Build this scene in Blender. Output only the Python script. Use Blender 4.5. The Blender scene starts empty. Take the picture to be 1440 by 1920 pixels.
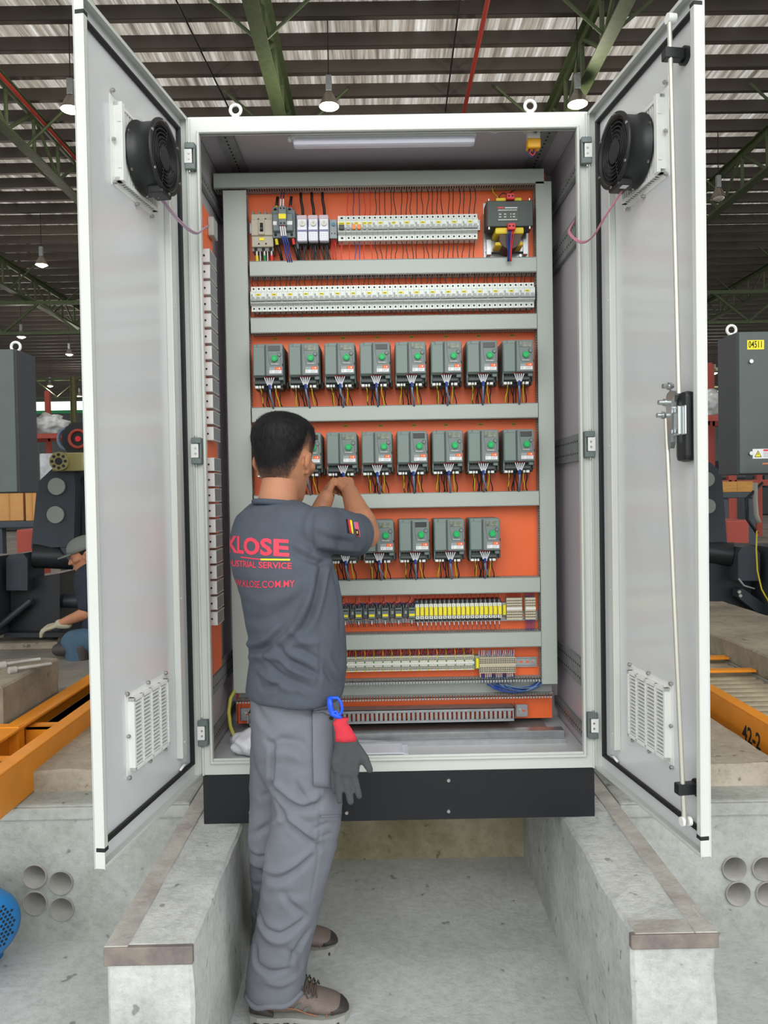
import bpy, bmesh, math, random
import numpy as np
from mathutils import Vector, Matrix, noise
from mathutils.bvhtree import BVHTree

PI = math.pi
col = bpy.context.scene.collection
scn = bpy.context.scene
random.seed(7)

# ------------------------------------------------------------------ camera
FPX = 1450.0
CAM = Vector((-0.047, -2.367, 1.46))
_y, _p, _r = math.radians(.36), math.radians(-1.27), math.radians(-.99)
FW = Vector((math.sin(_y) * math.cos(_p), math.cos(_y) * math.cos(_p), math.sin(_p)))
RT0 = Vector((math.cos(_y), -math.sin(_y), 0))
UP0 = RT0.cross(FW)
RT = RT0 * math.cos(_r) + UP0 * math.sin(_r)
UP = UP0 * math.cos(_r) - RT0 * math.sin(_r)
cam_d = bpy.data.cameras.new('camera')
cam = bpy.data.objects.new('camera', cam_d)
col.objects.link(cam)
cam.matrix_world = Matrix((
    (RT.x, UP.x, -FW.x, CAM.x), (RT.y, UP.y, -FW.y, CAM.y), (RT.z, UP.z, -FW.z, CAM.z), (0, 0, 0, 1)))
cam_d.sensor_fit = 'VERTICAL'
cam_d.sensor_height = 36.0
cam_d.lens = FPX / 1920 * 36.0
cam_d.clip_end = 400
cam_d.clip_start = 0.05
scn.camera = cam

# ------------------------------------------------------------------ light: hall sides assumed open to let overcast daylight in
w = bpy.data.worlds.new('overcast_sky')
scn.world = w
w.use_nodes = True
bg = w.node_tree.nodes['Background']
bg.inputs[0].default_value = (0.965, 0.985, 0.985, 1)
bg.inputs[1].default_value = 1.45
scn.view_settings.view_transform = 'Standard'
scn.view_settings.look = 'None'
scn.view_settings.exposure = 0.60
scn.view_settings.gamma = 1.0


def area_light(name, loc, target, sx, sy, power, colr=(1, 1, 1)):
    l = bpy.data.lights.new(name, 'AREA')
    l.shape = 'RECTANGLE'
    l.size = sx
    l.size_y = sy
    l.energy = power
    l.color = colr
    o = bpy.data.objects.new(name, l)
    o.location = loc
    d = Vector(target) - Vector(loc)
    o.rotation_euler = d.to_track_quat('-Z', 'Y').to_euler()
    col.objects.link(o)
    return o


# added area light behind the camera: soft frontal fill for an assumed opening
area_light('added_front_fill', (0.5, -9, 6.0), (0, 0, 1.2), 9, 5, 235, (1, .99, .97))


# ------------------------------------------------------------------ pixel -> point on a real plane
def ray(px, py):
    return FW + RT * ((px - 720) / FPX) - UP * ((py - 960) / FPX)


def onplane(px, py, P, n):
    d = ray(px, py)
    P, n = Vector(P), Vector(n)
    return CAM + d * (((P - CAM).dot(n)) / d.dot(n))


def atY(px, py, v): return onplane(px, py, (0, v, 0), (0, 1, 0))
def atZ(px, py, v): return onplane(px, py, (0, 0, v), (0, 0, 1))
def atX(px, py, v): return onplane(px, py, (v, 0, 0), (1, 0, 0))


# ------------------------------------------------------------------ materials
def s2l(c):
    c = c / 255.0
    return c / 12.92 if c <= .04045 else ((c + .055) / 1.055) ** 2.4


MATS = {}


def mat(name, rgb, rough=.5, metal=0., var=0., vscale=8., bump=0., bscale=60., rgb2=None, stretch=None, coat=0., emit=0., alpha=1., trans=0., spec=.5, vpos=(.35, .65)):
    if name in MATS: return MATS[name]
    m = bpy.data.materials.new(name)
    m.use_nodes = True
    nt = m.node_tree
    N, L = nt.nodes, nt.links
    b = N['Principled BSDF']
    c = tuple(s2l(v) for v in rgb) + (1,)
    b.inputs['Base Color'].default_value = c
    b.inputs['Roughness'].default_value = rough
    b.inputs['Metallic'].default_value = metal
    b.inputs['Coat Weight'].default_value = coat
    b.inputs['Specular IOR Level'].default_value = spec
    b.inputs['Transmission Weight'].default_value = trans
    b.inputs['Alpha'].default_value = alpha
    if emit:
        b.inputs['Emission Color'].default_value = c
        b.inputs['Emission Strength'].default_value = emit
    tc = None
    if var or rgb2 or bump:
        tc = N.new('ShaderNodeTexCoord')
        mp = N.new('ShaderNodeMapping')
        if stretch: mp.inputs['Scale'].default_value = stretch
        L.new(tc.outputs['Object'], mp.inputs[0])
    if var or rgb2:
        nz = N.new('ShaderNodeTexNoise')
        nz.inputs['Scale'].default_value = vscale
        nz.inputs['Detail'].default_value = 6
        nz.inputs['Roughness'].default_value = .62
        L.new(mp.outputs[0], nz.inputs['Vector'])
        cr = N.new('ShaderNodeValToRGB')
        cr.color_ramp.elements[0].position = vpos[0]
        cr.color_ramp.elements[1].position = vpos[1]
        if rgb2:
            c0 = tuple(s2l(v) for v in rgb2) + (1,)
            c1 = c
        else:
            c0 = tuple(v * (1 - var) for v in c[:3]) + (1,)
            c1 = tuple(min(1, v * (1 + var)) for v in c[:3]) + (1,)
        cr.color_ramp.elements[0].color = c0
        cr.color_ramp.elements[1].color = c1
        L.new(nz.outputs['Fac'], cr.inputs[0])
        L.new(cr.outputs[0], b.inputs['Base Color'])
    if bump:
        n2 = N.new('ShaderNodeTexNoise')
        n2.inputs['Scale'].default_value = bscale
        n2.inputs['Detail'].default_value = 5
        L.new(mp.outputs[0], n2.inputs['Vector'])
        bp = N.new('ShaderNodeBump')
        bp.inputs['Strength'].default_value = bump
        bp.inputs['Distance'].default_value = .01
        L.new(n2.outputs['Fac'], bp.inputs['Height'])
        L.new(bp.outputs[0], b.inputs['Normal'])
    MATS[name] = m
    return m


M_PAINT = mat('light_grey_enamel', (205, 209, 203), .3, var=.015, vscale=3, coat=.15)
M_DOORIN = mat('door_enamel', (216, 219, 220), .22, var=.015, vscale=3, coat=.3)
M_INNER = mat('inner_enamel', (200, 202, 204), .42)
M_GALV = mat('galvanised_steel', (176, 180, 182), .38, .75, var=.10, vscale=25)
M_GALVD = mat('dull_zinc', (150, 152, 152), .5, .5, var=.12, vscale=30)
M_ORANGE = mat('orange_plate_paint', (245, 110, 54), .45, var=.03, vscale=4)
M_DUCT = mat('grey_duct_plastic', (172, 180, 172), .55)
M_DUCTIN = mat('duct_slotted_plastic', (160, 164, 160), .6)
M_BLACK = mat('black_enamel', (18, 20, 27), .4, var=.06)
M_RUB = mat('black_rubber', (22, 24, 24), .6)
M_BPLA = mat('black_plastic', (30, 33, 34), .42)
M_DRIVE = mat('drive_grey_green', (118, 132, 127), .5)
M_DRIVEF = mat('drive_front_grey', (112, 123, 121), .45)
M_DRIVED = mat('drive_dark_grey', (70, 78, 76), .55)
M_GREEN = mat('green_knob', (0, 176, 92), .4)
M_WHITE = mat('white_plastic', (232, 234, 230), .45)
M_LABEL = mat('label_white', (226, 228, 228), .6)
M_LORANGE = mat('label_orange', (232, 96, 60), .6)
M_LGREY = mat('label_grey', (150, 158, 158), .6)
M_YEL = mat('yellow_tag', (238, 222, 40), .6)
M_YELD = mat('yellow_tag_dull', (196, 168, 30), .6)
M_INK = mat('black_ink', (25, 25, 28), .7)
M_MCB = mat('breaker_white', (218, 224, 218), .5)
M_MCBG = mat('breaker_grey', (158, 163, 162), .5)
M_SCREW = mat('screw_steel', (190, 190, 186), .3, .9)
M_HOLE = mat('dark_recess', (28, 28, 28), .8)
M_WBLK = mat('wire_black', (24, 24, 26), .5)
M_WRED = mat('wire_red', (206, 44, 44), .5)
M_WYEL = mat('wire_yellow', (214, 196, 40), .5)
M_WBLU = mat('wire_blue', (36, 66, 150), .5)
M_WDBL = mat('wire_dark_blue', (30, 40, 96), .5)
M_WLBL = mat('wire_steel_blue', (116, 136, 164), .5)
M_WWHT = mat('wire_white', (226, 226, 230), .5)
M_WPNK = mat('wire_pink', (226, 92, 128), .5)
M_WLIL = mat('wire_lilac', (176, 150, 172), .5)
M_WGRN = mat('wire_green', (24, 130, 70), .5)
M_BEIGE = mat('beige_plastic', (196, 192, 170), .55)
M_BEIG2 = mat('terminal_beige', (206, 196, 172), .55)
M_MCCB = mat('mccb_beige_grey', (176, 170, 152), .55)
M_LCD = mat('display_film', (120, 128, 112), .25, var=.5, vscale=60)
M_LCD2 = mat('display_dark', (40, 44, 44), .25)
M_RED = mat('red_terminal', (206, 44, 52), .45)
M_TRAFO = mat('transformer_dark', (44, 56, 50), .45)
M_COIL = mat('coil_yellow', (214, 180, 40), .5)


# ------------------------------------------------------------------ mesh builder
class MB:
    def __init__(s):
        s.v, s.f, s.mi, s.mats = [], [], [], []
        s.cur = 0
        s.sm = []
        s.smooth = False

    def m(s, material):
        if material not in s.mats: s.mats.append(material)
        s.cur = s.mats.index(material)
        return s

    def add(s, vs, fs, smooth=None):
        o = len(s.v)
        s.v += [tuple(v) for v in vs]
        for f in fs:
            s.f.append([o + i for i in f])
            s.mi.append(s.cur)
            s.sm.append(s.smooth if smooth is None else smooth)
        return s

    def box(s, x0, x1, y0, y1, z0, z1, bev=0):
        if x0 > x1: x0, x1 = x1, x0
        if y0 > y1: y0, y1 = y1, y0
        if z0 > z1: z0, z1 = z1, z0
        if not bev:
            v = [(x, y, z) for x in (x0, x1) for y in (y0, y1) for z in (z0, z1)]
            return s.add(v, [(0, 1, 3, 2), (4, 6, 7, 5), (0, 4, 5, 1), (2, 3, 7, 6), (0, 2, 6, 4), (1, 5, 7, 3)])
        b = min(bev, (x1 - x0) * .45, (y1 - y0) * .45, (z1 - z0) * .45)
        bm = bmesh.new()
        bmesh.ops.create_cube(bm, size=1)
        for v in bm.verts:
            v.co = Vector(((x0 + x1) / 2 + v.co.x * (x1 - x0), (y0 + y1) / 2 + v.co.y * (y1 - y0), (z0 + z1) / 2 + v.co.z * (z1 - z0)))
        bmesh.ops.bevel(bm, geom=bm.edges[:], offset=b, segments=2 if b > .003 else 1, affect='EDGES', profile=.6)
        return s.bm(bm)

    def bm(s, bm, smooth=None):
        bm.verts.index_update()
        s.add([v.co[:] for v in bm.verts], [[v.index for v in f.verts] for f in bm.faces], smooth)
        bm.free()
        return s

    def prism(s, pts, axis, a, b):
        """polygon pts (2D) extruded along axis from a to b; axis 'x': pts=(y,z), 'y': pts=(x,z), 'z': pts=(x,y)"""
        def mk(p, t):
            return {'x': (t, p[0], p[1]), 'y': (p[0], t, p[1]), 'z': (p[0], p[1], t)}[axis]
        n = len(pts)
        v = [mk(p, a) for p in pts] + [mk(p, b) for p in pts]
        f = [list(range(n)), list(range(2 * n - 1, n - 1, -1))] + [(i, i + n, (i + 1) % n + n, (i + 1) % n) for i in range(n)]
        return s.add(v, f)

    def cyl(s, p0, p1, r, r2=None, n=12, caps=True, smooth=True):
        p0, p1 = Vector(p0), Vector(p1)
        r2 = r if r2 is None else r2
        d = (p1 - p0).normalized()
        a = d.orthogonal().normalized()
        b = d.cross(a)
        vs = []
        for p, q in ((p0, r), (p1, r2)):
            for i in range(n):
                t = 2 * PI * i / n
                vs.append(p + (a * math.cos(t) + b * math.sin(t)) * q)
        s.add(vs, [(i, (i + 1) % n, (i + 1) % n + n, i + n) for i in range(n)], smooth)
        if caps: s.add(vs, [list(range(n))[::-1], list(range(n, 2 * n))], False)
        return s

    def tube(s, pts, r, n=6, caps=True):
        pts = [Vector(p) for p in pts]
        vs = []
        a = None
        for i, p in enumerate(pts):
            d = (pts[min(i + 1, len(pts) - 1)] - pts[max(i - 1, 0)])
            if d.length < 1e-9: d = Vector((0, 0, 1))
            d.normalize()
            if a is None: a = d.orthogonal().normalized()
            else:
                a = a - d * a.dot(d)
                if a.length < 1e-6: a = d.orthogonal()
                a.normalize()
            b = d.cross(a)
            rr = r[i] if isinstance(r, (list, tuple)) else r
            for k in range(n):
                t = 2 * PI * k / n
                vs.append(p + (a * math.cos(t) + b * math.sin(t)) * rr)
        fs = []
        for i in range(len(pts) - 1):
            for k in range(n):
                fs.append((i * n + k, i * n + (k + 1) % n, (i + 1) * n + (k + 1) % n, (i + 1) * n + k))
        if caps: fs += [list(range(n))[::-1], list(range((len(pts) - 1) * n, len(pts) * n))]
        return s.add(vs, fs, True)

    def torus(s, c, ax, R, r, n=24, k=8, a0=0, a1=2 * PI):
        c, ax = Vector(c), Vector(ax).normalized()
        a = ax.orthogonal().normalized()
        b = ax.cross(a)
        full = abs(a1 - a0 - 2 * PI) < 1e-6
        m_ = n if full else n + 1
        vs = []
        for i in range(m_):
            t = a0 + (a1 - a0) * i / n
            d = a * math.cos(t) + b * math.sin(t)
            for j in range(k):
                u = 2 * PI * j / k
                vs.append(c + d * (R + r * math.cos(u)) + ax * r * math.sin(u))
        fs = []
        for i in range(n):
            i2 = (i + 1) % m_
            for j in range(k):
                fs.append((i * k + j, i2 * k + j, i2 * k + (j + 1) % k, i * k + (j + 1) % k))
        return s.add(vs, fs, True)

    def lathe(s, c, ax, prof, n=24):
        c, ax = Vector(c), Vector(ax).normalized()
        a = ax.orthogonal().normalized()
        b = ax.cross(a)
        vs = []
        for (r, h) in prof:
            for i in range(n):
                t = 2 * PI * i / n
                vs.append(c + ax * h + (a * math.cos(t) + b * math.sin(t)) * max(r, 1e-5))
        fs = []
        for j in range(len(prof) - 1):
            for i in range(n):
                fs.append((j * n + i, j * n + (i + 1) % n, (j + 1) * n + (i + 1) % n, (j + 1) * n + i))
        return s.add(vs, fs, True)

    def disc(s, c, ax, r, t, n=16):
        ax = Vector(ax).normalized()
        return s.cyl(Vector(c), Vector(c) + ax * t, r, n=n, smooth=False)

    def xf(s, M, start=0):
        for i in range(start, len(s.v)):
            s.v[i] = tuple(M @ Vector(s.v[i]))
        return s

    def mesh(s, name):
        me = bpy.data.meshes.new(name)
        me.from_pydata(s.v, [], s.f)
        for m_ in s.mats: me.materials.append(m_)
        me.polygons.foreach_set('material_index', s.mi)
        me.polygons.foreach_set('use_smooth', s.sm)
        me.update()
        bm = bmesh.new()
        bm.from_mesh(me)
        bmesh.ops.recalc_face_normals(bm, faces=bm.faces)
        bm.to_mesh(me)
        bm.free()
        return me

    def build(s, name, parent=None, loc=None):
        o = bpy.data.objects.new(name, s.mesh(name))
        col.objects.link(o)
        if parent: o.parent = parent
        if loc is not None: o.location = loc
        return o


def B(material): return MB().m(material)


def thing(name, label, cat, loc=(0, 0, 0), rz=0, group=None):
    o = bpy.data.objects.new(name, None)
    o.empty_display_size = .05
    col.objects.link(o)
    o.location = loc
    o.rotation_euler = (0, 0, rz)
    tag(o, label, cat, group)
    return o


def tag(o, label, cat, group=None, kind=None):
    o['label'] = label
    o['category'] = cat
    if group: o['group'] = group
    if kind: o['kind'] = kind
    return o


def struct(o):
    o['kind'] = 'structure'
    return o


KIDS = {}


def dup(root, loc=None, label=None, rz=None, scale=None):
    r = root.copy()
    col.objects.link(r)
    if loc is not None: r.location = loc
    if rz is not None: r.rotation_euler = (0, 0, rz)
    if scale is not None: r.scale = scale
    if label: r['label'] = label
    for ch in kids(root):
        c = ch.copy()
        col.objects.link(c)
        c.parent = r
        for g in kids(ch):
            d = g.copy()
            col.objects.link(d)
            d.parent = c
    return r


_kc = {}


def kids(o):
    if o.name not in _kc: _kc[o.name] = list(o.children)
    return _kc[o.name]


ORD = ['first', 'second', 'third', 'fourth', 'fifth', 'sixth', 'seventh', 'eighth', 'ninth', 'tenth', 'eleventh', 'twelfth', 'thirteenth', 'fourteenth', 'fifteenth', 'sixteenth', 'seventeenth', 'eighteenth', 'nineteenth', 'twentieth']


def text_mesh(body, size, extrude=.0002, bold=0., align='CENTER', sx=1.0, shear=0):
    c = bpy.data.curves.new('t', 'FONT')
    c.body = body
    c.size = size
    c.extrude = extrude
    c.offset = bold
    c.align_x = align
    c.align_y = 'CENTER'
    c.resolution_u = 3
    c.shear = shear
    o = bpy.data.objects.new('t', c)
    me = bpy.data.meshes.new_from_object(o)
    bpy.data.objects.remove(o)
    for v in me.vertices: v.co.x *= sx
    return me


def text_obj(name, body, size, material, M, parent=None, **k):
    me = text_mesh(body, size, **k)
    me.transform(M)
    me.materials.clear()
    me.materials.append(material)
    o = bpy.data.objects.new(name, me)
    col.objects.link(o)
    if parent: o.parent = parent
    return o


def face_cam(x, y, z):   # text standing upright, readable from -Y
    return Matrix.Translation((x, y, z)) @ Matrix.Rotation(PI / 2, 4, 'X')


def wire_path(p0, p1, wob=.004, n=6, seed=0):
    r = random.Random(seed)
    p0, p1 = Vector(p0), Vector(p1)
    out = []
    a, b = r.uniform(-wob, wob), r.uniform(-wob, wob)
    for i in range(n + 1):
        t = i / n
        p = p0.lerp(p1, t)
        p.x += math.sin(t * PI) * a + math.sin(2 * t * PI) * b
        out.append(p)
    return out
# ------------------------------------------------------------------ the hall
def concrete(name, base, dark, scale=3, bump=.5, tint=None):
    m = bpy.data.materials.new(name)
    m.use_nodes = True
    N, L = m.node_tree.nodes, m.node_tree.links
    b = N['Principled BSDF']
    tc = N.new('ShaderNodeTexCoord')
    n1 = N.new('ShaderNodeTexNoise'); n1.inputs['Scale'].default_value = scale; n1.inputs['Detail'].default_value = 8; n1.inputs['Roughness'].default_value = .65
    n2 = N.new('ShaderNodeTexNoise'); n2.inputs['Scale'].default_value = scale * 14; n2.inputs['Detail'].default_value = 8; n2.inputs['Roughness'].default_value = .7
    vo = N.new('ShaderNodeTexNoise'); vo.inputs['Scale'].default_value = scale * 7; vo.inputs['Detail'].default_value = 2
    for n in (n1, n2, vo): L.new(tc.outputs['Object'], n.inputs['Vector'])
    r1 = N.new('ShaderNodeValToRGB')
    r1.color_ramp.elements[0].position = .34; r1.color_ramp.elements[1].position = .62
    r1.color_ramp.elements[0].color = tuple(s2l(v) for v in dark) + (1,)
    r1.color_ramp.elements[1].color = tuple(s2l(v) for v in base) + (1,)
    if tint:
        e = r1.color_ramp.elements.new(.48); e.color = tuple(s2l(v) for v in tint) + (1,)
    L.new(n1.outputs['Fac'], r1.inputs[0])
    mx = N.new('ShaderNodeMixRGB'); mx.blend_type = 'MULTIPLY'; mx.inputs[0].default_value = .55
    r2 = N.new('ShaderNodeValToRGB'); r2.color_ramp.elements[0].position = .3; r2.color_ramp.elements[1].position = .55
    r2.color_ramp.elements[0].color = (.62, .62, .6, 1)
    L.new(n2.outputs['Fac'], r2.inputs[0])
    L.new(r1.outputs[0], mx.inputs[1]); L.new(r2.outputs[0], mx.inputs[2])
    # pits
    mx2 = N.new('ShaderNodeMixRGB'); mx2.blend_type = 'MULTIPLY'; mx2.inputs[0].default_value = 1
    r3 = N.new('ShaderNodeValToRGB'); r3.color_ramp.elements[0].position = .27; r3.color_ramp.elements[1].position = .31
    r3.color_ramp.elements[0].color = (.55, .55, .53, 1)
    L.new(vo.outputs['Fac'], r3.inputs[0])
    L.new(mx.outputs[0], mx2.inputs[1]); L.new(r3.outputs[0], mx2.inputs[2])
    L.new(mx2.outputs[0], b.inputs['Base Color'])
    b.inputs['Roughness'].default_value = .85
    bp = N.new('ShaderNodeBump'); bp.inputs['Strength'].default_value = bump; bp.inputs['Distance'].default_value = .012
    L.new(n2.outputs['Fac'], bp.inputs['Height'])
    L.new(bp.outputs[0], b.inputs['Normal'])
    return m


M_CON = concrete('concrete_smooth', (200, 203, 201), (178, 181, 179), 2.2, .45)
M_CONP = concrete('concrete_plaster', (208, 210, 206), (168, 172, 169), 3.2, .6)
M_CONW = concrete('concrete_cast', (182, 186, 181), (144, 148, 144), 2.6, .6, tint=(167, 170, 163))
M_CONO = concrete('concrete_stained', (188, 178, 152), (140, 132, 100), 3, .5)
M_CONB = concrete('concrete_brown', (186, 176, 160), (150, 140, 124), 3, .5)
M_RUST = mat('dusty_steel_angle', (184, 182, 175), .75, .0, rgb2=(150, 145, 139), vscale=9, bump=.3)
M_PRIM = mat('primed_dark_steel', (100, 92, 94), .7, .0, rgb2=(136, 126, 116), vscale=14, bump=.2)

ZT = .455      # level of the shop floor above the trench floor
fl = B(M_CON)
fl.box(-6, 6, -6, .72, -.08, 0)
struct(fl.build('floor'))
fl = B(mat('shop_floor', (150, 146, 138), .7, rgb2=(104, 100, 92), vscale=1.5))
fl.box(-70, 70, 1.9, 80, ZT - .5, ZT - .02)
fl.box(-45, -6, -40, 1.9, ZT - .5, ZT - .02)
fl.box(6, 45, -40, 1.9, ZT - .5, ZT - .02)
fl.box(-6, 6, -40, -6, ZT - .5, ZT - .02)
struct(fl.build('floor'))


def rough_box(name, x0, x1, y0, y1, z0, z1, material, seg=.05, amp=.004, chip=.012):
    """a cast block with slightly worn edges"""
    bm = bmesh.new()
    bmesh.ops.create_cube(bm, size=1)
    for v in bm.verts:
        v.co = Vector(((x0 + x1) / 2 + v.co.x * (x1 - x0), (y0 + y1) / 2 + v.co.y * (y1 - y0), (z0 + z1) / 2 + v.co.z * (z1 - z0)))
    bmesh.ops.bevel(bm, geom=bm.edges[:], offset=.008, segments=1, affect='EDGES')
    for ax in range(3):
        L = (x1 - x0, y1 - y0, z1 - z0)[ax]
        k = min(60, int(L / seg))
        for i in range(1, k):
            co = [0, 0, 0]; co[ax] = (x0, y0, z0)[ax] + L * i / k
            no = [0, 0, 0]; no[ax] = 1
            bmesh.ops.bisect_plane(bm, geom=bm.verts[:] + bm.edges[:] + bm.faces[:], plane_co=co, plane_no=no)
    for v in bm.verts:
        n_ = noise.noise_vector(v.co * 9)
        ed = sum(1 for a, lo, hi in zip(v.co, (x0, y0, z0), (x1, y1, z1)) if min(a - lo, hi - a) < .01)
        v.co += n_ * (amp if ed < 2 else chip * .5)
    mb = MB().m(material)
    mb.bm(bm)
    return mb


# trench walls the cabinet stands on
bl = rough_box('beam', -.678, -.485, -.648, 1.0, -.01, ZT, M_CONP)
t = thing('concrete_beam', 'left concrete trench wall under the cabinet, beside the worker\'s legs', 'concrete beam')
bl.build('concrete_body', t)
MB().m(M_RUST).box(-.682, -.628, -.650, .9, ZT - .012, ZT + .003, .002).m(M_PRIM).box(-.682, -.482, -.655, -.64, ZT - .040, ZT + .001, .002).build('steel_edge_angle', t)
br = rough_box('beam', .508, .700, -.640, 1.0, -.01, ZT, M_CONP)
t = thing('concrete_beam', 'right concrete trench wall carrying the right end of the black plinth', 'concrete beam')
br.build('concrete_body', t)
MB().m(M_RUST).box(.652, .704, -.642, .9, ZT - .012, ZT + .003, .002).m(M_PRIM).box(.505, .704, -.648, -.63, ZT - .032, ZT + .001, .002).m(M_RUST).box(.515, .652, -.642, -.585, ZT - .01, ZT + .0025, .002).build('steel_edge_angle', t)
struct(rough_box('wall', -.50, .52, .70, 1.0, -.01, ZT - .01, M_CONO).build('wall_back'))


def hole_block(x0, x1, y0, y1, z0, z1, holes, material, r):
    mb = MB().m(material).box(x0, x1, y0, y1, z0, z1, .01)
    me = mb.mesh('blk')
    o = bpy.data.objects.new('blk', me); col.objects.link(o)
    cb = MB().m(material)
    for (hx, hz) in holes: cb.cyl((hx, y0 - .05, hz), (hx, y0 + .80, hz), r, n=32)
    oc = bpy.data.objects.new('cut', cb.mesh('cut')); col.objects.link(oc)
    md = o.modifiers.new('b', 'BOOLEAN'); md.object = oc; md.operation = 'DIFFERENCE'; md.solver = 'EXACT'
    dg = bpy.context.evaluated_depsgraph_get()
    me2 = bpy.data.meshes.new_from_object(o.evaluated_get(dg))
    bpy.data.objects.remove(o); bpy.data.objects.remove(oc)
    return me2


M_PVC = mat('dusty_duct_pipe', (168, 166, 160), .7, rgb2=(140, 138, 134), vscale=6)
for side, y0, xx, hpx in ((-1, .17, (-3.2, -.688), ((66, 1642), (115, 1654), (67, 1692), (117, 1703))), (1, .10, (.71, 3.2), ((1376, 1627), (1432, 1627), (1383, 1674), (1439, 1674)))):
    hs = [(atY(a, b, y0).x, atY(a, b, y0).z) for a, b in hpx]
    me = hole_block(xx[0], xx[1], y0, 1.0, -.01, ZT, hs, M_CONW, .0385)
    nm = 'left' if side < 0 else 'right'
    t = thing('concrete_foundation', 'cast concrete foundation block with four pipe openings, %s' % ('between blue motor and left trench wall' if side < 0 else 'at the right edge of the trench'), 'foundation')
    o = bpy.data.objects.new('concrete_body', me); col.objects.link(o); o.parent = t
    for (hx, hz) in hs:
        pm = B(M_PVC)
        n = 28
        pm.lathe((hx, y0 - .006, hz), (0, 1, 0), [(.0375, .78), (.0375, -.002), (.0405, -.002), (.0405, .012)], n)
        pm.build('pipe_sleeve', t)
    xa, xb = xx
    # mortar patch round the pipes and the curb strip on top of the face
    cx = sum(h[0] for h in hs) / 4; cz = sum(h[1] for h in hs) / 4
    MB().m(M_CONW).box(xa, xb, y0 - .012, y0 + .05, ZT - .045, ZT - .005, .004).build('edge_curb', t)
    # raised step behind
    rb = rough_box('step', (xa + 1.9) if side < 0 else .75, -.75 if side < 0 else xb - 1.9, y0 + .12, 1.9, ZT - .05, ZT + .073, M_CONB)
    rb.build('raised_step', t)

# machine plinths further back
M_CONG = concrete('concrete_dusty', (160, 150, 132), (112, 104, 92), 2, .6)
for xa, xb, ya, yb, lab in ((-3.2, -1.52, .62, 1.15, 'long concrete machine footing behind the left orange frame'), (1.72, 2.3, 1.02, 2.9, 'long concrete machine footing behind the right orange frame')):
    tag(rough_box('p', xa, xb, ya, yb, ZT + .001, .745 if xa < 0 else .69, M_CONG, amp=.006).build('concrete_footing'), lab, 'concrete footing')
    
fl = B(mat('yard_floor', (130, 126, 116), .8, rgb2=(88, 84, 76), vscale=3))
fl.box(-6, -.69, .98, 1.95, .0, ZT - .03)
fl.box(.727, 6, .98, 1.95, .0, ZT - .03)
fl.box(-.69, .727, .98, 1.95, .0, ZT - .03)
struct(fl.build('floor'))

# ---- roof
HR = 1.46 + 10.0
M_SHEET = bpy.data.materials.new('corrugated_roof_sheet')
M_SHEET.use_nodes = True
N, L = M_SHEET.node_tree.nodes, M_SHEET.node_tree.links
b_ = N['Principled BSDF']
tc = N.new('ShaderNodeTexCoord'); mp = N.new('ShaderNodeMapping')
mp.inputs['Scale'].default_value = (7.5, .22, 1)
L.new(tc.outputs['Object'], mp.inputs[0])
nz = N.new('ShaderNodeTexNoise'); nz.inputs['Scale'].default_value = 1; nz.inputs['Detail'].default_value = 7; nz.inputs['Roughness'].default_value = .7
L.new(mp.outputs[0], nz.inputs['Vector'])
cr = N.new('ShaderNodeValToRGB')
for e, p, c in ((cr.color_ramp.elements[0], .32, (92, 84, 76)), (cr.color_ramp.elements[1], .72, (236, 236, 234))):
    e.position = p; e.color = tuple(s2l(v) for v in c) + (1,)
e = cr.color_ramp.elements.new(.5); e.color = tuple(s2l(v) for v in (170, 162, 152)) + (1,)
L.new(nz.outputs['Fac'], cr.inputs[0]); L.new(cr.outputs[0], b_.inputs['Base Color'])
tl = N.new('ShaderNodeBsdfTranslucent'); ms = N.new('ShaderNodeMixShader'); ms.inputs[0].default_value = .40  # translucent share added so sky light brightens the underside of the sheets
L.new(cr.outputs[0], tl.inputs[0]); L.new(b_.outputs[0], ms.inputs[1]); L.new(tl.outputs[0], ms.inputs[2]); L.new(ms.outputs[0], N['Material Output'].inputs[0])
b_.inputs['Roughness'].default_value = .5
b_.inputs['Metallic'].default_value = .15
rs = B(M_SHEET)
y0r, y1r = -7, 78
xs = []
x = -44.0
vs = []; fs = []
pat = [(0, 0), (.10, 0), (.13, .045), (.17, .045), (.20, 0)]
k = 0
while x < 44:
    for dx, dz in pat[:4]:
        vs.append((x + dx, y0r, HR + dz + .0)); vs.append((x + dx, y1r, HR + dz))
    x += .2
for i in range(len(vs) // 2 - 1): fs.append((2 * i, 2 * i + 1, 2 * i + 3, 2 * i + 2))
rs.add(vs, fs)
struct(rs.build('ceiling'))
M_PURL = mat('purlin_brown_grey', (76, 70, 64), .6, .2)
M_GRN = mat('green_steel', (74, 86, 56), .6, .1, var=.15)
M_REDP = mat('red_pipe_paint', (150, 48, 36), .5)
pm = MB().m(M_PURL).box(-44, 44, -.04, .04, -.30, -.002).box(-44, 44, -.04, .09, -.30, -.285).mesh('roof_purlin')
y = 9.4
while y < 77:
    o = bpy.data.objects.new('roof_purlin', pm); col.objects.link(o)
    o.location = (0, y, HR)
    k_p = int(round((y - 9.4) / 1.04))
    tag(o, ('dark steel roof purlin, %s counted from the viewer' % ORD[k_p]) if k_p < 20 else 'dark steel purlin in the far dense part of the roof', 'purlin', 'roof purlins')
    y += 1.04
# lattice girders, running away from the viewer
GZ = HR - .30


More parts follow.
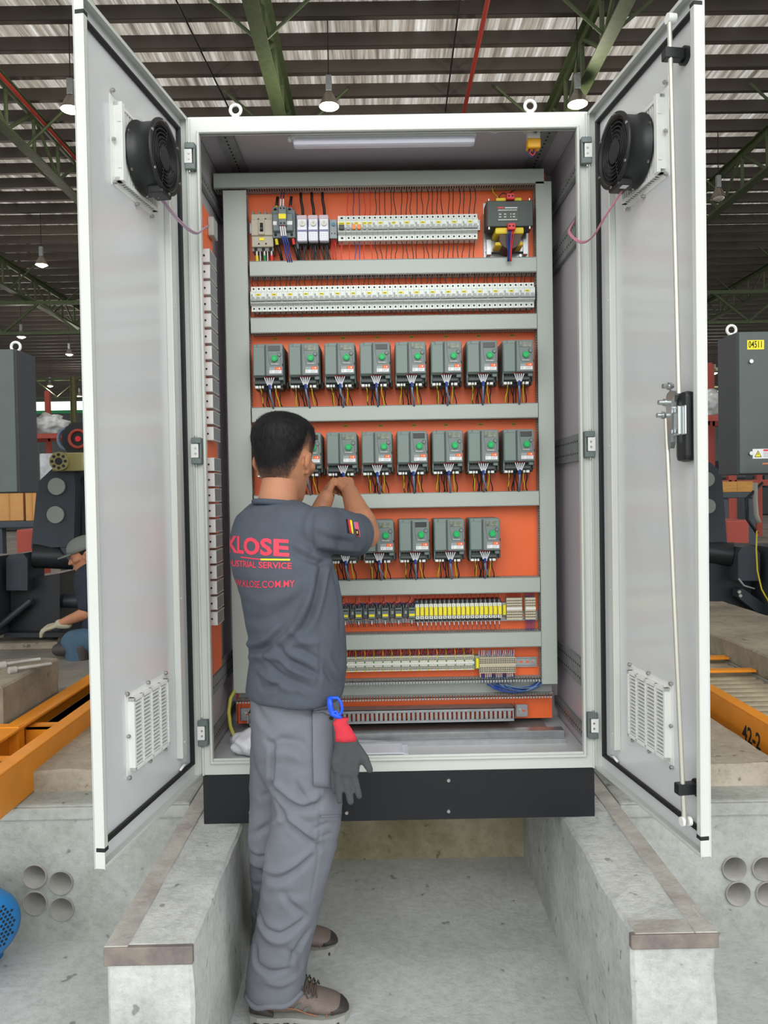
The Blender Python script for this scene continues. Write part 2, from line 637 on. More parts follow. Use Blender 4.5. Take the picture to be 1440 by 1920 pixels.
def girder(X, lab, y0=8.5, y1=76, dep=1.15, wide=.28):
    t = thing('lattice_girder', lab, 'girder', (X, 0, 0), 0, 'lattice roof girders')
    a = B(M_GRN); a.box(-wide / 2, wide / 2, y0, y1, GZ - .03, GZ); a.box(-.03, .03, y0, y1, GZ - .2, GZ - .01); a.build('top_chord', t)
    a = B(M_GRN); a.box(-wide / 2, wide / 2, y0, y1, GZ - dep, GZ - dep + .03); a.box(-.03, .03, y0, y1, GZ - dep + .01, GZ - dep + .16); a.build('bottom_chord', t)
    w1 = MB().m(M_GRN).cyl((0, 0, 0), (0, 0, dep - .1), .05, n=6).mesh('vertical_web')
    dl = 1.45
    w2 = MB().m(M_GRN).cyl((0, 0, 0), (0, dl, dep - .1), .045, n=6).mesh('diagonal_web')
    w3 = MB().m(M_GRN).cyl((0, dl, 0), (0, 0, dep - .1), .045, n=6).mesh('diagonal_web')
    yy = y0; i = 0
    while yy < y1 - dl:
        for me, nm in ((w1, 'vertical_web'), (w2 if i % 2 else w3, 'diagonal_web')):
            o = bpy.data.objects.new(nm, me); col.objects.link(o); o.parent = t; o.location = (0, yy, GZ - dep + .05)
        yy += dl; i += 1
    # fly braces to the purlins
    fb = []
    yy = 12.5; i = 0
    for s in (-1, 1):
        fb.append(MB().m(M_GRN).cyl((0, 0, GZ - dep + .05), (s * 1.5, -.2, HR - .2), .035, n=6).mesh('fly_brace'))
    while yy < 60:
        for me in fb:
            o = bpy.data.objects.new('fly_brace', me); col.objects.link(o); o.parent = t; o.location = (0, yy, 0)
        yy += 4.2
    return t


girder(-2.12, 'green lattice girder seen end-on above the cabinet, left of its middle')
girder(4.45, 'green lattice girder above the top right corner of the cabinet')
girder(-8.5, 'green lattice girder with red pipe, upper left behind the left door')
girder(-14.9, 'green lattice girder lower at the left edge, above the hanging lamp')
girder(10.6, 'green lattice girder visible right of the right door')
girder(17.0, 'outermost green lattice girder at the right edge')
for X, z_, lab in ((-8.2, GZ - .35, 'red sprinkler pipe running along the upper left girder'), (2.2, GZ - .2, 'thin red sprinkler pipe right of the cabinet middle under the roof')):
    tag(MB().m(M_REDP).cyl((X, 8.5, z_), (X + (.3 if X > 0 else 0), 76, z_), .05, n=8).build('sprinkler_pipe'), lab, 'pipe')
# cross trusses far back
for yy, lab in ((31, 'nearer green cross truss spanning the hall'), (52, 'farther green cross truss spanning the hall')):
    t = thing('cross_truss', lab, 'truss', (0, yy, 0), 0)
    B(M_GRN).box(-43, 43, -.1, .1, GZ - 1.32, GZ - 1.17).build('top_chord', t)
    B(M_GRN).box(-43, 43, -.1, .1, GZ - 2.6, GZ - 2.48).build('bottom_chord', t)
    me = MB().m(M_GRN).cyl((0, 0, 0), (1.6, 0, 1.3), .06, n=6).mesh('diagonal_web')
    for i in range(20):
        for s in (1, -1):
            o = bpy.data.objects.new('diagonal_web', me); col.objects.link(o); o.parent = t
            o.location = (-32 + i * 3.2 + (0 if s > 0 else 3.2), 0, GZ - 2.5); o.scale = (s, 1, 1)
# thin tension cables hanging/crossing below the roof
for a, b2, lab in (((330, 0), (430, 205), 'thin dark sag rod left of the girder, over the left end of the cabinet'), ((862, 0), (835, 210), 'thin dark sag rod over the right half of the cabinet')):
    p0 = atZ(*a, HR - .35); p1 = atZ(*b2, HR - .35)
    tag(B(M_WBLK).cyl(p0, p1, .02, n=6).build('sag_rod'), lab, 'rod')

# end wall, window band, columns
M_WALLS = mat('end_wall_sheet', (84, 90, 92), .6, stretch=(14, 1, .2), rgb2=(64, 70, 72), vscale=1)
struct(B(M_WALLS).box(-44, 44, 74, 74.3, ZT, 10.0).build('wall_back'))
struct(B(mat('rooflight_band', (206, 226, 212), .4, emit=1.1)).box(-44, 44, 74.05, 74.2, 10.3, 11.3).build('window_1'))
struct(B(mat('green_trim', (40, 150, 90), .5)).box(-44, 44, 73.9, 74.3, 10.0, 10.3).build('trim_1'))
M_COL = mat('column_olive', (110, 108, 70), .6, var=.2)
for X, Y_, lab in ((-20.5, 50, 'olive steel column far back left of the left door'), (-14.9, 71, 'olive steel column against the far end wall at left'), (17, 40, 'olive steel column far back at right')):
    cmb = B(M_COL)
    cmb.box(X - .15, X + .15, Y_ - .02, Y_ + .02, ZT, GZ - 1.4); cmb.box(X - .16, X - .13, Y_ - .15, Y_ + .15, ZT, GZ - 1.4); cmb.box(X + .13, X + .16, Y_ - .15, Y_ + .15, ZT, GZ - 1.4)
    tag(cmb.build('steel_column'), lab, 'column')


# ---- high-bay lamps
def lamp(px, py, hz, lab, lit=True, warm=(1, .92, .82)):
    D_ = None
    P = atZ(px, py, 1.46 + hz)
    t = thing('pendant_lamp', lab, 'lamp', P, 0, 'high-bay pendant lamps')
    B(M_WBLK).cyl((0, 0, .55), (0, 0, 10 - hz), .012, n=6).build('suspension_cable', t)
    B(M_GALV).box(-.06, .06, -.06, .06, .30, .62, .01).build('ballast_box', t)
    sh = B(mat('lamp_shade_metal', (150, 142, 134), .3, .8))
    sh.lathe((0, 0, 0), (0, 0, 1), [(.205, .0), (.20, .02), (.15, .14), (.09, .25), (.05, .32), (.045, .32), (.085, .245), (.14, .14), (.19, .02), (.205, .0)], 24)
    sh.build('lamp_shade', t)
    bm_ = B(mat('lamp_bulb_lit', (255, 240, 222), .3, emit=14) if lit else mat('lamp_bulb_off', (200, 196, 190), .15, .4))
    bm_.lathe((0, 0, 0), (0, 0, 1), [(0, -.07), (.08, -.06), (.15, -.02), (.17, .03), (.12, .1), (0, .14)], 20)
    bm_.build('bulb', t)
    if lit:
        l = bpy.data.lights.new('lamp_glow', 'POINT'); l.energy = 150; l.shadow_soft_size = .18; l.color = warm
        lo = bpy.data.objects.new('lamp_glow', l); col.objects.link(lo); lo.parent = t; lo.location = (0, 0, -.25)


lamp(617, 200, 8, 'lit pendant lamp hanging above the middle of the cabinet roof')
lamp(1083, 196, 8, 'lit pendant lamp just left of the top of the right door')
lamp(133, 206, 8, 'lit pendant lamp half hidden behind the left door')
lamp(78, 497, 8, 'lit pendant lamp alone at mid height left of the left door')
lamp(1347, 372, 8, 'unlit pendant lamp with silver bulb right of the right door', False)
lamp(40, 632, 8, 'small lit pendant lamp above the left dark enclosure')
lamp(130, 665, 8, 'small lit pendant lamp beside the left door edge, below the high one')
lamp(94, 724, 8, 'tiny lit pendant lamp lowest but one left of the left door')
lamp(149, 743, 8, 'tiny lit pendant lamp lowest of all, touching the left door edge')
lamp(1340, 700, 8, 'tiny lit pendant lamp between right door and dark enclosure')
# ------------------------------------------------------------------ the cabinet
ZB, ZC = .607, 2.611
cab = thing('electrical_cabinet', 'tall light grey steel electrical cabinet with both doors open, on black plinth', 'cabinet', (0, 0, ZT))
def cb(mb, name, parent=None):
    mb.xf(Matrix.Translation((0, 0, -ZT)))
    return mb.build(name, parent or cab)


DEP = .46
m = B(M_PAINT)
# outer skins
m.box(-.6, -.598, .001, DEP, ZB, ZC).box(.598, .6, .001, DEP, ZB, ZC).box(-.6, .6, .001, DEP, ZC - .002, ZC).box(-.6, .6, DEP - .002, DEP, ZB, ZC).box(-.6, .6, .001, DEP, ZB, ZB + .002)
# front flanges
m.box(-.6, -.572, 0, .004, ZB, ZC).box(.572, .6, 0, .004, ZB, ZC)
m.box(-.572, .572, .0, .004, ZC - .052, ZC).box(-.572, .572, .0, .004, ZB, ZB + .05)
m.box(-.6045, -.5985, -.007, .0005, ZB, ZC - .004).box(.5985, .6045, -.007, .0005, ZB, ZC - .004)
# raised rain lip around the opening
m.box(-.578, -.570, -.012, .012, ZB + .036, ZC - .044, .002).box(.570, .578, -.012, .012, ZB + .036, ZC - .044, .002)
m.box(-.578, .578, -.0125, .012, ZC - .052, ZC - .044, .002).box(-.578, .578, -.0125, .012, ZB + .036, ZB + .044, .002)
cb(m, 'cabinet_body')
m = B(mat('inner_wall_enamel', (186, 180, 186), .38))
m.box(-.5975, -.596, .006, DEP - .003, ZB + .01, ZC - .01).box(.596, .5975, .006, DEP - .003, ZB + .01, ZC - .01)
m.box(-.596, .596, DEP - .005, DEP - .003, ZB + .01, ZC - .01).box(-.596, .596, .006, DEP - .003, ZC - .006, ZC - .004)
cb(m, 'inner_lining')
m = B(M_INNER).box(-.594, .594, .006, DEP - .01, ZB + .03, ZB + .034)
m.m(mat('gland_plate_grey', (130, 126, 124), .5)).box(-.52, .52, .24, DEP - .03, ZB + .034, ZB + .042).m(M_GALV).box(-.56, .56, .19, .235, ZB + .034, ZB + .058, .003).box(-.54, .55, .13, .136, ZB + .034, ZB + .05)
cb(m, 'cabinet_floor')
# plinth
m = B(M_BLACK)
m.box(-.603, .603, -.004, -.001, ZT + .001, ZB - .001, .001).box(-.603, -.60, -.002, DEP, ZT + .001, ZB - .001).box(.60, .603, -.002, DEP, ZT + .001, ZB - .001).box(-.603, .603, DEP, DEP + .003, ZT + .001, ZB - .001)
m.box(-.60, .60, 0, DEP, ZB - .004, ZB - .001)
pl = cb(m, 'plinth')
for q, (a, b) in enumerate(((841, 1463), (841, 1521), (650, 1524), (470, 1524))):
    P = atY(a, b, -.004)
    cb(B(M_SCREW).cyl((P.x, -.004, P.z), (P.x, -.008, P.z), .0065, .005, n=12), 'bolt', pl)
P = atY(841, 1460, -.004)
cb(B(M_BLACK).box(-.35, P.x + .005, -.0062, -.004, ZB - .012, ZB - .002), 'cover_strip', pl)
# eye bolts
for a, b in ((442, 219), (994, 206)):
    P = atY(a, b, .03)
    e = B(M_WHITE)
    e.cyl((P.x, .03, ZC), (P.x, .03, ZC + .018), .018, .010, n=16)
    e.torus((P.x, .03, ZC + .034), (0, 1, 0), .0160, .0052, 28, 8)
    cb(e, 'lifting_eye')

# perforated rails inside
def perf_rail(p0, p1, wv, nv, rows=2, pitch=.025, width=.05):
    """flat galvanised rail from p0 to p1, wv = width direction, nv = face normal; holes as dark insets"""
    p0, p1, wv, nv = Vector(p0), Vector(p1), Vector(wv), Vector(nv)
    d = (p1 - p0); L_ = d.length; d.normalize()
    mb = B(M_GALVD)
    h = wv * (width / 2)
    c = [p0 - h, p1 - h, p1 + h, p0 + h]
    t_ = nv * .012
    mb.add([*c, *[q + t_ for q in c]], [(4, 5, 6, 7), (0, 1, 5, 4), (2, 3, 7, 6), (1, 2, 6, 5), (3, 0, 4, 7)])
    mb.m(M_HOLE)
    k = int(L_ / pitch)
    for r_ in range(rows):
        off = wv * ((r_ - (rows - 1) / 2) * width * .45)
        for i in range(k):
            q = p0 + d * (pitch * (i + .5)) + off + nv * .0125
            a = d * .005; b = wv * .003
            mb.add([q - a - b, q + a - b, q + a + b, q - a + b], [(0, 1, 2, 3)])
    return mb


for z_ in (2.28, 1.60, .885):
    cb(perf_rail((.596, .02, z_), (.596, .44, z_), (0, 0, 1), (-1, 0, 0), width=.085), 'perforated_rail')
for z_ in (2.46, .70):
    cb(perf_rail((.594, .02, z_), (.594, .44, z_), (0, 0, 1), (-1, 0, 0), rows=1, width=.035), 'perforated_rail')
    cb(perf_rail((-.594, .02, z_), (-.594, .44, z_), (0, 0, 1), (1, 0, 0), rows=1, width=.035), 'perforated_rail')
for s in (-1, 1):
    cb(perf_rail((s * .51, .03, ZC - .008), (s * .51, .44, ZC - .008), (1, 0, 0), (0, 0, -1), rows=1, width=.05), 'perforated_rail')
cb(perf_rail((-.49, .05, ZC - .008), (.45, .05, ZC - .008), (0, 1, 0), (0, 0, -1), rows=1, width=.03), 'perforated_rail')
cb(perf_rail((-.594, .02, .875), (-.594, .40, .875), (0, 0, 1), (1, 0, 0), width=.08), 'perforated_rail')

# mounting plate
PY = .33
PZ0, PZ1 = .667, 2.563
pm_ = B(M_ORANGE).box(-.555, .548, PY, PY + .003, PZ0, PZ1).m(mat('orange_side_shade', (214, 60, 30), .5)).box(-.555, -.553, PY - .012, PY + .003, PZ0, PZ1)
cb(pm_, 'mounting_plate')
# left side plate
def SX(px, py): return atX(px, py, -.575)
z_hi, z_lo = 2.375, .90
cb(B(M_ORANGE).box(-.583, -.580, .03, .205, z_lo, z_hi, 0), 'side_plate')

# hinges
for s, hz in ((-1, (2.487, 1.603, .742)), (1, (2.487, 1.603, .742))):
    for z_ in hz:
        h = B(mat('hinge_zinc_grey', (112, 124, 122), .45, .3))
        x0 = s * .600
        h.box(x0 - s * .004, x0 + s * .0 + s * -.016 + s * .012, -.012, 0, z_ - .04, z_ + .04, .002)
        h.box(x0 + s * .012, x0 - s * .018, -.022, -.002, z_ + .022, z_ + .04, .002)
        h.box(x0 + s * .012, x0 - s * .018, -.022, -.002, z_ - .04, z_ - .022, .002)
        h.box(x0 - s * .012, x0 - s * .019, -.019, 0, z_ - .04, z_ + .04, .002)
        ho = cb(h, 'hinge')
        cb(B(M_WHITE).box(x0 + s * .014, x0 - s * .009, -.02, -.013, z_ - .021, z_ + .021, .001), 'hinge_leaf', ho)
        cb(B(M_SCREW).cyl((x0, -.013, z_ - .046), (x0, -.013, z_ + .046), .003, n=8), 'hinge_pin', ho)
        sc = B(M_SCREW)
        for dz in (-.008, .008): sc.cyl((x0 - s * .001, -.02, z_ + dz), (x0 - s * .001, -.0225, z_ + dz), .0032, n=8)
        cb(sc, 'hinge_screw', ho)


# ---- doors.  local frame: u along the door from the hinge, n = inner normal, z world
def door_frame(s):
    th = math.radians(8.6 if s < 0 else 7.7)
    u = Vector((s * math.sin(th), -math.cos(th), 0))
    n = Vector((-s * math.cos(th), -math.sin(th), 0))
    return Matrix(((u.x, n.x, 0, s * .603), (u.y, n.y, 0, -.006), (u.z, n.z, 1, 0), (0, 0, 0, 1)))


DF = {-1: door_frame(-1), 1: door_frame(1)}
DW = .600
dz0, dz1 = .607, 2.605
doors = {}
for s in (-1, 1):
    M = DF[s]
    def db(mb, name, parent, M=M):
        mb.xf(Matrix.Translation((0, 0, -ZT)) @ M)
        return mb.build(name, parent)
    # local x=u, y=n (0 = rim plane, -.026 = outer skin), z
    d = B(M_DOORIN)
    d.box(0, DW, -.026, -.0235, dz0, dz1)
    d.m(M_PAINT)
    d.box(0, .003, -.026, 0, dz0, dz1).box(DW - .003, DW, -.026, 0, dz0, dz1, .001).box(0, DW, -.026, 0, dz0, dz0 + .003, .001).box(0, DW, -.026, 0, dz1 - .003, dz1, .001)
    # return lips
    d.box(0, .012, -.002, 0, dz0, dz1).box(DW - .016, DW, -.002, 0, dz0 + .04, dz1 - .04, .0005)
    d.box(DW - .016, DW - .0145, -.02, 0, dz0 + .04, dz1 - .04).box(0, DW, -.002, 0, dz1 - .01, dz1, 0).box(0, DW, -.002, 0, dz0, dz0 + .01, 0)
    door = db(d, 'door', cab)
    doors[s] = door
    # foam gasket
    g = B(M_RUB)
    ga, gb = .030, DW - .012
    gz0, gz1 = .652, 2.566
    g.box(ga, ga + .011, -.0236, -.010, gz0, gz1, .003).box(ga, gb, -.0236, -.010, gz0, gz0 + .011, .003).box(ga, gb, -.0236, -.010, gz1 - .011, gz1, .003)
    g.box(gb - .002, gb + .004, -.0236, -.006, gz0 - .006, gz0 + .012, .002).box(gb - .002, gb + .004, -.0236, -.006, gz1 - .012, gz1 + .006, .002)
    db(g, 'gasket', door)
    for z_ in (dz0 + .040, dz1 - .050): db(B(M_RUB).box(DW - .018, DW + .0008, -.021, .0008, z_, z_ + .010, .001), 'dark_corner_gap', door)  # black pieces put the dark of the gap at the lip ends into colour
    r = B(M_PAINT)
    r.box(.105, .137, -.0236, -.004, .705, 2.497, .002)
    for k_ in range(5): r.cyl((.121, -.004, .75 + k_ * .42), (.121, -.0025, .75 + k_ * .42), .003, n=8)
    db(r, 'stiffener_rail', door)
    if s > 0:
        r = B(M_DOORIN).prism([(.565, -.0236), (.570, -.017), (.578, -.017), (.582, -.0236)], 'z', .66, 2.56) if False else B(M_DOORIN).box(.555, .562, -.0236, -.019, .66, 2.56, .002)
        db(r, 'stiffener_rib', door)
    st = B(M_WHITE).tube([(.085, -.016, .672), (.108, -.015, .676), (.13, -.016, .670)], .004, 6)
    db(st, 'earth_stud', door)
    # lower vent grille (filter frame)
    def grille(u0, u1, z0, z1, thick, nslat, nbar):
        a = B(M_WHITE)
        f = .010
        a.box(u0, u0 + f, -.0235, -.0235 + thick, z0, z1, .001).box(u1 - f, u1, -.0235, -.0235 + thick, z0, z1, .001)
        a.box(u0, u1, -.0235, -.0235 + thick, z0, z0 + f, .001).box(u0, u1, -.0235, -.0235 + thick, z1 - f, z1, .001)
        # inner flange sheet
        a.box(u0 - .014, u1 + .014, -.0235, -.0220, z0 - .008, z1 + .012)
        a.m(mat('filter_mat_grey', (176, 182, 178), .9)).box(u0 + .004, u1 - .004, -.0218, -.019, z0 + .004, z1 - .004)
        a.m(M_WHITE)
        for i in range(nslat):
            zz = z0 + f + (z1 - z0 - 2 * f) * (i + .5) / nslat
            a.box(u0 + .002, u1 - .002, -.0235 + thick * .45, -.0235 + thick * .97, zz - .0021, zz + .0021)
        for i in range(1, nbar):
            uu = u0 + (u1 - u0) * i / nbar
            a.box(uu - .003, uu + .003, -.0235 + thick * .5, -.0235 + thick, z0, z1)
        return a
    u0, u1 = .212, .424
    go = db(grille(u0, u1, .772, .958, .016, 17, 4), 'vent_grille', door)
    for (uu, zz) in ((u0 - .004, .972), ((u0 + u1) / 2, .972), (u1 + .012, .972), (u1 + .012, .865), (u1 + .012, .760), (u0 - .008, .865), ((u0 + u1) / 2, .762), (u0 + .01, .762)):
        db(B(M_SCREW).cyl((uu, -.022, zz), (uu, -.013, zz), .0035, n=8).cyl((uu, -.018, zz), (uu, -.015, zz), .0055, n=6), 'grille_screw', door)

# lock rods and swing handle on the right door
M = DF[1]
door = doors[1]
def db(mb, name, parent=door):
    mb.xf(Matrix.Translation((0, 0, -ZT)) @ DF[1])
    return mb.build(name, parent)


def dpt(px, py, off):      # pixel -> local door coordinates at height off above the rim plane
    P0 = DF[1] @ Vector((0, off, 0))
    nn = DF[1].to_3x3() @ Vector((0, 1, 0))
    return DF[1].inverted() @ onplane(px, py, P0, nn)


a = dpt(1255, 35, .02); b = dpt(1273, 738, .02)
M_ROD = mat('zinc_rod', (206, 204, 192), .35, .5)
rod = B(M_ROD).cyl(a, b, .0055, n=10)
rod.m(M_WHITE).cyl(a + Vector((0, -.014, 0)), a + Vector((0, .006, 0)), .012, n=16)
db(rod, 'lock_rod')
a2 = dpt(1249, 785, .02); b2 = dpt(1283, 1540, .02)
rod = B(M_ROD).cyl(a2, b2, .0055, n=10)
rod.m(M_WHITE).cyl(b2 + Vector((0, -.016, 0)), b2 + Vector((0, -.008, 0)), .011, n=16).cyl(b2 + Vector((0, .002, 0)), b2 + Vector((0, .008, 0)), .011, n=16)
db(rod, 'lock_rod')
for (px, py) in ((1262, 103), (1286, 1478)):
    c = dpt(px, py, .01)
    gd = B(M_BPLA).box(c.x - .012, c.x + .012, -.014, .034, c.z - .013, c.z + .013, .002).cyl((c.x, -.0235, c.z), (c.x, -.014, c.z), .021, n=24)
    db(gd, 'rod_guide')
c = dpt(1281, 800, 0)
hx, hz = c.x + .002, c.z
h = B(M_BPLA).box(hx - .028, hx + .022, -.0235, .008, hz - .083, hz + .083, .014)
ho = db(h, 'handle_housing')
M_CHR = mat('bright_zinc', (200, 206, 206), .22, .85)
br_ = B(M_CHR).box(hx - .012, hx + .030, .008, .012, hz - .02, hz + .048, .002).box(hx + .004, hx + .014, .012, .02, hz - .02, hz + .048, .002)
br_.cyl((hx - .006, .012, hz + .038), (hx - .006, .018, hz + .038), .005, n=8).cyl((hx - .006, .012, hz - .01), (hx - .006, .018, hz - .01), .005, n=8)
db(br_, 'lock_bracket', ho)
lv = B(M_CHR).prism([(hx - .040, hz + .066), (hx - .034, hz + .080), (hx - .018, hz + .088), (hx - .002, hz + .084), (hx + .002, hz + .074), (hx - .012, hz + .06), (hx - .014, hz - .035), (hx - .022, hz - .05), (hx - .030, hz - .035), (hx - .034, hz + .02)], 'y', .012, .024)
for (du, dz_) in ((-.044, .062), (-.022, .098), (-.052, .032)): lv.cyl((hx + du, .014, hz + dz_), (hx + du, .040, hz + dz_), .006, n=10).cyl((hx + du, .02, hz + dz_), (hx + du, .026, hz + dz_), .010, n=6)
db(lv, 'lock_lever', ho)

# ---- fans (things fixed to the doors)
for s in (-1, 1):
    M = DF[s]
    uc, zc = .318, 2.352
    t = thing('cooling_fan', 'black round cooling fan in white filter frame on the inside of the %s door' % ('left' if s < 0 else 'right'), 'fan', M @ Vector((uc, 0, zc)))
    T0 = Matrix.Translation(-(M @ Vector((uc, 0, zc)))) @ M
    def fb_(mb, name, par=t): mb.xf(T0); return mb.build(name, par)
    a = B(M_WHITE)
    u0, u1, z0, z1 = .206, .426, 2.252, 2.446
    a.box(u0 - .012, u1 + .016, -.0235, -.022, z0 - .014, z1 + .012)
    a.box(u0, u0 + .01, -.0225, -.006, z0, z1, .001).box(u1 - .016, u1, -.0225, .0, z0, z1, .001).box(u0, u1, -.0225, -.008, z0, z0 + .01, .001).box(u0, u1, -.0225, -.008, z1 - .01, z1, .001)
    for i in range(16): uu = u0 + .012 + (u1 - u0 - .03) * i / 15; a.box(uu - .0025, uu + .0025, -.02, -.010, z0, z1)
    for z_ in (z0 + .03, z1 - .05): a.box(u1 - .002, u1 + .002, -.012, -.002, z_, z_ + .025)
    fb_(a, 'filter_frame')
    for (uu, zz) in ((u1 + .010, z1 + .022), (u1 + .010, (z0 + z1) / 2), (u1 + .010, z0 - .008), ((u0 + u1) / 2, z0 - .018), (u0 + .02, z0 - .018)):
        fb_(B(M_SCREW).cyl((uu, -.022, zz), (uu, -.012, zz), .0035, n=8).cyl((uu, -.018, zz), (uu, -.015, zz), .0055, n=6), 'frame_screw')
    R_ = .088
    uf = uc - .01
    hs = B(M_BPLA)
    y0_, y1_ = -.006, .062
    hs.lathe((uf, 0, zc), (0, 1, 0), [(R_ + .006, y0_), (R_ + .006, y0_ + .006), (R_, y0_ + .01), (R_, y1_ - .008), (R_ + .007, y1_ - .006), (R_ + .007, y1_), (R_ - .006, y1_), (R_ - .008, y0_)], 40)
    # octagonal corners of the front plate
    for k_ in range(4):
        an = PI / 4 + k_ * PI / 2
    fb_(hs, 'fan_housing')
    for k_ in range(6):
        an = k_ * PI / 3 + .4
        c_ = Vector((uf + math.cos(an) * (R_ + .003), y1_ - .0, zc + math.sin(an) * (R_ + .003)))
        fb_(B(M_SCREW).cyl(c_, c_ + Vector((0, .003, 0)), .004, n=8), 'housing_screw')
        c_ = Vector((uf + math.cos(an) * (R_ + .004), y0_ + .006, zc + math.sin(an) * (R_ + .004)))
        fb_(B(M_SCREW).cyl(c_, c_ + Vector((0, .004, 0)), .004, n=8), 'housing_screw')
    gd = B(M_BPLA)
    for k_ in range(6): gd.torus((uf, y1_ - .004, zc), (0, 1, 0), .030 + k_ * .0098, .0016, 36, 5)
    for k_ in range(4):
        an = k_ * PI / 2 + .25
        gd.cyl((uf, y1_ - .005, zc), (uf + math.cos(an) * R_, y1_ - .005, zc + math.sin(an) * R_), .0016, n=5)
    fb_(gd, 'finger_guard')
    hb = B(mat('fan_hub_black', (40, 40, 40), .5)).cyl((uf, 0, zc), (uf, y1_ - .003, zc), .028, n=24)
    fb_(hb, 'fan_hub')
    for k_ in range(7):
        an = k_ * 2 * PI / 7
        bl_ = B(M_BPLA)
        vs = []
        for r_, tw in ((.027, .5), (.055, .42), (.080, .33)):
            for e_ in (-1, 1):
                a3 = an + e_ * tw
                vs.append((uf + math.cos(a3) * r_, .026 + e_ * .016, zc + math.sin(a3) * r_))
                vs.append((uf + math.cos(a3) * r_, .028 + e_ * .016, zc + math.sin(a3) * r_))
        bl_.add(vs, [(0, 2, 6, 4), (4, 6, 10, 8), (1, 5, 7, 3), (5, 9, 11, 7), (0, 4, 5, 1), (4, 8, 9, 5), (2, 3, 7, 6), (6, 7, 11, 10), (8, 10, 11, 9)])
        fb_(bl_, 'blade')
    jb = B(M_BPLA).box(uf - .03, uf + .03, .02, y1_, zc - R_ - .012, zc - R_ + .01, .003)
    if s > 0: jb.m(M_LABEL).box(uf + .01, uf + .03, y1_ - .03, y1_ - .012, zc - R_ - .0125, zc - R_ - .012)
    fb_(jb, 'terminal_box')
    # cable, sagging across to the cabinet
    p0 = M @ Vector((uf - .005, .035, zc - R_ - .012))
    if s < 0: via = [(300, 372, -.26), (335, 415, -.19), (365, 438, -.12), (381, 430, -.05)]; p1 = Vector((-.562, .05, 2.30)); cm = M_WLIL
    else: via = [(1135, 405, -.26), (1110, 445, -.18), (1088, 455, -.10), (1066, 436, -.04)]; p1 = Vector((.575, .05, 2.30)); cm = mat('wire_dusty_pink', (196, 130, 150), .5)
    pts = [p0] + [atY(*v) for v in via] + [p1]
    # smooth (Catmull-Rom)
    out = []
    P_ = [pts[0]] + pts + [pts[-1]]
    for i in range(1, len(P_) - 2):
        for k_ in range(6):
            q = k_ / 6
            out.append(.5 * ((2 * P_[i]) + (-P_[i - 1] + P_[i + 1]) * q + (2 * P_[i - 1] - 5 * P_[i] + 4 * P_[i + 1] - P_[i + 2]) * q * q + (-P_[i - 1] + 3 * P_[i] - 3 * P_[i + 1] + P_[i + 2]) * q ** 3))
    out.append(pts[-1])
    o0 = Vector(t.location)
    c_ = B(cm)
    c_.tube([q - o0 for q in out], .0026, 6).tube([q - o0 + Vector((.003, 0, .003)) for q in out], .0024, 6)
    c_.build('cable', t)

# lamp under the cabinet roof
P0, P1 = atY(547, 262, .05), atY(893, 262, .05)
t = thing('cabinet_lamp', 'long white tube lamp, unlit, fixed under the roof inside the cabinet', 'lamp', ((P0.x + P1.x) / 2, .05, ZC - .05))
hw = (P1.x - P0.x) / 2
B(M_WHITE).box(-hw, hw, -.012, .018, .0, .038, .004).build('lamp_body', t)
B(mat('diffuser_lilac_white', (222, 222, 236), .35)).box(-hw + .004, hw - .004, -.016, .022, -.022, .002, .012).build('diffuser', t)
B(M_BPLA).box(-.01, .0, -.014, -.008, .03, .04).build('clip', t)
B(M_WHITE).box(-hw - .012, -hw, -.006, .012, -.002, .012, .002).build('end_cap', t)
P = atY(1000, 258, .06)
t = thing('door_switch', 'white and yellow door switch box under the roof, top right inside the cabinet', 'switch', (P.x, .06, P.z))
B(M_WHITE).box(-.026, .024, -.012, .02, .022, .03, .001).box(-.02, .02, -.012, .016, -.008, .024, .004).build('switch_body', t)
B(mat('switch_yellow', (226, 168, 32), .45)).box(-.021, .021, -.014, .018, -.036, -.006, .003).build('yellow_cover', t)
B(M_SCREW).cyl((.003, -.013, .010), (.003, -.020, .010), .006, n=12).build('screw', t)
B(M_WRED).tube([(-.01, 0, -.036), (-.012, 0, -.048), (-.004, 0, -.055), (.004, 0, -.05), (.006, 0, -.036)], .002, 6).m(M_WDBL).tube([(-.014, 0, -.036), (-.016, .002, -.05), (-.006, .002, -.06), (.002, .002, -.055), (.0, 0, -.036)], .002, 6).build('wire', t)
tag(B(mat('lamp_cable_white', (206, 206, 210), .5)).tube([(P1.x, .05, ZC - .035), (P1.x + .03, .05, ZC - .028), (P1.x + .06, .06, ZC - .032), (P1.x + .10, .05, ZC - .024), (P.x - .02, .06, ZC - .03)], .003, 6).build('lamp_cable'), 'thin white cable between tube lamp and door switch', 'cable')

# ---- cable ducts
DY = .268   # front of duct covers


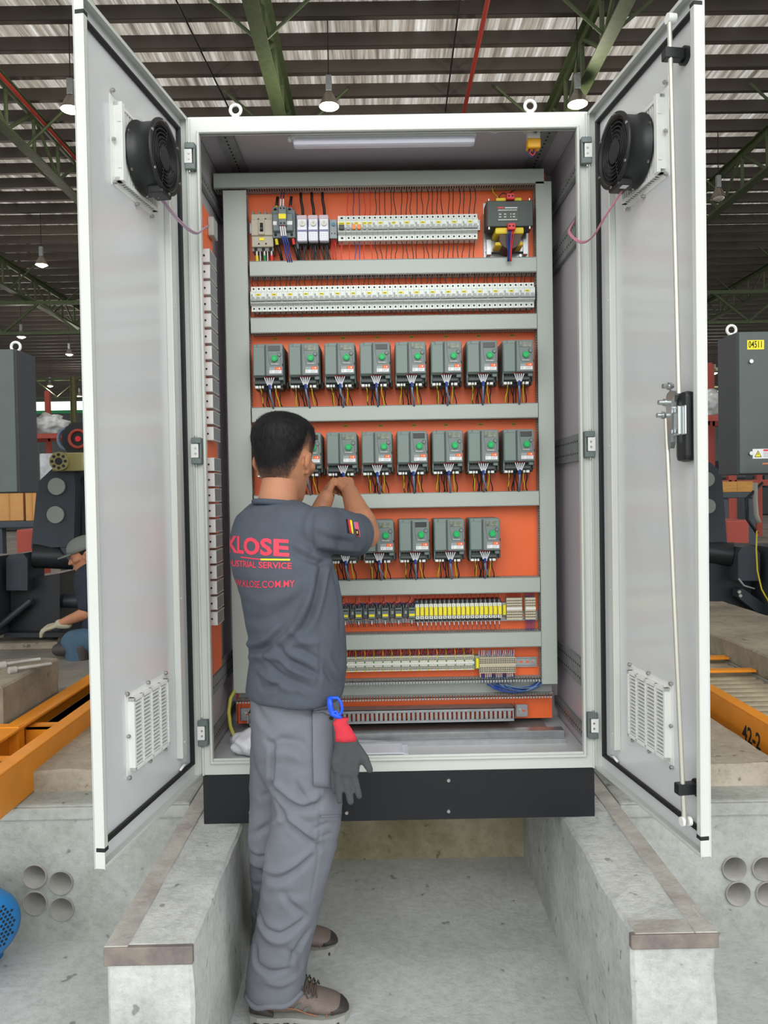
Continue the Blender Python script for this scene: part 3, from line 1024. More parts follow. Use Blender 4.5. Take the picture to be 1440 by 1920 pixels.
def hduct(pxL, pxR, py_top, py_bot, pxm, label, comb=('b',), side_top=True):
    zt = atY(pxm, py_top, DY).z; zb = atY(pxm, py_bot, DY).z
    xl = atY(pxL, (py_top + py_bot) / 2, DY).x; xr = atY(pxR, (py_top + py_bot) / 2, DY).x
    t = thing('cable_duct', label, 'cable duct', (xl, PY, zb), 0, 'grey slotted cable ducts')
    L_ = xr - xl; H = zt - zb; D_ = PY - DY
    B(M_DUCT).box(0, L_, -D_, -D_ + .002, -.001, H + .001, .0008).box(0, L_, -D_ + .0, -D_ + .010, H - .001, H + .001).box(0, L_, -D_, -D_ + .010, -.001, .001).build('duct_cover', t)
    c = B(M_DUCTIN)
    p = .0085
    k = int(L_ / p)
    for zz in (.0012, H - .0012):
        for i in range(k):
            c.box(i * p, i * p + p * .55, -D_ + .004, -.022, zz - .0009, zz + .0009)
        c.box(0, L_, -.024, 0, zz - .0009, zz + .0009)
    c.m(mat('duct_inside_dark', (92, 92, 90), .8)).box(0, L_, -.003, -.001, 0, H)
    c.build('slotted_base', t)
    return t


def vduct(px0a, px1a, py0, px0b, px1b, py1, label, fy=DY):
    a0 = atY(px0a, py0, fy); a1 = atY(px1a, py0, fy); b0 = atY(px0b, py1, fy); b1 = atY(px1b, py1, fy)
    xl = (a0.x + b0.x) / 2; xr = (a1.x + b1.x) / 2
    zt = a0.z; zb = b0.z
    t = thing('cable_duct', label, 'cable duct', (xl, PY, zb), 0, 'grey slotted cable ducts')
    W_ = xr - xl; H = zt - zb; D_ = PY - fy
    B(M_DUCT).box(0, W_, -D_, -D_ + .002, 0, H, .0008).box(-.001, .001, -D_, -D_ + .01, 0, H).box(W_ - .001, W_ + .001, -D_, -D_ + .01, 0, H).build('duct_cover', t)
    c = B(M_DUCTIN)
    p = .0085
    k = int(H / p)
    for xx in (.0012, W_ - .0012):
        for i in range(k):
            c.box(xx - .0009, xx + .0009, -D_ + .004, -.022, i * p, i * p + p * .55)
        c.box(xx - .0009, xx + .0009, -.024, 0, 0, H)
    c.build('slotted_base', t)
    return xl, xr


XL0, XL1 = vduct(416, 465, 357, 441, 476, 1300, 'wide vertical grey cable duct down the left of the orange plate, partly behind the worker')
XR0, XR1 = vduct(1007, 1035, 340, 1015, 1043, 1283, 'vertical grey cable duct down the right edge of the orange plate')
hduct(400, 1020, 321, 348, 710, 'topmost horizontal grey cable duct across the orange plate')
hduct(468, 1006, 486, 513, 740, 'grey cable duct between the top breaker row and the full-width breaker row')
hduct(470, 1007, 592, 620, 740, 'grey cable duct between full-width breaker row and first row of drives')
hduct(472, 1009, 760, 787, 740, 'grey cable duct just above the worker\'s head, between first and second drive rows')
hduct(476, 1011, 925, 952, 740, 'grey cable duct behind the worker\'s hands, between second and third drive rows')
hduct(480, 1013, 1087, 1115, 740, 'grey cable duct between third drive row and the yellow relays')
hduct(482, 1015, 1189, 1217, 740, 'grey cable duct between yellow relays and the long terminal row')
# open duct at the bottom
zt, zb = atY(740, 1277, .28).z, atY(740, 1309, .28).z
x0_, x1_ = -.548, .548
t = thing('cable_duct', 'open cable duct without cover at the bottom of the orange plate, blue wires in it', 'cable duct', (x0_, PY, zb), 0, 'grey slotted cable ducts')
c = B(M_DUCTIN)
L_ = x1_ - x0_; H = zt - zb; p = .0098
c.box(0, L_, -.002, 0, 0, H)
for zz in (0, H):
    c.box(0, L_, -.02, 0, zz - .0012, zz + .0012)
    for i in range(int(L_ / p)):
        c.box(i * p, i * p + p * .62, -.055, -.02, zz - .0012, zz + .0012)
        c.box(i * p, i * p + p * .62, -.055, -.052, zz - .010 if zz else -.008, zz + .0012)
c.build('slotted_base', t)
# ------------------------------------------------------------------ devices on the orange plate (origin of each: on the plate, y=0, towards the viewer is -y)
def wires(t, specs, r=.0016, n=4, nm='wire'):
    """specs: (material, p0, p1, seed)"""
    for (m_, p0, p1, sd) in specs:
        B(m_).tube(wire_path(p0, p1, .004, 6, sd), r, n).build(nm, t)


# ---- frequency drives
def make_drive(var):
    rnd = random.Random(var)
    t = thing('frequency_drive', 'x', 'frequency drive')
    W_, Ht, D_ = .104, .106, .125       # front width, front height, depth ; z=0 is lower edge of the front cover
    x0, x1 = -W_ / 2, W_ / 2
    b = B(M_DRIVE)
    xp = x0 + .042
    b.box(x0, x1 - .004, -D_ + .012, -.001, -.004, Ht, .003)
    b.box(x0 + .001, xp, -D_ + .004, -D_ + .03, 0, Ht - .010, .003)
    b.box(x0 + .014, x1 - .006, -D_ + .008, -D_ + .03, 0, Ht, .002)
    b.m(M_DRIVED).box(x1 - .006, x1, -D_ + .02, -.002, -.028, Ht - .008, .002).box(x1 - .002, x1 + .006, -.05, -.01, -.035, -.012, .002)
    b.build('housing', t)
    f = B(M_DRIVEF).box(xp + .002, x1 - .003, -D_ - .003, -D_ + .02, -.001, Ht - .003, .004)
    f.m(M_DRIVED).box(xp - .001, xp + .003, -D_ + .002, -D_ + .015, 0, Ht - .004)
    yf = -D_ - .003
    f.m(M_DRIVED)
    f.tube([(xp + .009, yf, Ht - .006), (xp + .010, yf, Ht - .03), (xp + .015, yf, Ht - .066), (xp + .018, yf, Ht - .072), (x1 - .012, yf, Ht - .074), (x1 - .009, yf, Ht - .07), (x1 - .010, yf, Ht - .05), (x1 - .014, yf, Ht - .045)], .0006, 4)
    f.m(M_HOLE).box(x1 - .0055, x1 - .003, yf - .001, yf + .001, .030, .038)
    fo = f.build('front_panel', t)
    ds = B(M_LCD if var % 3 else M_LCD2).box(xp + .012, x1 - .012, yf - .0015, yf, Ht - .026, Ht - .009, .0005)
    ds.build('display', t)
    xc = xp + .032
    B(M_GREEN).cyl((xc, yf, .055), (xc, yf - .009, .055), .0112, .0102, 20).torus((xc, yf - .009, .055), (0, 1, 0), .0075, .0012, 20, 5).build('knob', t)
    B(M_DRIVEF).cyl((xc + .0155, yf, .068), (xc + .0155, yf - .003, .068), .0056, n=14).m(M_DRIVED).torus((xc + .0155, yf - .0003, .068), (0, 1, 0), .0064, .0008, 16, 4).build('button', t)
    l = B(M_LABEL).box(xp + .014, xp + .033, yf - .0006, yf, .006, .017).box(xp + .034, x1 - .008, yf - .0006, yf, .006, .017)
    l.m(M_LGREY).box(xp + .014, xp + .033, yf - .0004, yf, .0175, .026)
    l.m(M_LORANGE).box(xp + .034, x1 - .008, yf - .0006, yf, .0172, .027)
    l.m(M_YEL).cyl((xp + .040, yf - .0006, .0222), (xp + .040, yf - .001, .0222), .0025, n=3, smooth=False).m(M_WHITE).cyl((xp + .047, yf - .0006, .0222), (xp + .047, yf - .001, .0222), .0025, n=8)
    l.m(M_LGREY)
    for i in range(3): l.box(xp + .036, x1 - .011 - .003 * i, yf - .0009, yf - .0006, .0145 - i * .003, .0153 - i * .003)
    for i in range(2): l.box(xp + .016, xp + .023, yf - .0009, yf - .0006, .0135 - i * .004, .0145 - i * .004)
    l.build('warning_label', t)
    text_obj('brand_lettering', 'Schneider', .0062, M_WHITE, face_cam(xc, yf - .0003, .0375), t, extrude=.0001)
    # terminal bay
    k = B(M_DRIVED).box(x0 + .003, x1 - .008, -D_ + .03, -.01, -.030, -.002).box(x0 + .003, x1 - .014, -D_ + .012, -D_ + .035, -.026, -.016, .002)
    k.m(M_DRIVE).box(x1 - .020, x1 - .004, -D_ + .012, -D_ + .04, -.014, -.002, .002).box(x0, x0 + .004, -D_ + .02, -.01, -.034, 0, .001)
    k.m(M_HOLE)
    for i in range(4): k.cyl((x0 + .012 + i * .009, -D_ + .0295, -.0085), (x0 + .012 + i * .009, -D_ + .031, -.0085), .003, n=8)
    for i in range(2): k.cyl((x1 - .032 + i * .008, -D_ + .0295, -.009), (x1 - .032 + i * .008, -D_ + .031, -.009), .003, n=8)
    k.build('terminal_bay', t)
    c = B(M_WHITE)
    for i, xx in enumerate((.004, .017, .026, .053, .067, .077)):
        c.box(x0 + xx, x0 + xx + (.011 if i in (0, 5) else .0065), -D_ + .022, -D_ + .045, -.0385, -.030, .001)
    c.m(M_DRIVED).box(x0 + .002, x1 - .01, -D_ + .046, -.02, -.040, -.028)
    c.build('wire_clamps', t)
    # ferruled control wires fan into one cable
    xb = x0 + .052 + rnd.uniform(-.002, .002)
    n_ = 5
    for i in range(n_):
        xx = xb + (i - 2) * .0078
        q = B(M_RED).cyl((xx, -D_ + .010, -.002), (xx, -D_ + .008, -.006), .0017, n=5).m(M_WWHT).cyl((xx, -D_ + .008, -.006), (xb + (i - 2) * .003, -D_ + .012, -.031), .0019, n=5)
        q.build('ferruled_wire', t)
    dx = rnd.uniform(-.012, .010)
    zend = -.101
    cc = B(M_WBLU).cyl((xb, -D_ + .012, -.028), (xb, -D_ + .014, -.044), .0048, .0036, 8).m(M_WLBL)
    pts = [Vector((xb, -D_ + .014, -.042)), Vector((xb + dx * .2, -D_ + .02, -.06)), Vector((xb + dx * (1.6 if var == 1 else .7), -D_ + .04, -.078)), Vector((xb + dx, -D_ + .065, zend))]
    cc.tube(pts, .0034, 6)
    cc.build('control_cable', t)
    for i, (xx, mm) in enumerate(((.018, M_WYEL), (.024, M_WBLK), (.032, M_WBLK), (.040, M_WBLK), (.046, M_WBLK), (.060, M_WBLK), (.069, M_WRED), (.072, M_WYEL), (.079, M_WBLK))):
        p0 = Vector((x0 + xx, -D_ + .034, -.034)); p1 = Vector((x0 + xx + rnd.uniform(.000, .012), -D_ + .075, zend))
        B(mm).tube(wire_path(p0, p1, .004, 5, var * 20 + i), .0015 if mm is M_WRED else .0023, 4).build('power_wire', t)
    return t


DRY = .330
DF_Y = DRY - .125
proto = [make_drive(v) for v in (0, 1, 2)]
rows = [
    ([(473, 533), (541, 600), (608, 667), (675, 733), (741.7, 800), (808, 868), (875, 936), (943, 1003)], 645, 503, 635.5, 973, 706, 700.5, 'top drive row'),
    ([(478, 537), (545, 604), (612, 671), (679, 736), (745, 803), (811, 870), (876, 939), (942, 1007)], 810, 641, 804, 975, 872, 866, 'second drive row'),
    ([(618, 674), (683, 739), (748, 807), (813, 874), (880, 941)], 974, 777, 971.5, 910, 1036, 1036, 'third drive row'),
]
place = {0: ['far left, above the worker\'s head', 'second from left', 'third from left', 'fourth from left', 'fifth from left', 'sixth from left', 'seventh from left', 'far right'],
         1: ['far left, almost hidden behind the worker\'s head', 'second from left, cut by the worker\'s head', 'third from left, which the worker is wiring', 'fourth from left', 'fifth from left', 'sixth from left', 'seventh from left', 'far right'],
         2: ['behind the worker\'s sleeve', 'beside the worker\'s elbow', 'third from right', 'second from right', 'far right, beside empty orange plate']}
used = set()
first = {0: True, 1: True, 2: True}
for ri, (xs_, ta, xa_, tb_, xb_, ba, bb, nm) in enumerate(rows):
    z_top = (atY(xa_, ta, DF_Y).z + atY(xb_, tb_, DF_Y).z) / 2
    for i, (a, b) in enumerate(xs_):
        xc = (atY(a, 680, DF_Y).x + atY(b, 680, DF_Y).x) / 2
        # vertical lean: sample at the right height
        ym = (ta + 40)
        xc = (atY(a, ym, DF_Y).x + atY(b, ym, DF_Y).x) / 2
        v = (i * 2 + ri) % 3
        lab = 'frequency drive, %s in the %s' % (place[ri][i], nm)
        loc = Vector((xc, DRY - .002, z_top - .106))
        if first[v]:
            d_ = proto[v]; first[v] = False
            d_.location = loc; d_['label'] = lab
        else:
            d_ = dup(proto[v], loc, lab)
        d_['group'] = 'frequency drives on the orange plate'
        if ri == 2:
            pass
# yellow stickers above the drives
for ri, (tx, ty) in enumerate((((516, 579, 643, 707, 771, 836, 897, 960), 632), ((648, 713, 776, 836, 901, 963), 798), ((777, 845, 893), 0))):
    if not ty: continue
    for i, x_ in enumerate(tx):
        P = atY(x_, ty + (4 - i * 1.0 if ri == 0 else 1 - i * .7), PY)
        s_ = B(M_YELD).box(-.008, .008, -.001, -.0002, -.0045, .0045)
        s_.m(M_INK)
        for q in range(4): s_.box(-.005 + q * .003, -.0032 + q * .003, -.0012, -.001, -.002, .002)
        o = s_.build('number_sticker', None, (P.x, PY, P.z))
        tag(o, 'small yellow sticker above the %s drive of the %s' % ((ORD[i] if ri == 0 else ORD[i + 2]) + ' from left', 'top drive row' if ri == 0 else 'second drive row'), 'sticker', 'yellow stickers above the drives')

# ---- modular circuit breakers
BW = .01765


def prof(x0, x1, mb, material):
    H = .083
    mb.m(material)
    mb.prism([(0, 0), (-.044, 0), (-.044, .018), (-.062, .024), (-.062, .062), (-.060, .064), (-.046, .066), (-.046, H), (0, H)], 'x', x0, x1)


def breaker(n, label, tagc=True, lever=M_MCBG, cap=None, wire=(M_WBLK, M_WBLK), seed=0, up=.04, dn=.04):
    t = thing('circuit_breaker', label, 'circuit breaker')
    w_ = n * BW
    b = MB()
    for i in range(n):
        prof(-w_ / 2 + i * BW + .0003, -w_ / 2 + (i + 1) * BW - .0003, b, M_MCB)
    b.m(M_MCBG)
    b.box(-w_ / 2 + .0003, w_ / 2 - .0003, -.0625, -.060, .026, .037)
    b.m(mat('breaker_print_green', (150, 186, 170), .6)).box(-w_ / 2 + .003, w_ / 2 - .003, -.0624, -.0618, .0600, .0606)
    b.m(M_LGREY)
    for i in range(n): b.box(-w_ / 2 + i * BW + .002, -w_ / 2 + i * BW + .0075, -.0624, -.0618, .046, .054) if i == 0 else None
    b.m(M_HOLE)
    for i in range(n):
        xc = -w_ / 2 + (i + .5) * BW
        b.cyl((xc, -.0460, .0755), (xc, -.0465, .0755), .0032, n=8).cyl((xc, -.0440, .009), (xc, -.0445, .009), .0032, n=8)
    b.build('housing', t)
    lv = B(lever)
    if lever is M_MCBG:
        for i in range(n): lv.box(-w_ / 2 + i * BW + .004, -w_ / 2 + (i + 1) * BW - .004, -.069, -.061, .030, .044, .001)
        if n > 1: lv.box(-w_ / 2 + .002, w_ / 2 - .002, -.0685, -.062, .0295, .0345, .001)
    else:
        for i in range(n): lv.box(-w_ / 2 + i * BW + .003, -w_ / 2 + (i + 1) * BW - .003, -.071, -.061, .030, .046, .001)
    lv.build('toggle', t)
    if tagc:
        y_ = B(M_YEL).box(-.007, .007, -.0632, -.062, .0485, .0555)
        y_.m(M_INK)
        for q in range(4): y_.box(-.005 + q * .0026, -.0033 + q * .0026, -.0635, -.0632, .0505, .0535)
        y_.build('number_tag', t)
    for i in range(n):
        xc = -w_ / 2 + (i + .5) * BW
        if wire[0]: B(wire[0]).tube(wire_path((xc, -.03, .082), (xc + random.Random(seed + i).uniform(-.004, .004), -.035, .083 + up), .004, 5, seed + i), .0018, 4).build('wire', t)
        if wire[1]: B(wire[1]).tube(wire_path((xc, -.03, .001), (xc + random.Random(seed + 9 + i).uniform(-.004, .004), -.035, -dn), .004, 5, seed + 9 + i), .0018, 4).build('wire', t)
    return t


YF = PY - .010      # rail surface
FRY = YF - .045
def rail(pxL, pxR, py, label):
    a = atY(pxL, py, YF); b = atY(pxR, py, YF)
    z = (a.z + b.z) / 2
    t = thing('mounting_rail', label, 'rail', ((a.x), PY, z))
    L_ = b.x - a.x
    r = B(M_GALV).box(0, L_, -.010, -.009, -.0175, .0175).box(0, L_, -.010, -.0, -.013, -.012).box(0, L_, -.010, 0, .012, .013).box(0, L_, -.002, -.0005, -.013, .013)
    r.m(M_ORANGE)
    k = int(L_ / .022)
    for i in range(k): r.box(.006 + i * .022, .018 + i * .022, -.0108, -.010, -.003, .003)
    r.build('rail_profile', t)
    B(M_SCREW).cyl((L_ - .01, -.010, 0), (L_ - .01, -.016, 0), .005, n=12).build('screw', t)
    return z


# row 2: 18 three-pole breakers
za = atY(740, 533, FRY).z; zb_ = atY(740, 580, FRY).z
z0_ = zb_
xL = atY(471, 560, FRY).x; xR = atY(1001.5, 560, FRY).x
pitch = (xR - xL) / 18
pr = [breaker(3, 'x', seed=s_ * 31, up=.05, dn=.03) for s_ in (1, 2, 3)]
sc_ = pitch / (3 * BW)
for i in range(18):
    lab = 'white three-pole circuit breaker, %s from left in the full-width breaker row' % ORD[i] if i < 17 else 'white three-pole circuit breaker at the right end of the full-width breaker row'
    loc = (xL + (i + .5) * pitch, YF, z0_)
    if i < 3: t = pr[i]; t.location = loc; t['label'] = lab
    else: t = dup(pr[i % 3], loc, lab)
    t.scale = (sc_, 1, 1)
    t['group'] = 'three-pole breakers in the full-width row'
rail(468, 1006, 560, 'steel mounting rail behind the full-width breaker row')
# row 1 breakers
z1_ = atY(765, 449.5, FRY).z
M_LEV = mat('toggle_dark', (60, 64, 60), .5)
M_LEVO = mat('toggle_orange', (236, 130, 40), .45)
items = [(633.5, 648.5, 1, M_LEV, 'white breaker with black toggle, leftmost in the upper breaker row', (None, M_WRED)),
         (648.5, 658.5, 1, M_MCBG, 'single-pole breaker with grey toggle, left of the orange one in the upper row', (M_WRED, M_WRED)),
         (658.5, 678.5, 2, M_LEVO, 'residual current breaker with orange toggle in the upper breaker row', (M_WDBL, M_WBLU)),
         (678.5, 688.5, 1, M_MCBG, 'single-pole breaker directly right of the orange toggle', (M_WRED, M_WRED)),
         (688.5, 698.5, 1, M_MCBG, 'single-pole breaker second right of the orange toggle, before the black-wired ones', (M_WRED, M_WRED)),
         (698.5, 728, 3, M_MCBG, 'three-pole breaker, first with black wires in the upper row', (M_WBLK, M_WBLK)),
         (728, 747.8, 2, M_MCBG, 'two-pole breaker with black wires in the upper row', (M_WBLK, M_WBLK)),
         (747.8, 777.2, 3, M_MCBG, 'three-pole breaker right after the two-pole one in the upper row', (M_WBLK, M_WBLK)),
         (777.2, 806.7, 3, M_MCBG, 'three-pole breaker, fourth from the right end of the upper row', (M_WBLK, M_WBLK)),
         (806.7, 836.2, 3, M_MCBG, 'three-pole breaker, third from the right end of the upper row', (M_WBLK, M_WBLK)),
         (836.2, 865.7, 3, M_MCBG, 'three-pole breaker, second from the right end of the upper row', (M_WBLK, M_WBLK)),
         (865.7, 895.2, 3, M_MCBG, 'three-pole breaker at the right end of the upper row, beside the transformer', (M_WBLK, M_WBLK))]
for i, (a, b, n, lv, lab, wr) in enumerate(items):
    t = breaker(n, lab, lever=lv, wire=wr, seed=100 + i * 17, up=.09, dn=.075)
    xa_ = atY(a, 425, FRY).x; xb_ = atY(b, 425, FRY).x
    t.location = ((xa_ + xb_) / 2, YF, z1_)
    t.scale = ((xb_ - xa_) / (n * BW), 1, 1)
    t['group'] = 'breakers of the upper row'
rail(468, 900, 425, 'steel mounting rail of the uppermost device row')

# moulded case circuit breaker
def local(px, py, y): return atY(px, py, y)
Yf = PY - .075
a = local(470, 393, Yf); b = local(512, 468, Yf)
W_, H = b.x - a.x, a.z - b.z
t = thing('main_breaker', 'beige moulded main circuit breaker with black switch, top left device', 'main breaker', ((a.x + b.x) / 2, PY, b.z))
h = W_ / 2
m = B(M_MCCB).box(-h, h, -.068, 0, .012, H - .012, .002).box(-h, h, -.074, -.05, H * .36, H * .76, .002)
m.m(mat('mccb_grey_end', (128, 130, 122), .55)).box(-h, h, -.06, 0, 0, .022, .001)
for i in range(4): m.box(-h + i * (W_ - .008) / 3, -h + i * (W_ - .008) / 3 + .008, -.06, 0, H - .016, H, .001)
m.box(-h, h, -.045, 0, H - .022, H - .004)
m.build('housing', t)
B(M_MCCB).box(-.012, .010, -.079, -.07, H * .37, H * .72, .002).m(M_HOLE).box(-.006, .005, -.0795, -.078, H * .44, H * .66).build('switch_frame', t)
B(M_BPLA).box(-.005, .004, -.088, -.078, H * .47, H * .53, .001).build('toggle', t)
B(M_YEL).box(-.010, .006, -.0705, -.068, H * .245, H * .31).build('number_tag', t)
hl = B(M_HOLE)
for xx in (-.012, .012):
    for zz in (H - .03, .022): hl.cyl((xx, -.0685, zz), (xx, -.069, zz), .003, n=8)
for xx in (-.024, .002, .026): hl.cyl((xx, -.0605, .006), (xx, -.0612, .006), .006, n=10)
hl.build('screw_recess', t)
for xx, mm in ((-.022, M_WYEL), (.004, M_WGRN), (.028, M_WRED)):
    c = B(M_SCREW).cyl((xx, -.055, .004), (xx, -.052, -.016), .005, n=8).m(mm).cyl((xx, -.052, -.012), (xx + .001, -.05, -.034), .0056, n=10).m(M_WBLK).cyl((xx + .001, -.05, -.034), (xx + .002, -.05, -.075), .0052, n=10)
    c.build('supply_cable', t)
for xx in (-.010, .015): B(M_WWHT).box(xx - .001, xx + .001, -.06, -.03, -.07, .004).build('phase_separator', t)

# contactor beside it
Yf = PY - .09
a = local(509, 388, Yf); b = local(553, 445, Yf)
W_, H = b.x - a.x, a.z - b.z
t = thing('contactor', 'large grey contactor with white ferruled wires, right of the main breaker', 'contactor', ((a.x + b.x) / 2, PY, b.z))
h = W_ / 2
M_CONT = mat('contactor_grey', (104, 116, 116), .5)
m = B(M_CONT).box(-h, h, -.075, 0, .004, H - .004, .002).box(-h + .002, h - .006, -.088, -.05, H * .22, H * .8, .003).box(-h, -h + .02, -.07, -.02, H - .01, H + .008, .001).box(h - .03, h - .008, -.07, -.02, H - .01, H + .006, .001)
m.m(M_DRIVED).box(h - .006, h + .010, -.06, 0, -.03, H - .012, .004)
m.m(M_HOLE).cyl((-h + .01, -.0755, .014), (-h + .01, -.077, .014), .005, n=10).cyl((h - .012, -.0755, .014), (h - .012, -.077, .014), .005, n=10).cyl((-h + .01, -.0755, H - .006), (-h + .01, -.071, H - .002), .005, n=10).cyl((h - .018, -.0755, H - .006), (h - .018, -.071, H - .002), .005, n=10)
m.build('housing', t)
B(M_CONT).box(-.014, .012, -.104, -.08, H * .35, H * .98, .002).m(M_HOLE).cyl((-.006, -.1045, H * .42), (-.006, -.105, H * .42), .003, n=8).cyl((.005, -.1045, H * .42), (.005, -.105, H * .42), .003, n=8).cyl((-.006, -.1045, H * .9), (-.006, -.105, H * .9), .003, n=8).cyl((.005, -.1045, H * .9), (.005, -.105, H * .9), .003, n=8).build('auxiliary_contact', t)
B(M_YEL).box(-.013, .011, -.1055, -.104, H * .56, H * .72).build('number_tag', t)
B(M_LABEL).box(-h + .004, -h + .016, -.0885, -.088, H * .42, H * .54).box(h - .026, h - .008, -.0885, -.088, H * .42, H * .54).build('print_label', t)
for xx in (-.007, .002):
    B(M_WWHT).cyl((xx, -.10, H * .95), (xx, -.09, H + .025), .0026, n=6).m(M_WDBL).cyl((xx, -.09, H + .025), (xx, -.06, H + .06), .002, n=6).build('ferruled_wire', t)
for xx in (-.008, -.001, .006):
    B(M_RED).cyl((xx, -.104, H * .33), (xx, -.105, H * .3), .0022, n=6).m(M_WWHT).cyl((xx, -.105, H * .31), (xx + .003, -.10, H * .02), .0026, n=6).m(M_WBLU).tube([(xx + .003, -.10, H * .02), (xx + .01, -.09, -.02), (xx + .012, -.08, -.05), (xx + .018, -.06, -.075)], .0022, 6).build('ferruled_wire', t)
for xx, m_, top in ((-h + .012, M_WYEL, 1), (h - .018, M_WRED, 1), (-h + .010, M_WYEL, 0), (h - .010, M_WRED, 0)):
    if top: B(m_).cyl((xx, -.055, H - .002), (xx, -.05, H + .016), .0055, n=10).m(M_WBLK).tube([(xx, -.05, H + .014), (xx + .001, -.045, H + .03), (xx + .004, -.045, H + .05)], .0052, 8).build('supply_cable', t)
    else: B(M_WBLK).cyl((xx, -.06, .012), (xx + .003, -.062, -.02), .009, n=10).m(m_).cyl((xx + .001, -.066, .002), (xx + .004, -.068, -.018), .0058, n=10).m(M_WBLK).tube([(xx + .004, -.064, -.014), (xx + .012, -.06, -.04), (xx + .018, -.05, -.07)], .0052, 8).build('supply_cable', t)

# three fused measuring blocks
for i, (a_, b_x) in enumerate(((555.5, 576), (576.5, 596.5), (597, 616.5))):
    Yf = PY - .08
    a = local(a_, 402 - i * .3, Yf); b = local(b_x, 451 - i * .3, Yf)
    W_, H = b.x - a.x, a.z - b.z
    t = thing('fuse_block', 'white fuse block with transparent cover and black cables, %s of three' % ('leftmost', 'middle', 'rightmost')[i], 'fuse block', ((a.x + b.x) / 2, PY, b.z), 0, 'white fuse blocks')
    h = W_ / 2 - .0008
    B(mat('fuse_white', (224, 226, 236), .35)).box(-h, h, -.075, 0, 0, H, .003).m(mat('fuse_black_side', (48, 48, 52), .5)).box(h - .002, h + .0008, -.055, 0, -.002, H - .006).box(-h, h, -.05, 0, -.004, .004).build('housing', t)
    c = B(mat('fuse_top_print', (196, 176, 186), .4)).box(-h + .001, h - .001, -.0765, -.075, H * .84, H * .98, .0005).m(mat('fuse_print_lilac', (120, 120, 160), .5)).box(-h + .001, h - .001, -.0765, -.075, H * .36, H * .43).box(-h + .001, -h + .003, -.0765, -.075, H * .55, H * .8)
    c.m(M_LGREY)
    for r_ in range(3):
        for q in range(3): c.box(-.009 + q * .008, -.007 + q * .008, -.0765, -.075, H * (.1 + .08 * r_), H * (.12 + .08 * r_))
    c.build('printed_front', t)
    B(mat('fuse_dial', (214, 210, 196), .4)).cyl((.002, -.075, H * .67), (.002, -.081, H * .67), .0095, n=20).m(M_LGREY).box(-.003, .007, -.0815, -.081, H * .665, H * .675).box(.0015, .0025, -.0815, -.081, H * .6, H * .74).build('dial', t)
    for q in range(5):
        xx = -h + .004 + q * (2 * h - .008) / 4
        B(M_WBLK).tube(wire_path((xx, -.05, .002), (xx + (.008 if i else .003), -.05, -.068), .003, 5, 200 + i * 10 + q), .0026, 5).build('cable', t)
    B([M_WYEL, M_WGRN, M_WRED][i]).cyl((.002, -.05, H - .004), (.002, -.048, H + .004), .0048, n=8).m(M_WBLK).tube([(.002, -.048, H + .003), (.001, -.045, H + .03), (-.004, -.045, H + .06), (-.004, -.045, H + .085)], .0048, 8).build('supply_cable', t)

# small grey clamp
a = local(617, 411, PY - .05); b = local(632.5, 447, PY - .05)
W_, H = b.x - a.x, a.z - b.z
t = thing('indicator_clamp', 'small grey rail clamp with blue dot and red wires, left of upper breakers', 'clamp', ((a.x + b.x) / 2, PY, b.z))
B(mat('clamp_grey', (150, 158, 162), .5)).box(-W_ / 2, W_ / 2, -.05, 0, .0, H, .002).m(M_LGREY).box(-W_ / 2 + .001, W_ / 2 - .001, -.052, -.05, .0, H * .42, .001).build('housing', t)
B(mat('dot_teal', (48, 120, 150), .4)).cyl((.001, -.05, H * .72), (.001, -.055, H * .72), .006, n=16).build('blue_dot', t)
B(M_HOLE).cyl((-.005, -.0525, H * .25), (-.005, -.053, H * .25), .002, n=8).cyl((.005, -.0525, H * .25), (.005, -.053, H * .25), .002, n=8).build('screw_recess', t)
for q in range(4): B(M_WRED).tube(wire_path((-.006 + q * .004, -.04, .002), (-.004 + q * .005, -.04, -.075), .003, 5, 300 + q), .0014, 4).build('wire', t)

# ---- transformer
Yc = PY - .10
a = local(915, 377, Yc); b = local(1000, 425, Yc)
P = local(957, 402, Yc)
t = thing('control_transformer', 'black control transformer with yellow coil on galvanised bracket, top right of plate', 'transformer', (P.x, PY, P.z))
B(M_GALV).box(-.078, .078, -.003, -.001, -.115, .075, .001).box(-.068, .070, -.022, -.018, -.100, -.060, .001).box(-.07, -.055, -.03, -.002, -.11, -.06).box(.055, .07, -.03, -.002, -.11, -.06).build('base_plate', t)
B(M_TRAFO).box(-.078, .076, -.10, -.028, -.040, .046, .002).m(mat('core_side_brown', (70, 52, 44), .5)).box(-.079, -.077, -.098, -.03, -.038, .044).build('iron_core', t)
B(mat('coil_cheek_yellow', (222, 196, 40), .5)).box(-.046, .040, -.095, -.01, .046, .058, .004).build('coil_cheek', t)
B(MATS['coil_cheek_yellow']).box(-.05, .046, -.095, -.012, -.062, -.040, .006).m(M_COIL).box(-.050, .046, -.085, -.02, -.098, -.085, .008).m(mat('coil_copper_dark', (70, 48, 34), .5)).cyl((0, -.09, -.074), (0, -.01, -.074), .036, n=24).build('coil', t)
for (a_, b_, c_, d_, e_, f_, zz) in ((-.014, .014, -.112, -.085, .046, .066, .057), (-.012, .014, -.118, -.090, -.056, -.034, -.044)):
    rt_ = B(M_RED).box(a_, b_, c_, d_, e_, f_, .002).m(M_HOLE)
    for xx in (-.006, .006): rt_.cyl((xx, c_ - .0005, zz), (xx, c_ - .001, zz), .003, n=8)
    rt_.build('terminal_block', t)
B(mat('plate_dark', (60, 72, 66), .5)).box(-.044, .026, -.1012, -.10, -.022, .026).build('rating_plate', t)
lt = B(M_LABEL)
for q in range(12): lt.box(-.018 + q * .0035, -.0155 + q * .0035, -.1016, -.1012, .0195, .0235)
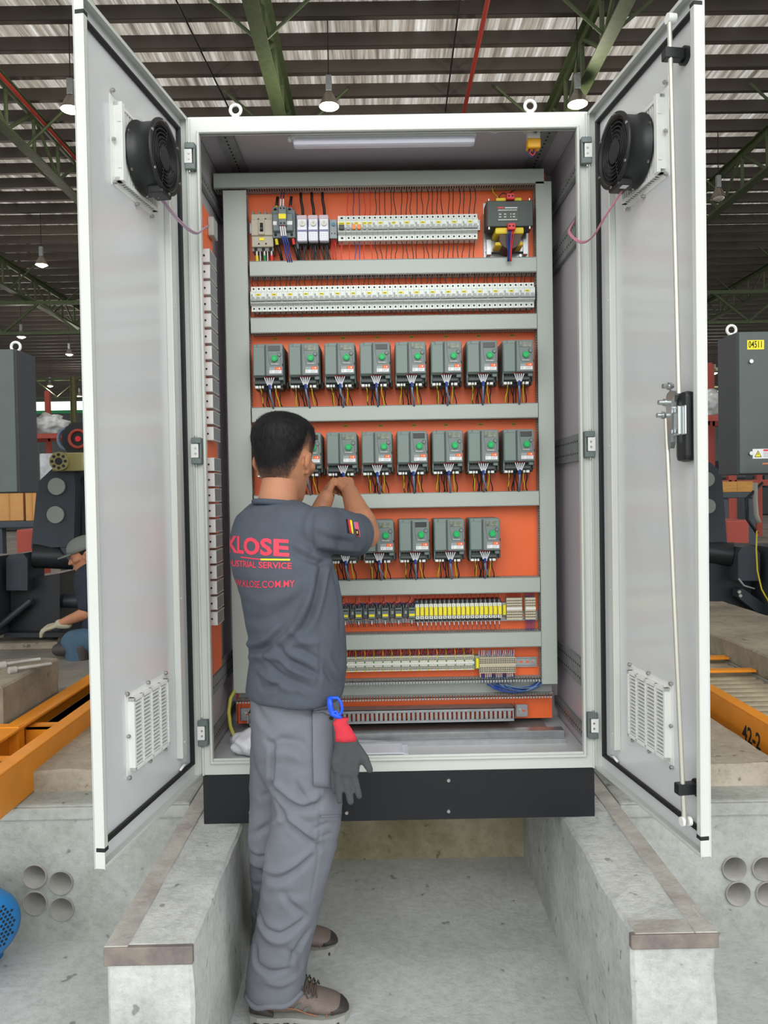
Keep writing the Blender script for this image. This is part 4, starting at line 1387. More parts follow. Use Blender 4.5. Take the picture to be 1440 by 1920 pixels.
for q in range(16): lt.box(-.041 + q * .004, -.0385 + q * .004, -.1016, -.1012, .0125, .0155)
for r_ in range(2):
    for q in (0, 1, 4, 5, 9, 11, 12): lt.box(-.038 + q * .0042, -.0355 + q * .0042, -.1016, -.1012, -.001 - r_ * .009, .0025 - r_ * .009)
for q in range(15): lt.box(-.041 + q * .0043, -.038 + q * .0043, -.1016, -.1012, -.0195, -.0165)
lt.m(M_RED).box(-.042, -.022, -.1016, -.1012, .0195, .0245)
lt.build('rating_print', t)
for xx, m_ in ((-.010, M_WBLU), (-.006, M_WDBL), (-.002, M_WBLU), (.004, M_WRED), (.009, M_WRED)):
    B(m_).tube(wire_path((xx, -.11, -.054), (xx * .6 - .002, -.08, -.150), .002, 6, int(xx * 9999)), .0019, 5).build('wire', t)
for xx, zz in ((-.06, -.108), (.05, -.108), (-.067, -.09), (.06, -.088)): B(M_SCREW).cyl((xx, -.003, zz), (xx, -.009, zz), .006, n=6).build('bolt', t)
for xx in (-.071, .065): B(M_SCREW).cyl((xx, -.096, .046), (xx, -.096, .053), .004, n=8).cyl((xx, -.096, -.040), (xx, -.096, -.048), .004, n=8).build('core_bolt', t)
B(M_WYEL).tube([(-.04, -.02, .06), (-.03, -.03, .085), (-.045, -.03, .10), (-.05, -.03, .12)], .002, 6).build('wire', t)
B(M_WBLK).tube([(-.02, -.05, .066), (-.03, -.05, .08), (-.015, -.05, .09), (0, -.06, .08), (.012, -.06, .09), (.025, -.05, .10)], .0018, 6).build('wire', t)

# ---- contactor relays and interface relays (fifth row)
Yf = PY - .07
zr = local(900, 1160, Yf).z
for i in range(6):
    xc_ = (643, 668, 692.7, 718, 743, 768)[i]
    a = local(xc_ - 12.3, 1147, Yf); b = local(xc_ + 12, 1169, Yf)
    W_ = b.x - a.x; H = .044
    z_ = local(768, 1168 + (768 - xc_) * .012, Yf).z
    t = thing('auxiliary_contactor', 'x', 'contactor', ((a.x + b.x) / 2, PY, zr), 0, 'auxiliary contactors in the relay row')
    t['label'] = 'dark auxiliary contactor with yellow tag, %s' % ['mostly hidden by the worker\'s shirt', 'nearest to the worker\'s shirt of those fully seen', 'second from the shirt', 'third from the shirt', 'second left of the yellow relays', 'directly left of the yellow relays'][i]
    B(M_CONT).box(-W_ / 2, W_ / 2, -.05, 0, .004, .05, .001).m(M_DRIVED).box(-W_ / 2, -W_ / 2 + .018, -.062, -.04, .008, .04, .001).m(M_CONT).box(-.003, W_ / 2 - .002, -.074, -.04, .000, .042, .001).m(M_HOLE).box(-.001, W_ / 2 - .004, -.0745, -.074, .004, .007).box(-.001, W_ / 2 - .004, -.0745, -.074, .033, .037).build('housing', t)
    B(M_YEL).box(-.001, W_ / 2 - .004, -.0758, -.074, .014, .022).build('number_tag', t)
    B(M_LGREY).box(-W_ / 2 + .006, -W_ / 2 + .013, -.0626, -.062, .02, .03).build('print_label', t)
    for q, m_ in enumerate((M_WBLK, M_WPNK, M_WBLK, M_WBLU)):
        xx = -W_ / 2 + .006 + q * .010
        B(m_).tube([(xx, -.05, .04), (xx + .002, -.066, .054), (xx + .008, -.068, .062), (xx + .014, -.06, .056), (xx + .018, -.05, .042)], .0014, 4).build('wire_loop', t)
    for q, m_ in enumerate((M_WBLK, M_WRED, M_WBLK, M_WRED, M_WBLK)):
        xx = -W_ / 2 + .004 + q * .0095
        B(m_).tube(wire_path((xx, -.045, .006), (xx + .004, -.045, -.026), .003, 4, i * 7 + q), .0014, 4).build('wire', t)
    B(M_WWHT).cyl((.008, -.066, .0), (.008, -.062, -.014), .0024, n=5).build('ferrule', t)
    for q, m_ in enumerate((M_WRED, M_WBLK, M_WPNK)):
        xx = -W_ / 2 + .01 + q * .01
        B(m_).tube(wire_path((xx, -.04, .05), (xx + .003, -.04, .078), .003, 4, i * 17 + q), .0014, 4).build('wire', t)


def make_relay(sd):
    t = thing('interface_relay', 'x', 'relay')
    w2 = .0152 / 2
    B(M_MCB).box(-w2 + .0008, w2 - .0008, -.062, 0, 0, .052, .0008).m(M_BPLA).box(-w2 + .001, w2 - .001, -.052, -.002, .052, .064).box(-w2 + .002, w2 - .002, -.05, -.01, -.01, 0).build('socket', t)
    B(M_YEL).box(-w2 + .0018, w2 - .0018, -.074, -.06, .014, .042, .001).build('relay_cap', t)
    B(M_WHITE).box(-w2 + .002, w2 - .002, -.069, -.06, .002, .012, .001).m(M_INK).box(-.002, .002, -.0692, -.069, .005, .009).build('latch', t)
    B(M_SCREW).cyl((0, -.053, .052), (0, -.053, .063), .0022, n=6).cyl((0, -.0625, .047), (0, -.064, .047), .002, n=6).build('screw', t)
    B(M_WRED).tube(wire_path((0, -.04, .062), (.002, -.03, .082), .003, 4, sd), .0013, 4).build('wire', t)
    B(M_WWHT).cyl((0, -.045, -.006), (.002, -.045, -.024), .0018, n=5).m(M_WDBL).tube(wire_path((.002, -.045, -.024), (.003, -.045, -.04), .002, 3, sd + 3), .0012, 4).build('ferruled_wire', t)
    return t


rl = [make_relay(s_) for s_ in (5, 6)]
for i in range(19):
    xc_ = local(783 + i * 8.58, 1155, PY - .07).x
    lab = 'yellow-capped interface relay, %s from the left of the yellow row' % ORD[i] if i < 18 else 'yellow-capped interface relay at the right end of the yellow row'
    if i < 2: t = rl[i]; t.location = (xc_, PY, zr); t['label'] = lab
    else: t = dup(rl[i % 2], (xc_, PY, zr), lab)
    t['group'] = 'yellow interface relays'


def make_terminal(nm, lab, cat, w_, H, D_, body, slots, wires_top, wires_bot, bar=M_WHITE, gnd=False, sd=0, grp=None, upl=.03, dnl=.03, wr=.0013):
    t = thing(nm, lab, cat, (0, 0, 0), 0, grp)
    h = w_ / 2 - .0003
    b = B(body).box(-h, h, -D_, 0, 0, H)
    b.m(M_HOLE)
    for zz in slots: b.box(-h * .6, h * .6, -D_ - .0004, -D_, H * zz - .0022, H * zz + .0022)
    b.m(bar).box(-h, h, -D_ - .003, -D_, H * .46, H * .56)
    b.build('housing', t)
    if gnd: B(M_WGRN).box(-h, h, -D_ - .0008, -D_, H * .60, H * .70).box(-h, h, -D_ - .0008, -D_, H * .32, H * .40).m(M_WYEL).box(-h, h, -D_ - .0008, -D_, H * .88, H * 1.0).box(-h, h, -D_ - .0008, -D_, 0, H * .10).build('earth_marking', t)
    for q, m_ in enumerate(wires_top):
        B(m_).tube(wire_path((0, -D_ * .7, H), (random.Random(sd + q).uniform(-.003, .003), -D_ * .6, H + upl), .002, 4, sd + q), wr, 4).build('wire', t)
    for q, (m1, m_) in enumerate(wires_bot):
        B(m1).cyl((0, -D_ * .8, 0), (.0005, -D_ * .8, -.016), wr + .0004, n=5).m(m_).tube(wire_path((0, -D_ * .8, -.014), (random.Random(sd + 5).uniform(-.002, .002), -D_ * .75, -dnl), .002, 4, sd + 9), wr, 4).build('ferruled_wire', t)
    return t


# relay row, right: two groups of beige terminals
Yt = PY - .045
ps = [make_terminal('terminal_block', 'x', 'terminal', .0075, .075, .045, M_BEIG2, (.12, .24, .36, .64, .76, .88), (m_,), ((M_WBLU, M_WBLU),) if k else (), bar=M_WHITE, sd=400 + k, upl=.02, dnl=.045) for k, m_ in enumerate((M_WRED, M_WBLU))]
z_t = local(965, 1162, Yt).z
cnt = [True, True]
for i in range(22):
    k = 0 if i < 14 else 1
    px_ = 949.5 + i * 2.05 if False else None
    if i < 14: xx = local(951, 1145, Yt).x + i * (local(979, 1145, Yt).x - local(951, 1145, Yt).x) / 13.5; grp = 'beige terminals left of the gap in the relay row'; lab = 'beige terminal, %s from left in the block right of the yellow relays' % ORD[i]
    else: xx = local(986.5, 1145, Yt).x + (i - 14) * (local(1004, 1145, Yt).x - local(986, 1145, Yt).x) / 7.5; grp = 'beige terminals at the right end of the relay row'; lab = 'blue-wired beige terminal, %s from left in the small block at the right duct' % ORD[i - 14]
    if i < 14: kk = 0
    else: kk = 1
    sc = .5 if kk == 0 else .6
    if cnt[kk]: t = ps[kk]; t.location = (xx, PY, z_t); t['label'] = lab; cnt[kk] = False
    else: t = dup(ps[kk], (xx, PY, z_t), lab)
    t.scale = (sc, 1, 1)
    t['group'] = grp
rail(640, 1008, 1157, 'steel mounting rail of the relay row')
for px_, py_, lab in ((945.5, 1145, 'yellow end bracket right of the yellow relays'), (895, 1245, 'yellow end bracket in the long terminal row')):
    P = local(px_, py_, Yt)
    t = thing('end_bracket', lab, 'end bracket', (P.x, PY, P.z))
    B(M_YEL).box(-.005, .005, -.05, 0, -.014, .020, .001).build('marker', t)
    B(M_LGREY).box(-.008, .008, -.035, 0, -.02, .026, .001).build('bracket', t)

# ---- long terminal row
Yt = PY - .05
za_, zb2 = local(770, 1232, Yt).z, local(770, 1258, Yt).z
H = za_ - zb2 + .002
x_l, x_r = local(640, 1245, Yt).x, local(891, 1242, Yt).x
pw = .0052
nT = int((x_r - x_l) / pw)
sets = [('x', (M_WBLK, M_WRED), False), ('x', (M_WBLK, M_WDBL), False), ('x', (M_WYEL,), True), ('x', (M_WRED, M_WBLK), False), ('x', (M_WBLK, M_WPNK), False)]
M_T = mat('terminal_cream', (214, 212, 196), .5)
tp = [make_terminal('terminal_block', 'x', 'terminal', pw, H, .05, M_T, (.14, .26, .76, .88), st[1], (), bar=M_WHITE, gnd=st[2], sd=600 + 9 * i, upl=.03, wr=.0014) for i, st in enumerate(sets)]
usedt = set()
for i in range(nT):
    k = 2 if i % 6 == 3 else (0, 1, 3, 4)[(i * 7) % 4]
    ne = (i + 2) // 6
    if k == 2: lab = 'green-yellow earth terminal, %s from left in the long row' % ORD[ne]
    elif ne == 0: lab = 'cream terminal, %s from left end of the long row' % ORD[i]
    else: lab = 'cream terminal, %s right of the %s earth terminal in the long row' % (ORD[(i - 4) % 6], ORD[ne - 1])
    loc = (x_l + (i + .5) * pw, PY, zb2)
    if k not in usedt: t = tp[k]; t.location = loc; t['label'] = lab; usedt.add(k)
    else: t = dup(tp[k], loc, lab)
    t['group'] = 'earth terminals in the long row' if k == 2 else 'cream terminals in the long row'
x2 = local(899, 1242, Yt).x; x3 = local(967, 1242, Yt).x
zz0 = local(933, 1262, Yt).z
tq = [make_terminal('terminal_block', 'x', 'terminal', .0088, .054, .05, M_BEIG2, (.10, .22, .34, .66, .78, .9), a_, b_, bar=M_BEIG2, sd=700 + i * 7, upl=.022, dnl=.036, wr=.0019) for i, (a_, b_) in enumerate((((M_WWHT, M_WBLU), ((M_WWHT, M_WBLU),)), ((M_WLBL, M_WWHT), ((M_WWHT, M_WLBL),)), ((M_WWHT,), ((M_WBLU, M_WBLU),))))]
n2 = int((x3 - x2) / .0062)
for i in range(n2):
    k = (i * 5 // 2) % 3
    loc = (x2 + (i + .5) * .0062, PY, zz0)
    if i < 1 or (k not in [q for q in usedq]):
        if i == 0: usedq = []
        if k not in usedq:
            t = tq[k]; t.location = loc; usedq.append(k)
    else: t = dup(tq[k], loc)
    t.scale = (.7, 1, 1)
    t['label'] = 'white-and-blue wired terminal, %s right of the yellow end bracket' % ORD[min(19, i)]
    t['group'] = 'blue-wired beige terminals'
rail(640, 1007, 1244, 'steel mounting rail of the lowest row, bare at its right end')

# blue cable bundle lying in the open duct
pa = local(900, 1285, .29); pb = local(1032, 1284, .29)
t = thing('cable_bundle', 'bundle of blue wires curving through the open bottom duct', 'cables', (0, 0, 0))
rn = random.Random(3)
for i in range(14):
    x0 = pa.x + rn.uniform(0, .10); x1 = pb.x - rn.uniform(0, .03)
    dip = rn.uniform(.012, .030); y_ = .285 + rn.uniform(-.008, .012)
    pts = []
    for k in range(12):
        q = k / 11
        pts.append((x0 + (x1 - x0) * q, y_, pa.z + .004 - dip * math.sin(PI * min(1, q * 1.15)) ** .7 + (.0 if q < .8 else (q - .8) * .05)))
    B((M_WBLU, M_WLBL, M_WBLU, mat('wire_mid_blue', (44, 92, 150), .5))[i % 4]).tube(pts, .0022, 5).build('wire', t)

# ---- slotted galvanised channel and brackets
Yc = .245
a = local(466, 1346, Yc); b = local(965, 1340, Yc)
zt_ = local(800, 1330, Yc).z; zb_ = local(800, 1356, Yc).z
t = thing('slotted_channel', 'galvanised slotted steel channel below the duct, behind the worker\'s hip', 'steel channel', (0, 0, 0))
x0, x1 = a.x, b.x
c = B(M_GALV)
ps_ = .01555
k = int((x1 - x0) / ps_)
H_ = zt_ - zb_
c.box(x0, x1, Yc, Yc + .002, zt_ - H_ * .22, zt_).box(x0, x1, Yc, Yc + .002, zb_, zb_ + H_ * .22)
c.box(x0, x1, Yc, PY - .03, zt_ - .002, zt_).box(x0, x1, Yc, PY - .03, zb_, zb_ + .002).box(x1 - .002, x1, Yc, PY - .03, zb_, zt_).box(x0, x0 + .002, Yc, PY - .03, zb_, zt_)
for i in range(k + 1):
    xx = x0 + i * ps_
    c.box(xx - .0045, min(x1, xx + .0045), Yc, Yc + .002, zb_ + H_ * .2, zt_ - H_ * .2)
c.build('channel_profile', t)
for px_, py_, nm in ((977, 1331, 'r'), (463, 1338, 'l')):
    P = local(px_, py_, PY - .02)
    bk = B(M_GALV).box(P.x - .022, P.x + .022, PY - .03, PY - .027, P.z - .022, P.z + .022, .001).box(P.x - .022, P.x - .019, PY - .03, PY, P.z - .022, P.z + .022)
    bk.m(M_LORANGE).box(P.x - .002, P.x + .014, PY - .0305, PY - .030, P.z - .003, P.z + .003).m(M_SCREW).cyl((P.x - .004, PY - .03, P.z), (P.x - .004, PY - .038, P.z), .006, n=8)
    bk.build('bracket', t)

# ---- stack of grey resistor boxes on the left side plate
def make_module():
    t = thing('resistor_module', 'x', 'module')
    B(mat('module_white', (214, 216, 214), .5)).box(0, .022, 0, .004, 0, .041, .001).box(0, .0225, 0, .105, .039, .041).box(0, .0225, 0, .105, 0, .002).build('end_cap', t)
    s_ = mat('module_grey_mesh', (142, 146, 148), .6, var=.18, vscale=400)
    B(s_).box(.0, .0215, .004, .105, .001, .040, .001).build('body', t)
    B(M_INK).cyl((.005, 0, .020), (.005, -.003, .020), .003, n=8).build('screw', t)
    return t


mp_ = make_module()
zs = [atY(392, 466 + i * 30.4, .045).z for i in range(12)] + [atY(394, 858 + i * 29.0, .045).z for i in range(11)]
for i, z_ in enumerate(zs):
    if i < 12: lab = 'grey box module with white end, %s from top of the upper stack, left inside wall' % ORD[i]
    else: lab = 'grey box module with white end, %s from top of the lower stack, left inside wall' % ORD[i - 12]
    loc = (-.5795, .045, z_ - .041)
    if i == 0: t = mp_; t.location = loc; t['label'] = lab
    else: t = dup(mp_, loc, lab)
    t['group'] = 'box modules on the left side wall'
tag(B(M_DUCTIN).box(-.5795, -.56, .13, .19, 2.30, 2.36, .002).build('side_bracket'), 'small white bracket above the stacked modules on the left side wall', 'bracket')

# earth cable, papers and bag on the cabinet floor
pts = [(440, 1295, .27), (432, 1310, .25), (429, 1335, .22), (432, 1362, .19), (441, 1385, .15)]
tag(B(mat('earth_cable', (196, 190, 84), .5)).tube([atY(*p) for p in pts], .006, 8).build('earth_cable'), 'yellow-green earth cable curving down at the lower left inside the cabinet', 'cable')
zf = ZB + .037
def sheet(name, pxs, lab, cat, dz, m_, curl=.0):
    P = [atZ(a, b, zf + dz) for a, b in pxs]
    mb = B(m_)
    n = 8
    vs = []
    for i in range(n + 1):
        for j in range(n + 1):
            u, v = i / n, j / n
            q = P[0].lerp(P[1], u).lerp(P[3].lerp(P[2], u), v)
            q.z += curl * (.5 + .5 * math.sin(u * 5 + v * 3)) * .5
            vs.append(q)
    fs = [(i * (n + 1) + j, (i + 1) * (n + 1) + j, (i + 1) * (n + 1) + j + 1, i * (n + 1) + j + 1) for i in range(n) for j in range(n)]
    mb.add(vs, fs, True)
    o = mb.build(name)
    md = o.modifiers.new('t', 'SOLIDIFY'); md.thickness = .0006
    tag(o, lab, cat)
    return o
M_PAP = mat('paper_white', (226, 228, 238), .7)
sheet('paper_sheet', ((600, 1386), (752, 1388), (757, 1414), (604, 1416)), 'white drawing sheet lying on the cabinet floor, upper one', 'paper', .006, M_PAP, .003)
sheet('paper_sheet', ((612, 1384), (764, 1391), (766, 1415), (618, 1417)), 'white drawing sheet lying on the cabinet floor, lower one peeking out right', 'paper', .002, M_PAP, .001)
# white bag
P = atZ(462, 1412, zf)
bm = bmesh.new(); bmesh.ops.create_icosphere(bm, subdivisions=4, radius=1)
for v in bm.verts:
    n_ = noise.noise(v.co * 2.1) * .25 + noise.noise(v.co * 6) * .06
    v.co = Vector((v.co.x * .075, v.co.y * .06, v.co.z * .045)) * (1 + n_)
    v.co.z = max(v.co.z, -.03)
tag(B(mat('bag_white', (232, 234, 240), .45)).bm(bm, True).build('plastic_bag', None, (P.x + .03, .09, zf + .034)), 'crumpled white plastic bag on the cabinet floor behind the worker\'s thigh', 'bag')
# ------------------------------------------------------------------ people
M_SKIN = mat('skin_brown', (176, 122, 92), .55, var=.06, vscale=12, spec=.35)
M_HAIR = mat('hair_black', (19, 18, 20), .62, var=.3, vscale=60, spec=.25)
M_HEADHAIR = bpy.data.materials.new('clipped_hair')
M_HEADHAIR.use_nodes = True
N, L = M_HEADHAIR.node_tree.nodes, M_HEADHAIR.node_tree.links
b_ = N['Principled BSDF']; b_.inputs['Roughness'].default_value = .62; b_.inputs['Specular IOR Level'].default_value = .25
at_ = N.new('ShaderNodeAttribute'); at_.attribute_name = 'hair_cover'
tc = N.new('ShaderNodeTexCoord')
nz = N.new('ShaderNodeTexNoise'); nz.inputs['Scale'].default_value = 260; nz.inputs['Detail'].default_value = 3
L.new(tc.outputs['Object'], nz.inputs['Vector'])
n2 = N.new('ShaderNodeTexNoise'); n2.inputs['Scale'].default_value = 30; L.new(tc.outputs['Object'], n2.inputs['Vector'])
ad = N.new('ShaderNodeMath'); ad.operation = 'MULTIPLY_ADD'; ad.inputs[1].default_value = .35; L.new(nz.outputs['Fac'], ad.inputs[0]); L.new(at_.outputs['Fac'], ad.inputs[2])
a2 = N.new('ShaderNodeMath'); a2.operation = 'MULTIPLY_ADD'; a2.inputs[1].default_value = .25; L.new(n2.outputs['Fac'], a2.inputs[0]); L.new(ad.outputs[0], a2.inputs[2])
cr = N.new('ShaderNodeValToRGB')
cr.color_ramp.elements[0].position = .30; cr.color_ramp.elements[0].color = tuple(s2l(v) for v in (168, 118, 90)) + (1,)
cr.color_ramp.elements[1].position = .86; cr.color_ramp.elements[1].color = tuple(s2l(v) for v in (19, 18, 20)) + (1,)
el = cr.color_ramp.elements.new(.52); el.color = tuple(s2l(v) for v in (88, 64, 54)) + (1,)
L.new(a2.outputs[0], cr.inputs[0]); L.new(cr.outputs[0], b_.inputs['Base Color'])
M_SHIRT = mat('shirt_slate', (80, 86, 96), .85, var=.05, vscale=30, bump=.15, bscale=400, spec=.2)
M_SHIRTR = mat('shirt_rib', (74, 82, 94), .9, spec=.2)
M_TROU = mat('trousers_grey', (112, 115, 123), .8, var=.03, vscale=20, bump=.1, bscale=500, spec=.25)
M_PRINT = mat('print_red', (222, 58, 82), .6)
M_PRINTY = mat('print_yellow', (236, 220, 40), .6)


def limb(mb, pts, rad, n=14):
    """capsule chain: closed overlapping pieces, fused later by the voxel remesh"""
    pts = [Vector(p) for p in pts]
    for i in range(len(pts) - 1):
        a, b = pts[i], pts[i + 1]
        ra, rb = rad[i], rad[i + 1]
        d = (b - a)
        L_ = d.length
        if L_ < 1e-6: continue
        d.normalize()
        prof = []
        for k in range(5): t = PI / 2 * (1 - k / 4); prof.append((ra * math.cos(t), -ra * math.sin(t)))
        for k in range(1, 5): t = PI / 2 * k / 4; prof.append((rb * math.cos(t), L_ + rb * math.sin(t)))
        if ra != rb or True: prof.insert(5, (rb, L_))
        mb.lathe(a, d, prof, n)
    return mb


def ringloft(mb, rings, n=32):
    """rings: list of (centre, ax, bx) with vectors of the two half axes; closed ends"""
    vs = []
    for c, a, b in rings:
        for k in range(n):
            t = 2 * PI * k / n
            vs.append(Vector(c) + Vector(a) * math.cos(t) + Vector(b) * math.sin(t))
    fs = []
    for i in range(len(rings) - 1):
        for k in range(n): fs.append((i * n + k, i * n + (k + 1) % n, (i + 1) * n + (k + 1) % n, (i + 1) * n + k))
    m_ = len(rings)
    fs.append(list(range(n))[::-1]); fs.append(list(range((m_ - 1) * n, m_ * n)))
    return mb.add(vs, fs, True)


def fuse(mb, name, voxel, smooth=4, material=None, parent=None):
    me = mb.mesh(name)
    o = bpy.data.objects.new(name, me); col.objects.link(o)
    r = o.modifiers.new('r', 'REMESH'); r.mode = 'VOXEL'; r.voxel_size = voxel
    if smooth:
        s_ = o.modifiers.new('s', 'SMOOTH'); s_.factor = .5; s_.iterations = smooth
    dg = bpy.context.evaluated_depsgraph_get()
    dg.update()
    me2 = bpy.data.meshes.new_from_object(o.evaluated_get(dg))
    bpy.data.objects.remove(o)
    me2.materials.clear(); me2.materials.append(material or mb.mats[0])
    me2.polygons.foreach_set('use_smooth', [True] * len(me2.polygons))
    me2.polygons.foreach_set('material_index', [0] * len(me2.polygons))
    o = bpy.data.objects.new(name, me2); col.objects.link(o)
    if parent: o.parent = parent
    return o


def bvh_of(me):
    return BVHTree.FromPolygons([v.co.copy() for v in me.vertices], [list(p.vertices) for p in me.polygons])


def hit(bvh, px, py, off=Vector((0, 0, 0))):
    d = ray(px, py).normalized()
    l, n, i, dd = bvh.ray_cast(CAM - off, d)
    return (l, n) if l is not None else (None, None)


FK = 1.5


def folds(o, lines, off=Vector((0, 0, 0)), tr=lambda x, y: (x, y)):
    """press creases (negative) and ridges (positive) into the cloth along lines seen on its surface"""
    me = o.data
    bvh = bvh_of(me)
    co = np.empty(len(me.vertices) * 3); me.vertices.foreach_get('co', co); co = co.reshape(-1, 3)
    no = np.array([v.normal[:] for v in me.vertices])
    disp = np.zeros(len(co))
    for pts, amp, w_ in lines:
        S = []
        pts = [tr(*p) for p in pts]
        # smooth the polyline
        P_ = [pts[0]] + list(pts) + [pts[-1]]
        for i in range(1, len(P_) - 2):
            n_ = max(3, int(math.hypot(P_[i + 1][0] - P_[i][0], P_[i + 1][1] - P_[i][1]) / 3))
            for k in range(n_):
                q = k / n_
                f_ = lambda a, b, c, d: .5 * (2 * b + (c - a) * q + (2 * a - 5 * b + 4 * c - d) * q * q + (3 * b - a - 3 * c + d) * q ** 3)
                S.append((f_(P_[i - 1][0], P_[i][0], P_[i + 1][0], P_[i + 2][0]), f_(P_[i - 1][1], P_[i][1], P_[i + 1][1], P_[i + 2][1])))
        Q = []; W = []
        for k, (x, y) in enumerate(S):
            l, n = hit(bvh, x, y, off)
            if l is not None: Q.append(l[:]); W.append(math.sin(PI * (k + .8) / (len(S) + .6)) ** .5)
        if not Q: continue
        Q = np.array(Q); W = np.array(W)
        lo = Q.min(0) - w_ * 3; hi = Q.max(0) + w_ * 3
        idx = np.where(((co > lo) & (co < hi)).all(1))[0]
        if not len(idx): continue
        d2 = ((co[idx][:, None, :] - Q[None]) ** 2).sum(2)
        j = d2.argmin(1)
        dm = d2[np.arange(len(idx)), j]
        disp[idx] += amp * FK * W[j] * (np.exp(-dm / (w_ * w_ * .7)) - .45 * np.exp(-dm / (w_ * w_ * 5)))
    co += no * disp[:, None]
    me.vertices.foreach_set('co', co.reshape(-1))
    me.update()


def wrinkle(o, amp, sc, seed=0, stretch=(1, 1, 1)):
    me = o.data
    N_ = [v.normal.copy() for v in me.vertices]
    for v, n_ in zip(me.vertices, N_):
        q = Vector((v.co.x * stretch[0], v.co.y * stretch[1], v.co.z * stretch[2])) * sc + Vector((seed, 0, 0))
        v.co += n_ * amp * (noise.noise(q) + .4 * noise.noise(q * 2.3))
    me.update()


def patch(bvh, quad, off, thick, material, name, parent, n=10, o_=Vector((0, 0, 0))):
    """a piece of cloth following the surface under the quad"""
    vs = []
    ok = True
    a, b, c, d = [Vector(q) for q in quad]
    last = None
    for i in range(n + 1):
        for j in range(n + 1):
            u, v = i / n, j / n
            p = a.lerp(b, u).lerp(d.lerp(c, u), v)
            l, nn = hit(bvh, p.x, p.y, o_)
            if l is None: l, nn = last
            last = (l, nn)
            vs.append(l + nn * off)
    m_ = (n + 1) ** 2
    mb = B(material)
    ns = []
    fs = [(i * (n + 1) + j, (i + 1) * (n + 1) + j, (i + 1) * (n + 1) + j + 1, i * (n + 1) + j + 1) for i in range(n) for j in range(n)]
    mb.add(vs, fs, True)
    o = mb.build(name, parent)
    md = o.modifiers.new('s', 'SOLIDIFY'); md.thickness = thick; md.offset = 0
    return o


def hand(mb, wrist, pdir, back, side, spread=.15, curl=(.5, .9, .7), thumb=(.6, .5), sc=1.0, fr=.0082, lens=(.072, .08, .074, .06), relax=None):
    """palm and five fingers. pdir: wrist->knuckles, back: out of the back of the hand, side: +1 thumb on (pdir x back)"""
    wrist = Vector(wrist); f = Vector(pdir).normalized(); b = Vector(back); b = (b - f * b.dot(f)).normalized(); s = f.cross(b) * side
    PL = .088 * sc
    for k in range(4):
        lat = (.029 - k * .019) * sc
        base = wrist + s * lat * .45 + f * .008
        kn = wrist + f * (PL - abs(k - 1) * .005 * sc) + s * lat
        limb(mb, [base, kn], [.0135 * sc, .0115 * sc], 10)
        d = (f + s * spread * (1 - k * .66) * .5).normalized()
        p = kn; an = 0
        L_ = lens[k] * sc
        rr = [fr * 1.08, fr, fr * .93, fr * .82]
        pts = [p]
        cu = curl[k] if isinstance(curl[0], (tuple, list)) else curl
        for q, (fr_, c_) in enumerate(zip((.45, .3, .25), cu)):
            an += c_
            p = p + (d * math.cos(an) - b * math.sin(an)) * L_ * fr_
            pts.append(p)
        limb(mb, pts, [r_ * sc for r_ in rr], 10)
    # thumb: from the side of the palm near its base
    t0 = wrist + s * .022 * sc + f * .018 * sc - b * .004
    d1 = (f * math.cos(thumb[0]) + s * math.sin(thumb[0]) - b * .35).normalized()
    t1 = t0 + d1 * .038 * sc
    d2 = (f * math.cos(thumb[1] * .5) + s * math.sin(thumb[1] * .3) - b * thumb[1]).normalized()
    t2 = t1 + d2 * .030 * sc; t3 = t2 + (d2 * .8 + f * .3 - b * .1).normalized() * .024 * sc
    limb(mb, [t0, t1, t2, t3], [.0135 * sc, .0112 * sc, .0095 * sc, .008 * sc], 10)
    limb(mb, [wrist - f * .012, wrist + f * .02], [.021 * sc, .019 * sc], 12)
    return mb


def head(mb, M):
    R_ = [(.000, .050, .020, .022), (.006, .052, .031, .030), (.022, .040, .050, .044), (.045, .022, .070, .054), (.07, .008, .085, .062), (.10, .0, .094, .068), (.13, -.003, .097, .073), (.16, -.005, .099, .077), (.185, -.006, .095, .075), (.205, -.006, .085, .067), (.222, -.006, .066, .052), (.232, -.006, .040, .03), (.236, -.006, .012, .01)]
    st = len(mb.v)
    ringloft(mb, [((cx, 0, z), (rx, 0, 0), (0, ry, 0)) for z, cx, rx, ry in R_], 36)
    limb(mb, [(.084, 0, .140), (.098, 0, .120), (.110, 0, .100)], [.008, .009, .012], 10)          # nose
    for s in (-1, 1):
        limb(mb, [(.098, s * .009, .099), (.096, s * .012, .098)], [.009, .007], 8)
        limb(mb, [(.082, s * .012, .152), (.080, s * .036, .152)], [.012, .010], 8)                    # brow
        limb(mb, [(.070, s * .042, .108), (.050, s * .058, .112)], [.018, .016], 10)                   # cheekbone
        # ear
        c = Vector((-.006, s * .074, .112))
        mb.torus(c, (0.25, 1 * s, 0), .021, .0048, 18, 6)
        limb(mb, [c + Vector((-.002, s * .004, .018)), c + Vector((0, s * .001, -.012)), c + Vector((.006, -s * .002, -.028))], [.008, .0085, .0075], 8)
        limb(mb, [c + Vector((-.012, s * .006, .012)), c + Vector((-.012, s * .006, -.008))], [.007, .006], 8)
    limb(mb, [(.088, -.016, .060), (.094, 0, .062), (.088, .016, .060)], [.006, .0075, .006], 8)    # lips
    limb(mb, [(.086, -.014, .050), (.091, 0, .050), (.086, .014, .050)], [.006, .008, .006], 8)
    limb(mb, [(.070, 0, .012), (.066, 0, .020)], [.018, .018], 10)
    for i in range(st, len(mb.v)): mb.v[i] = tuple(M @ Vector(mb.v[i]))
    return mb


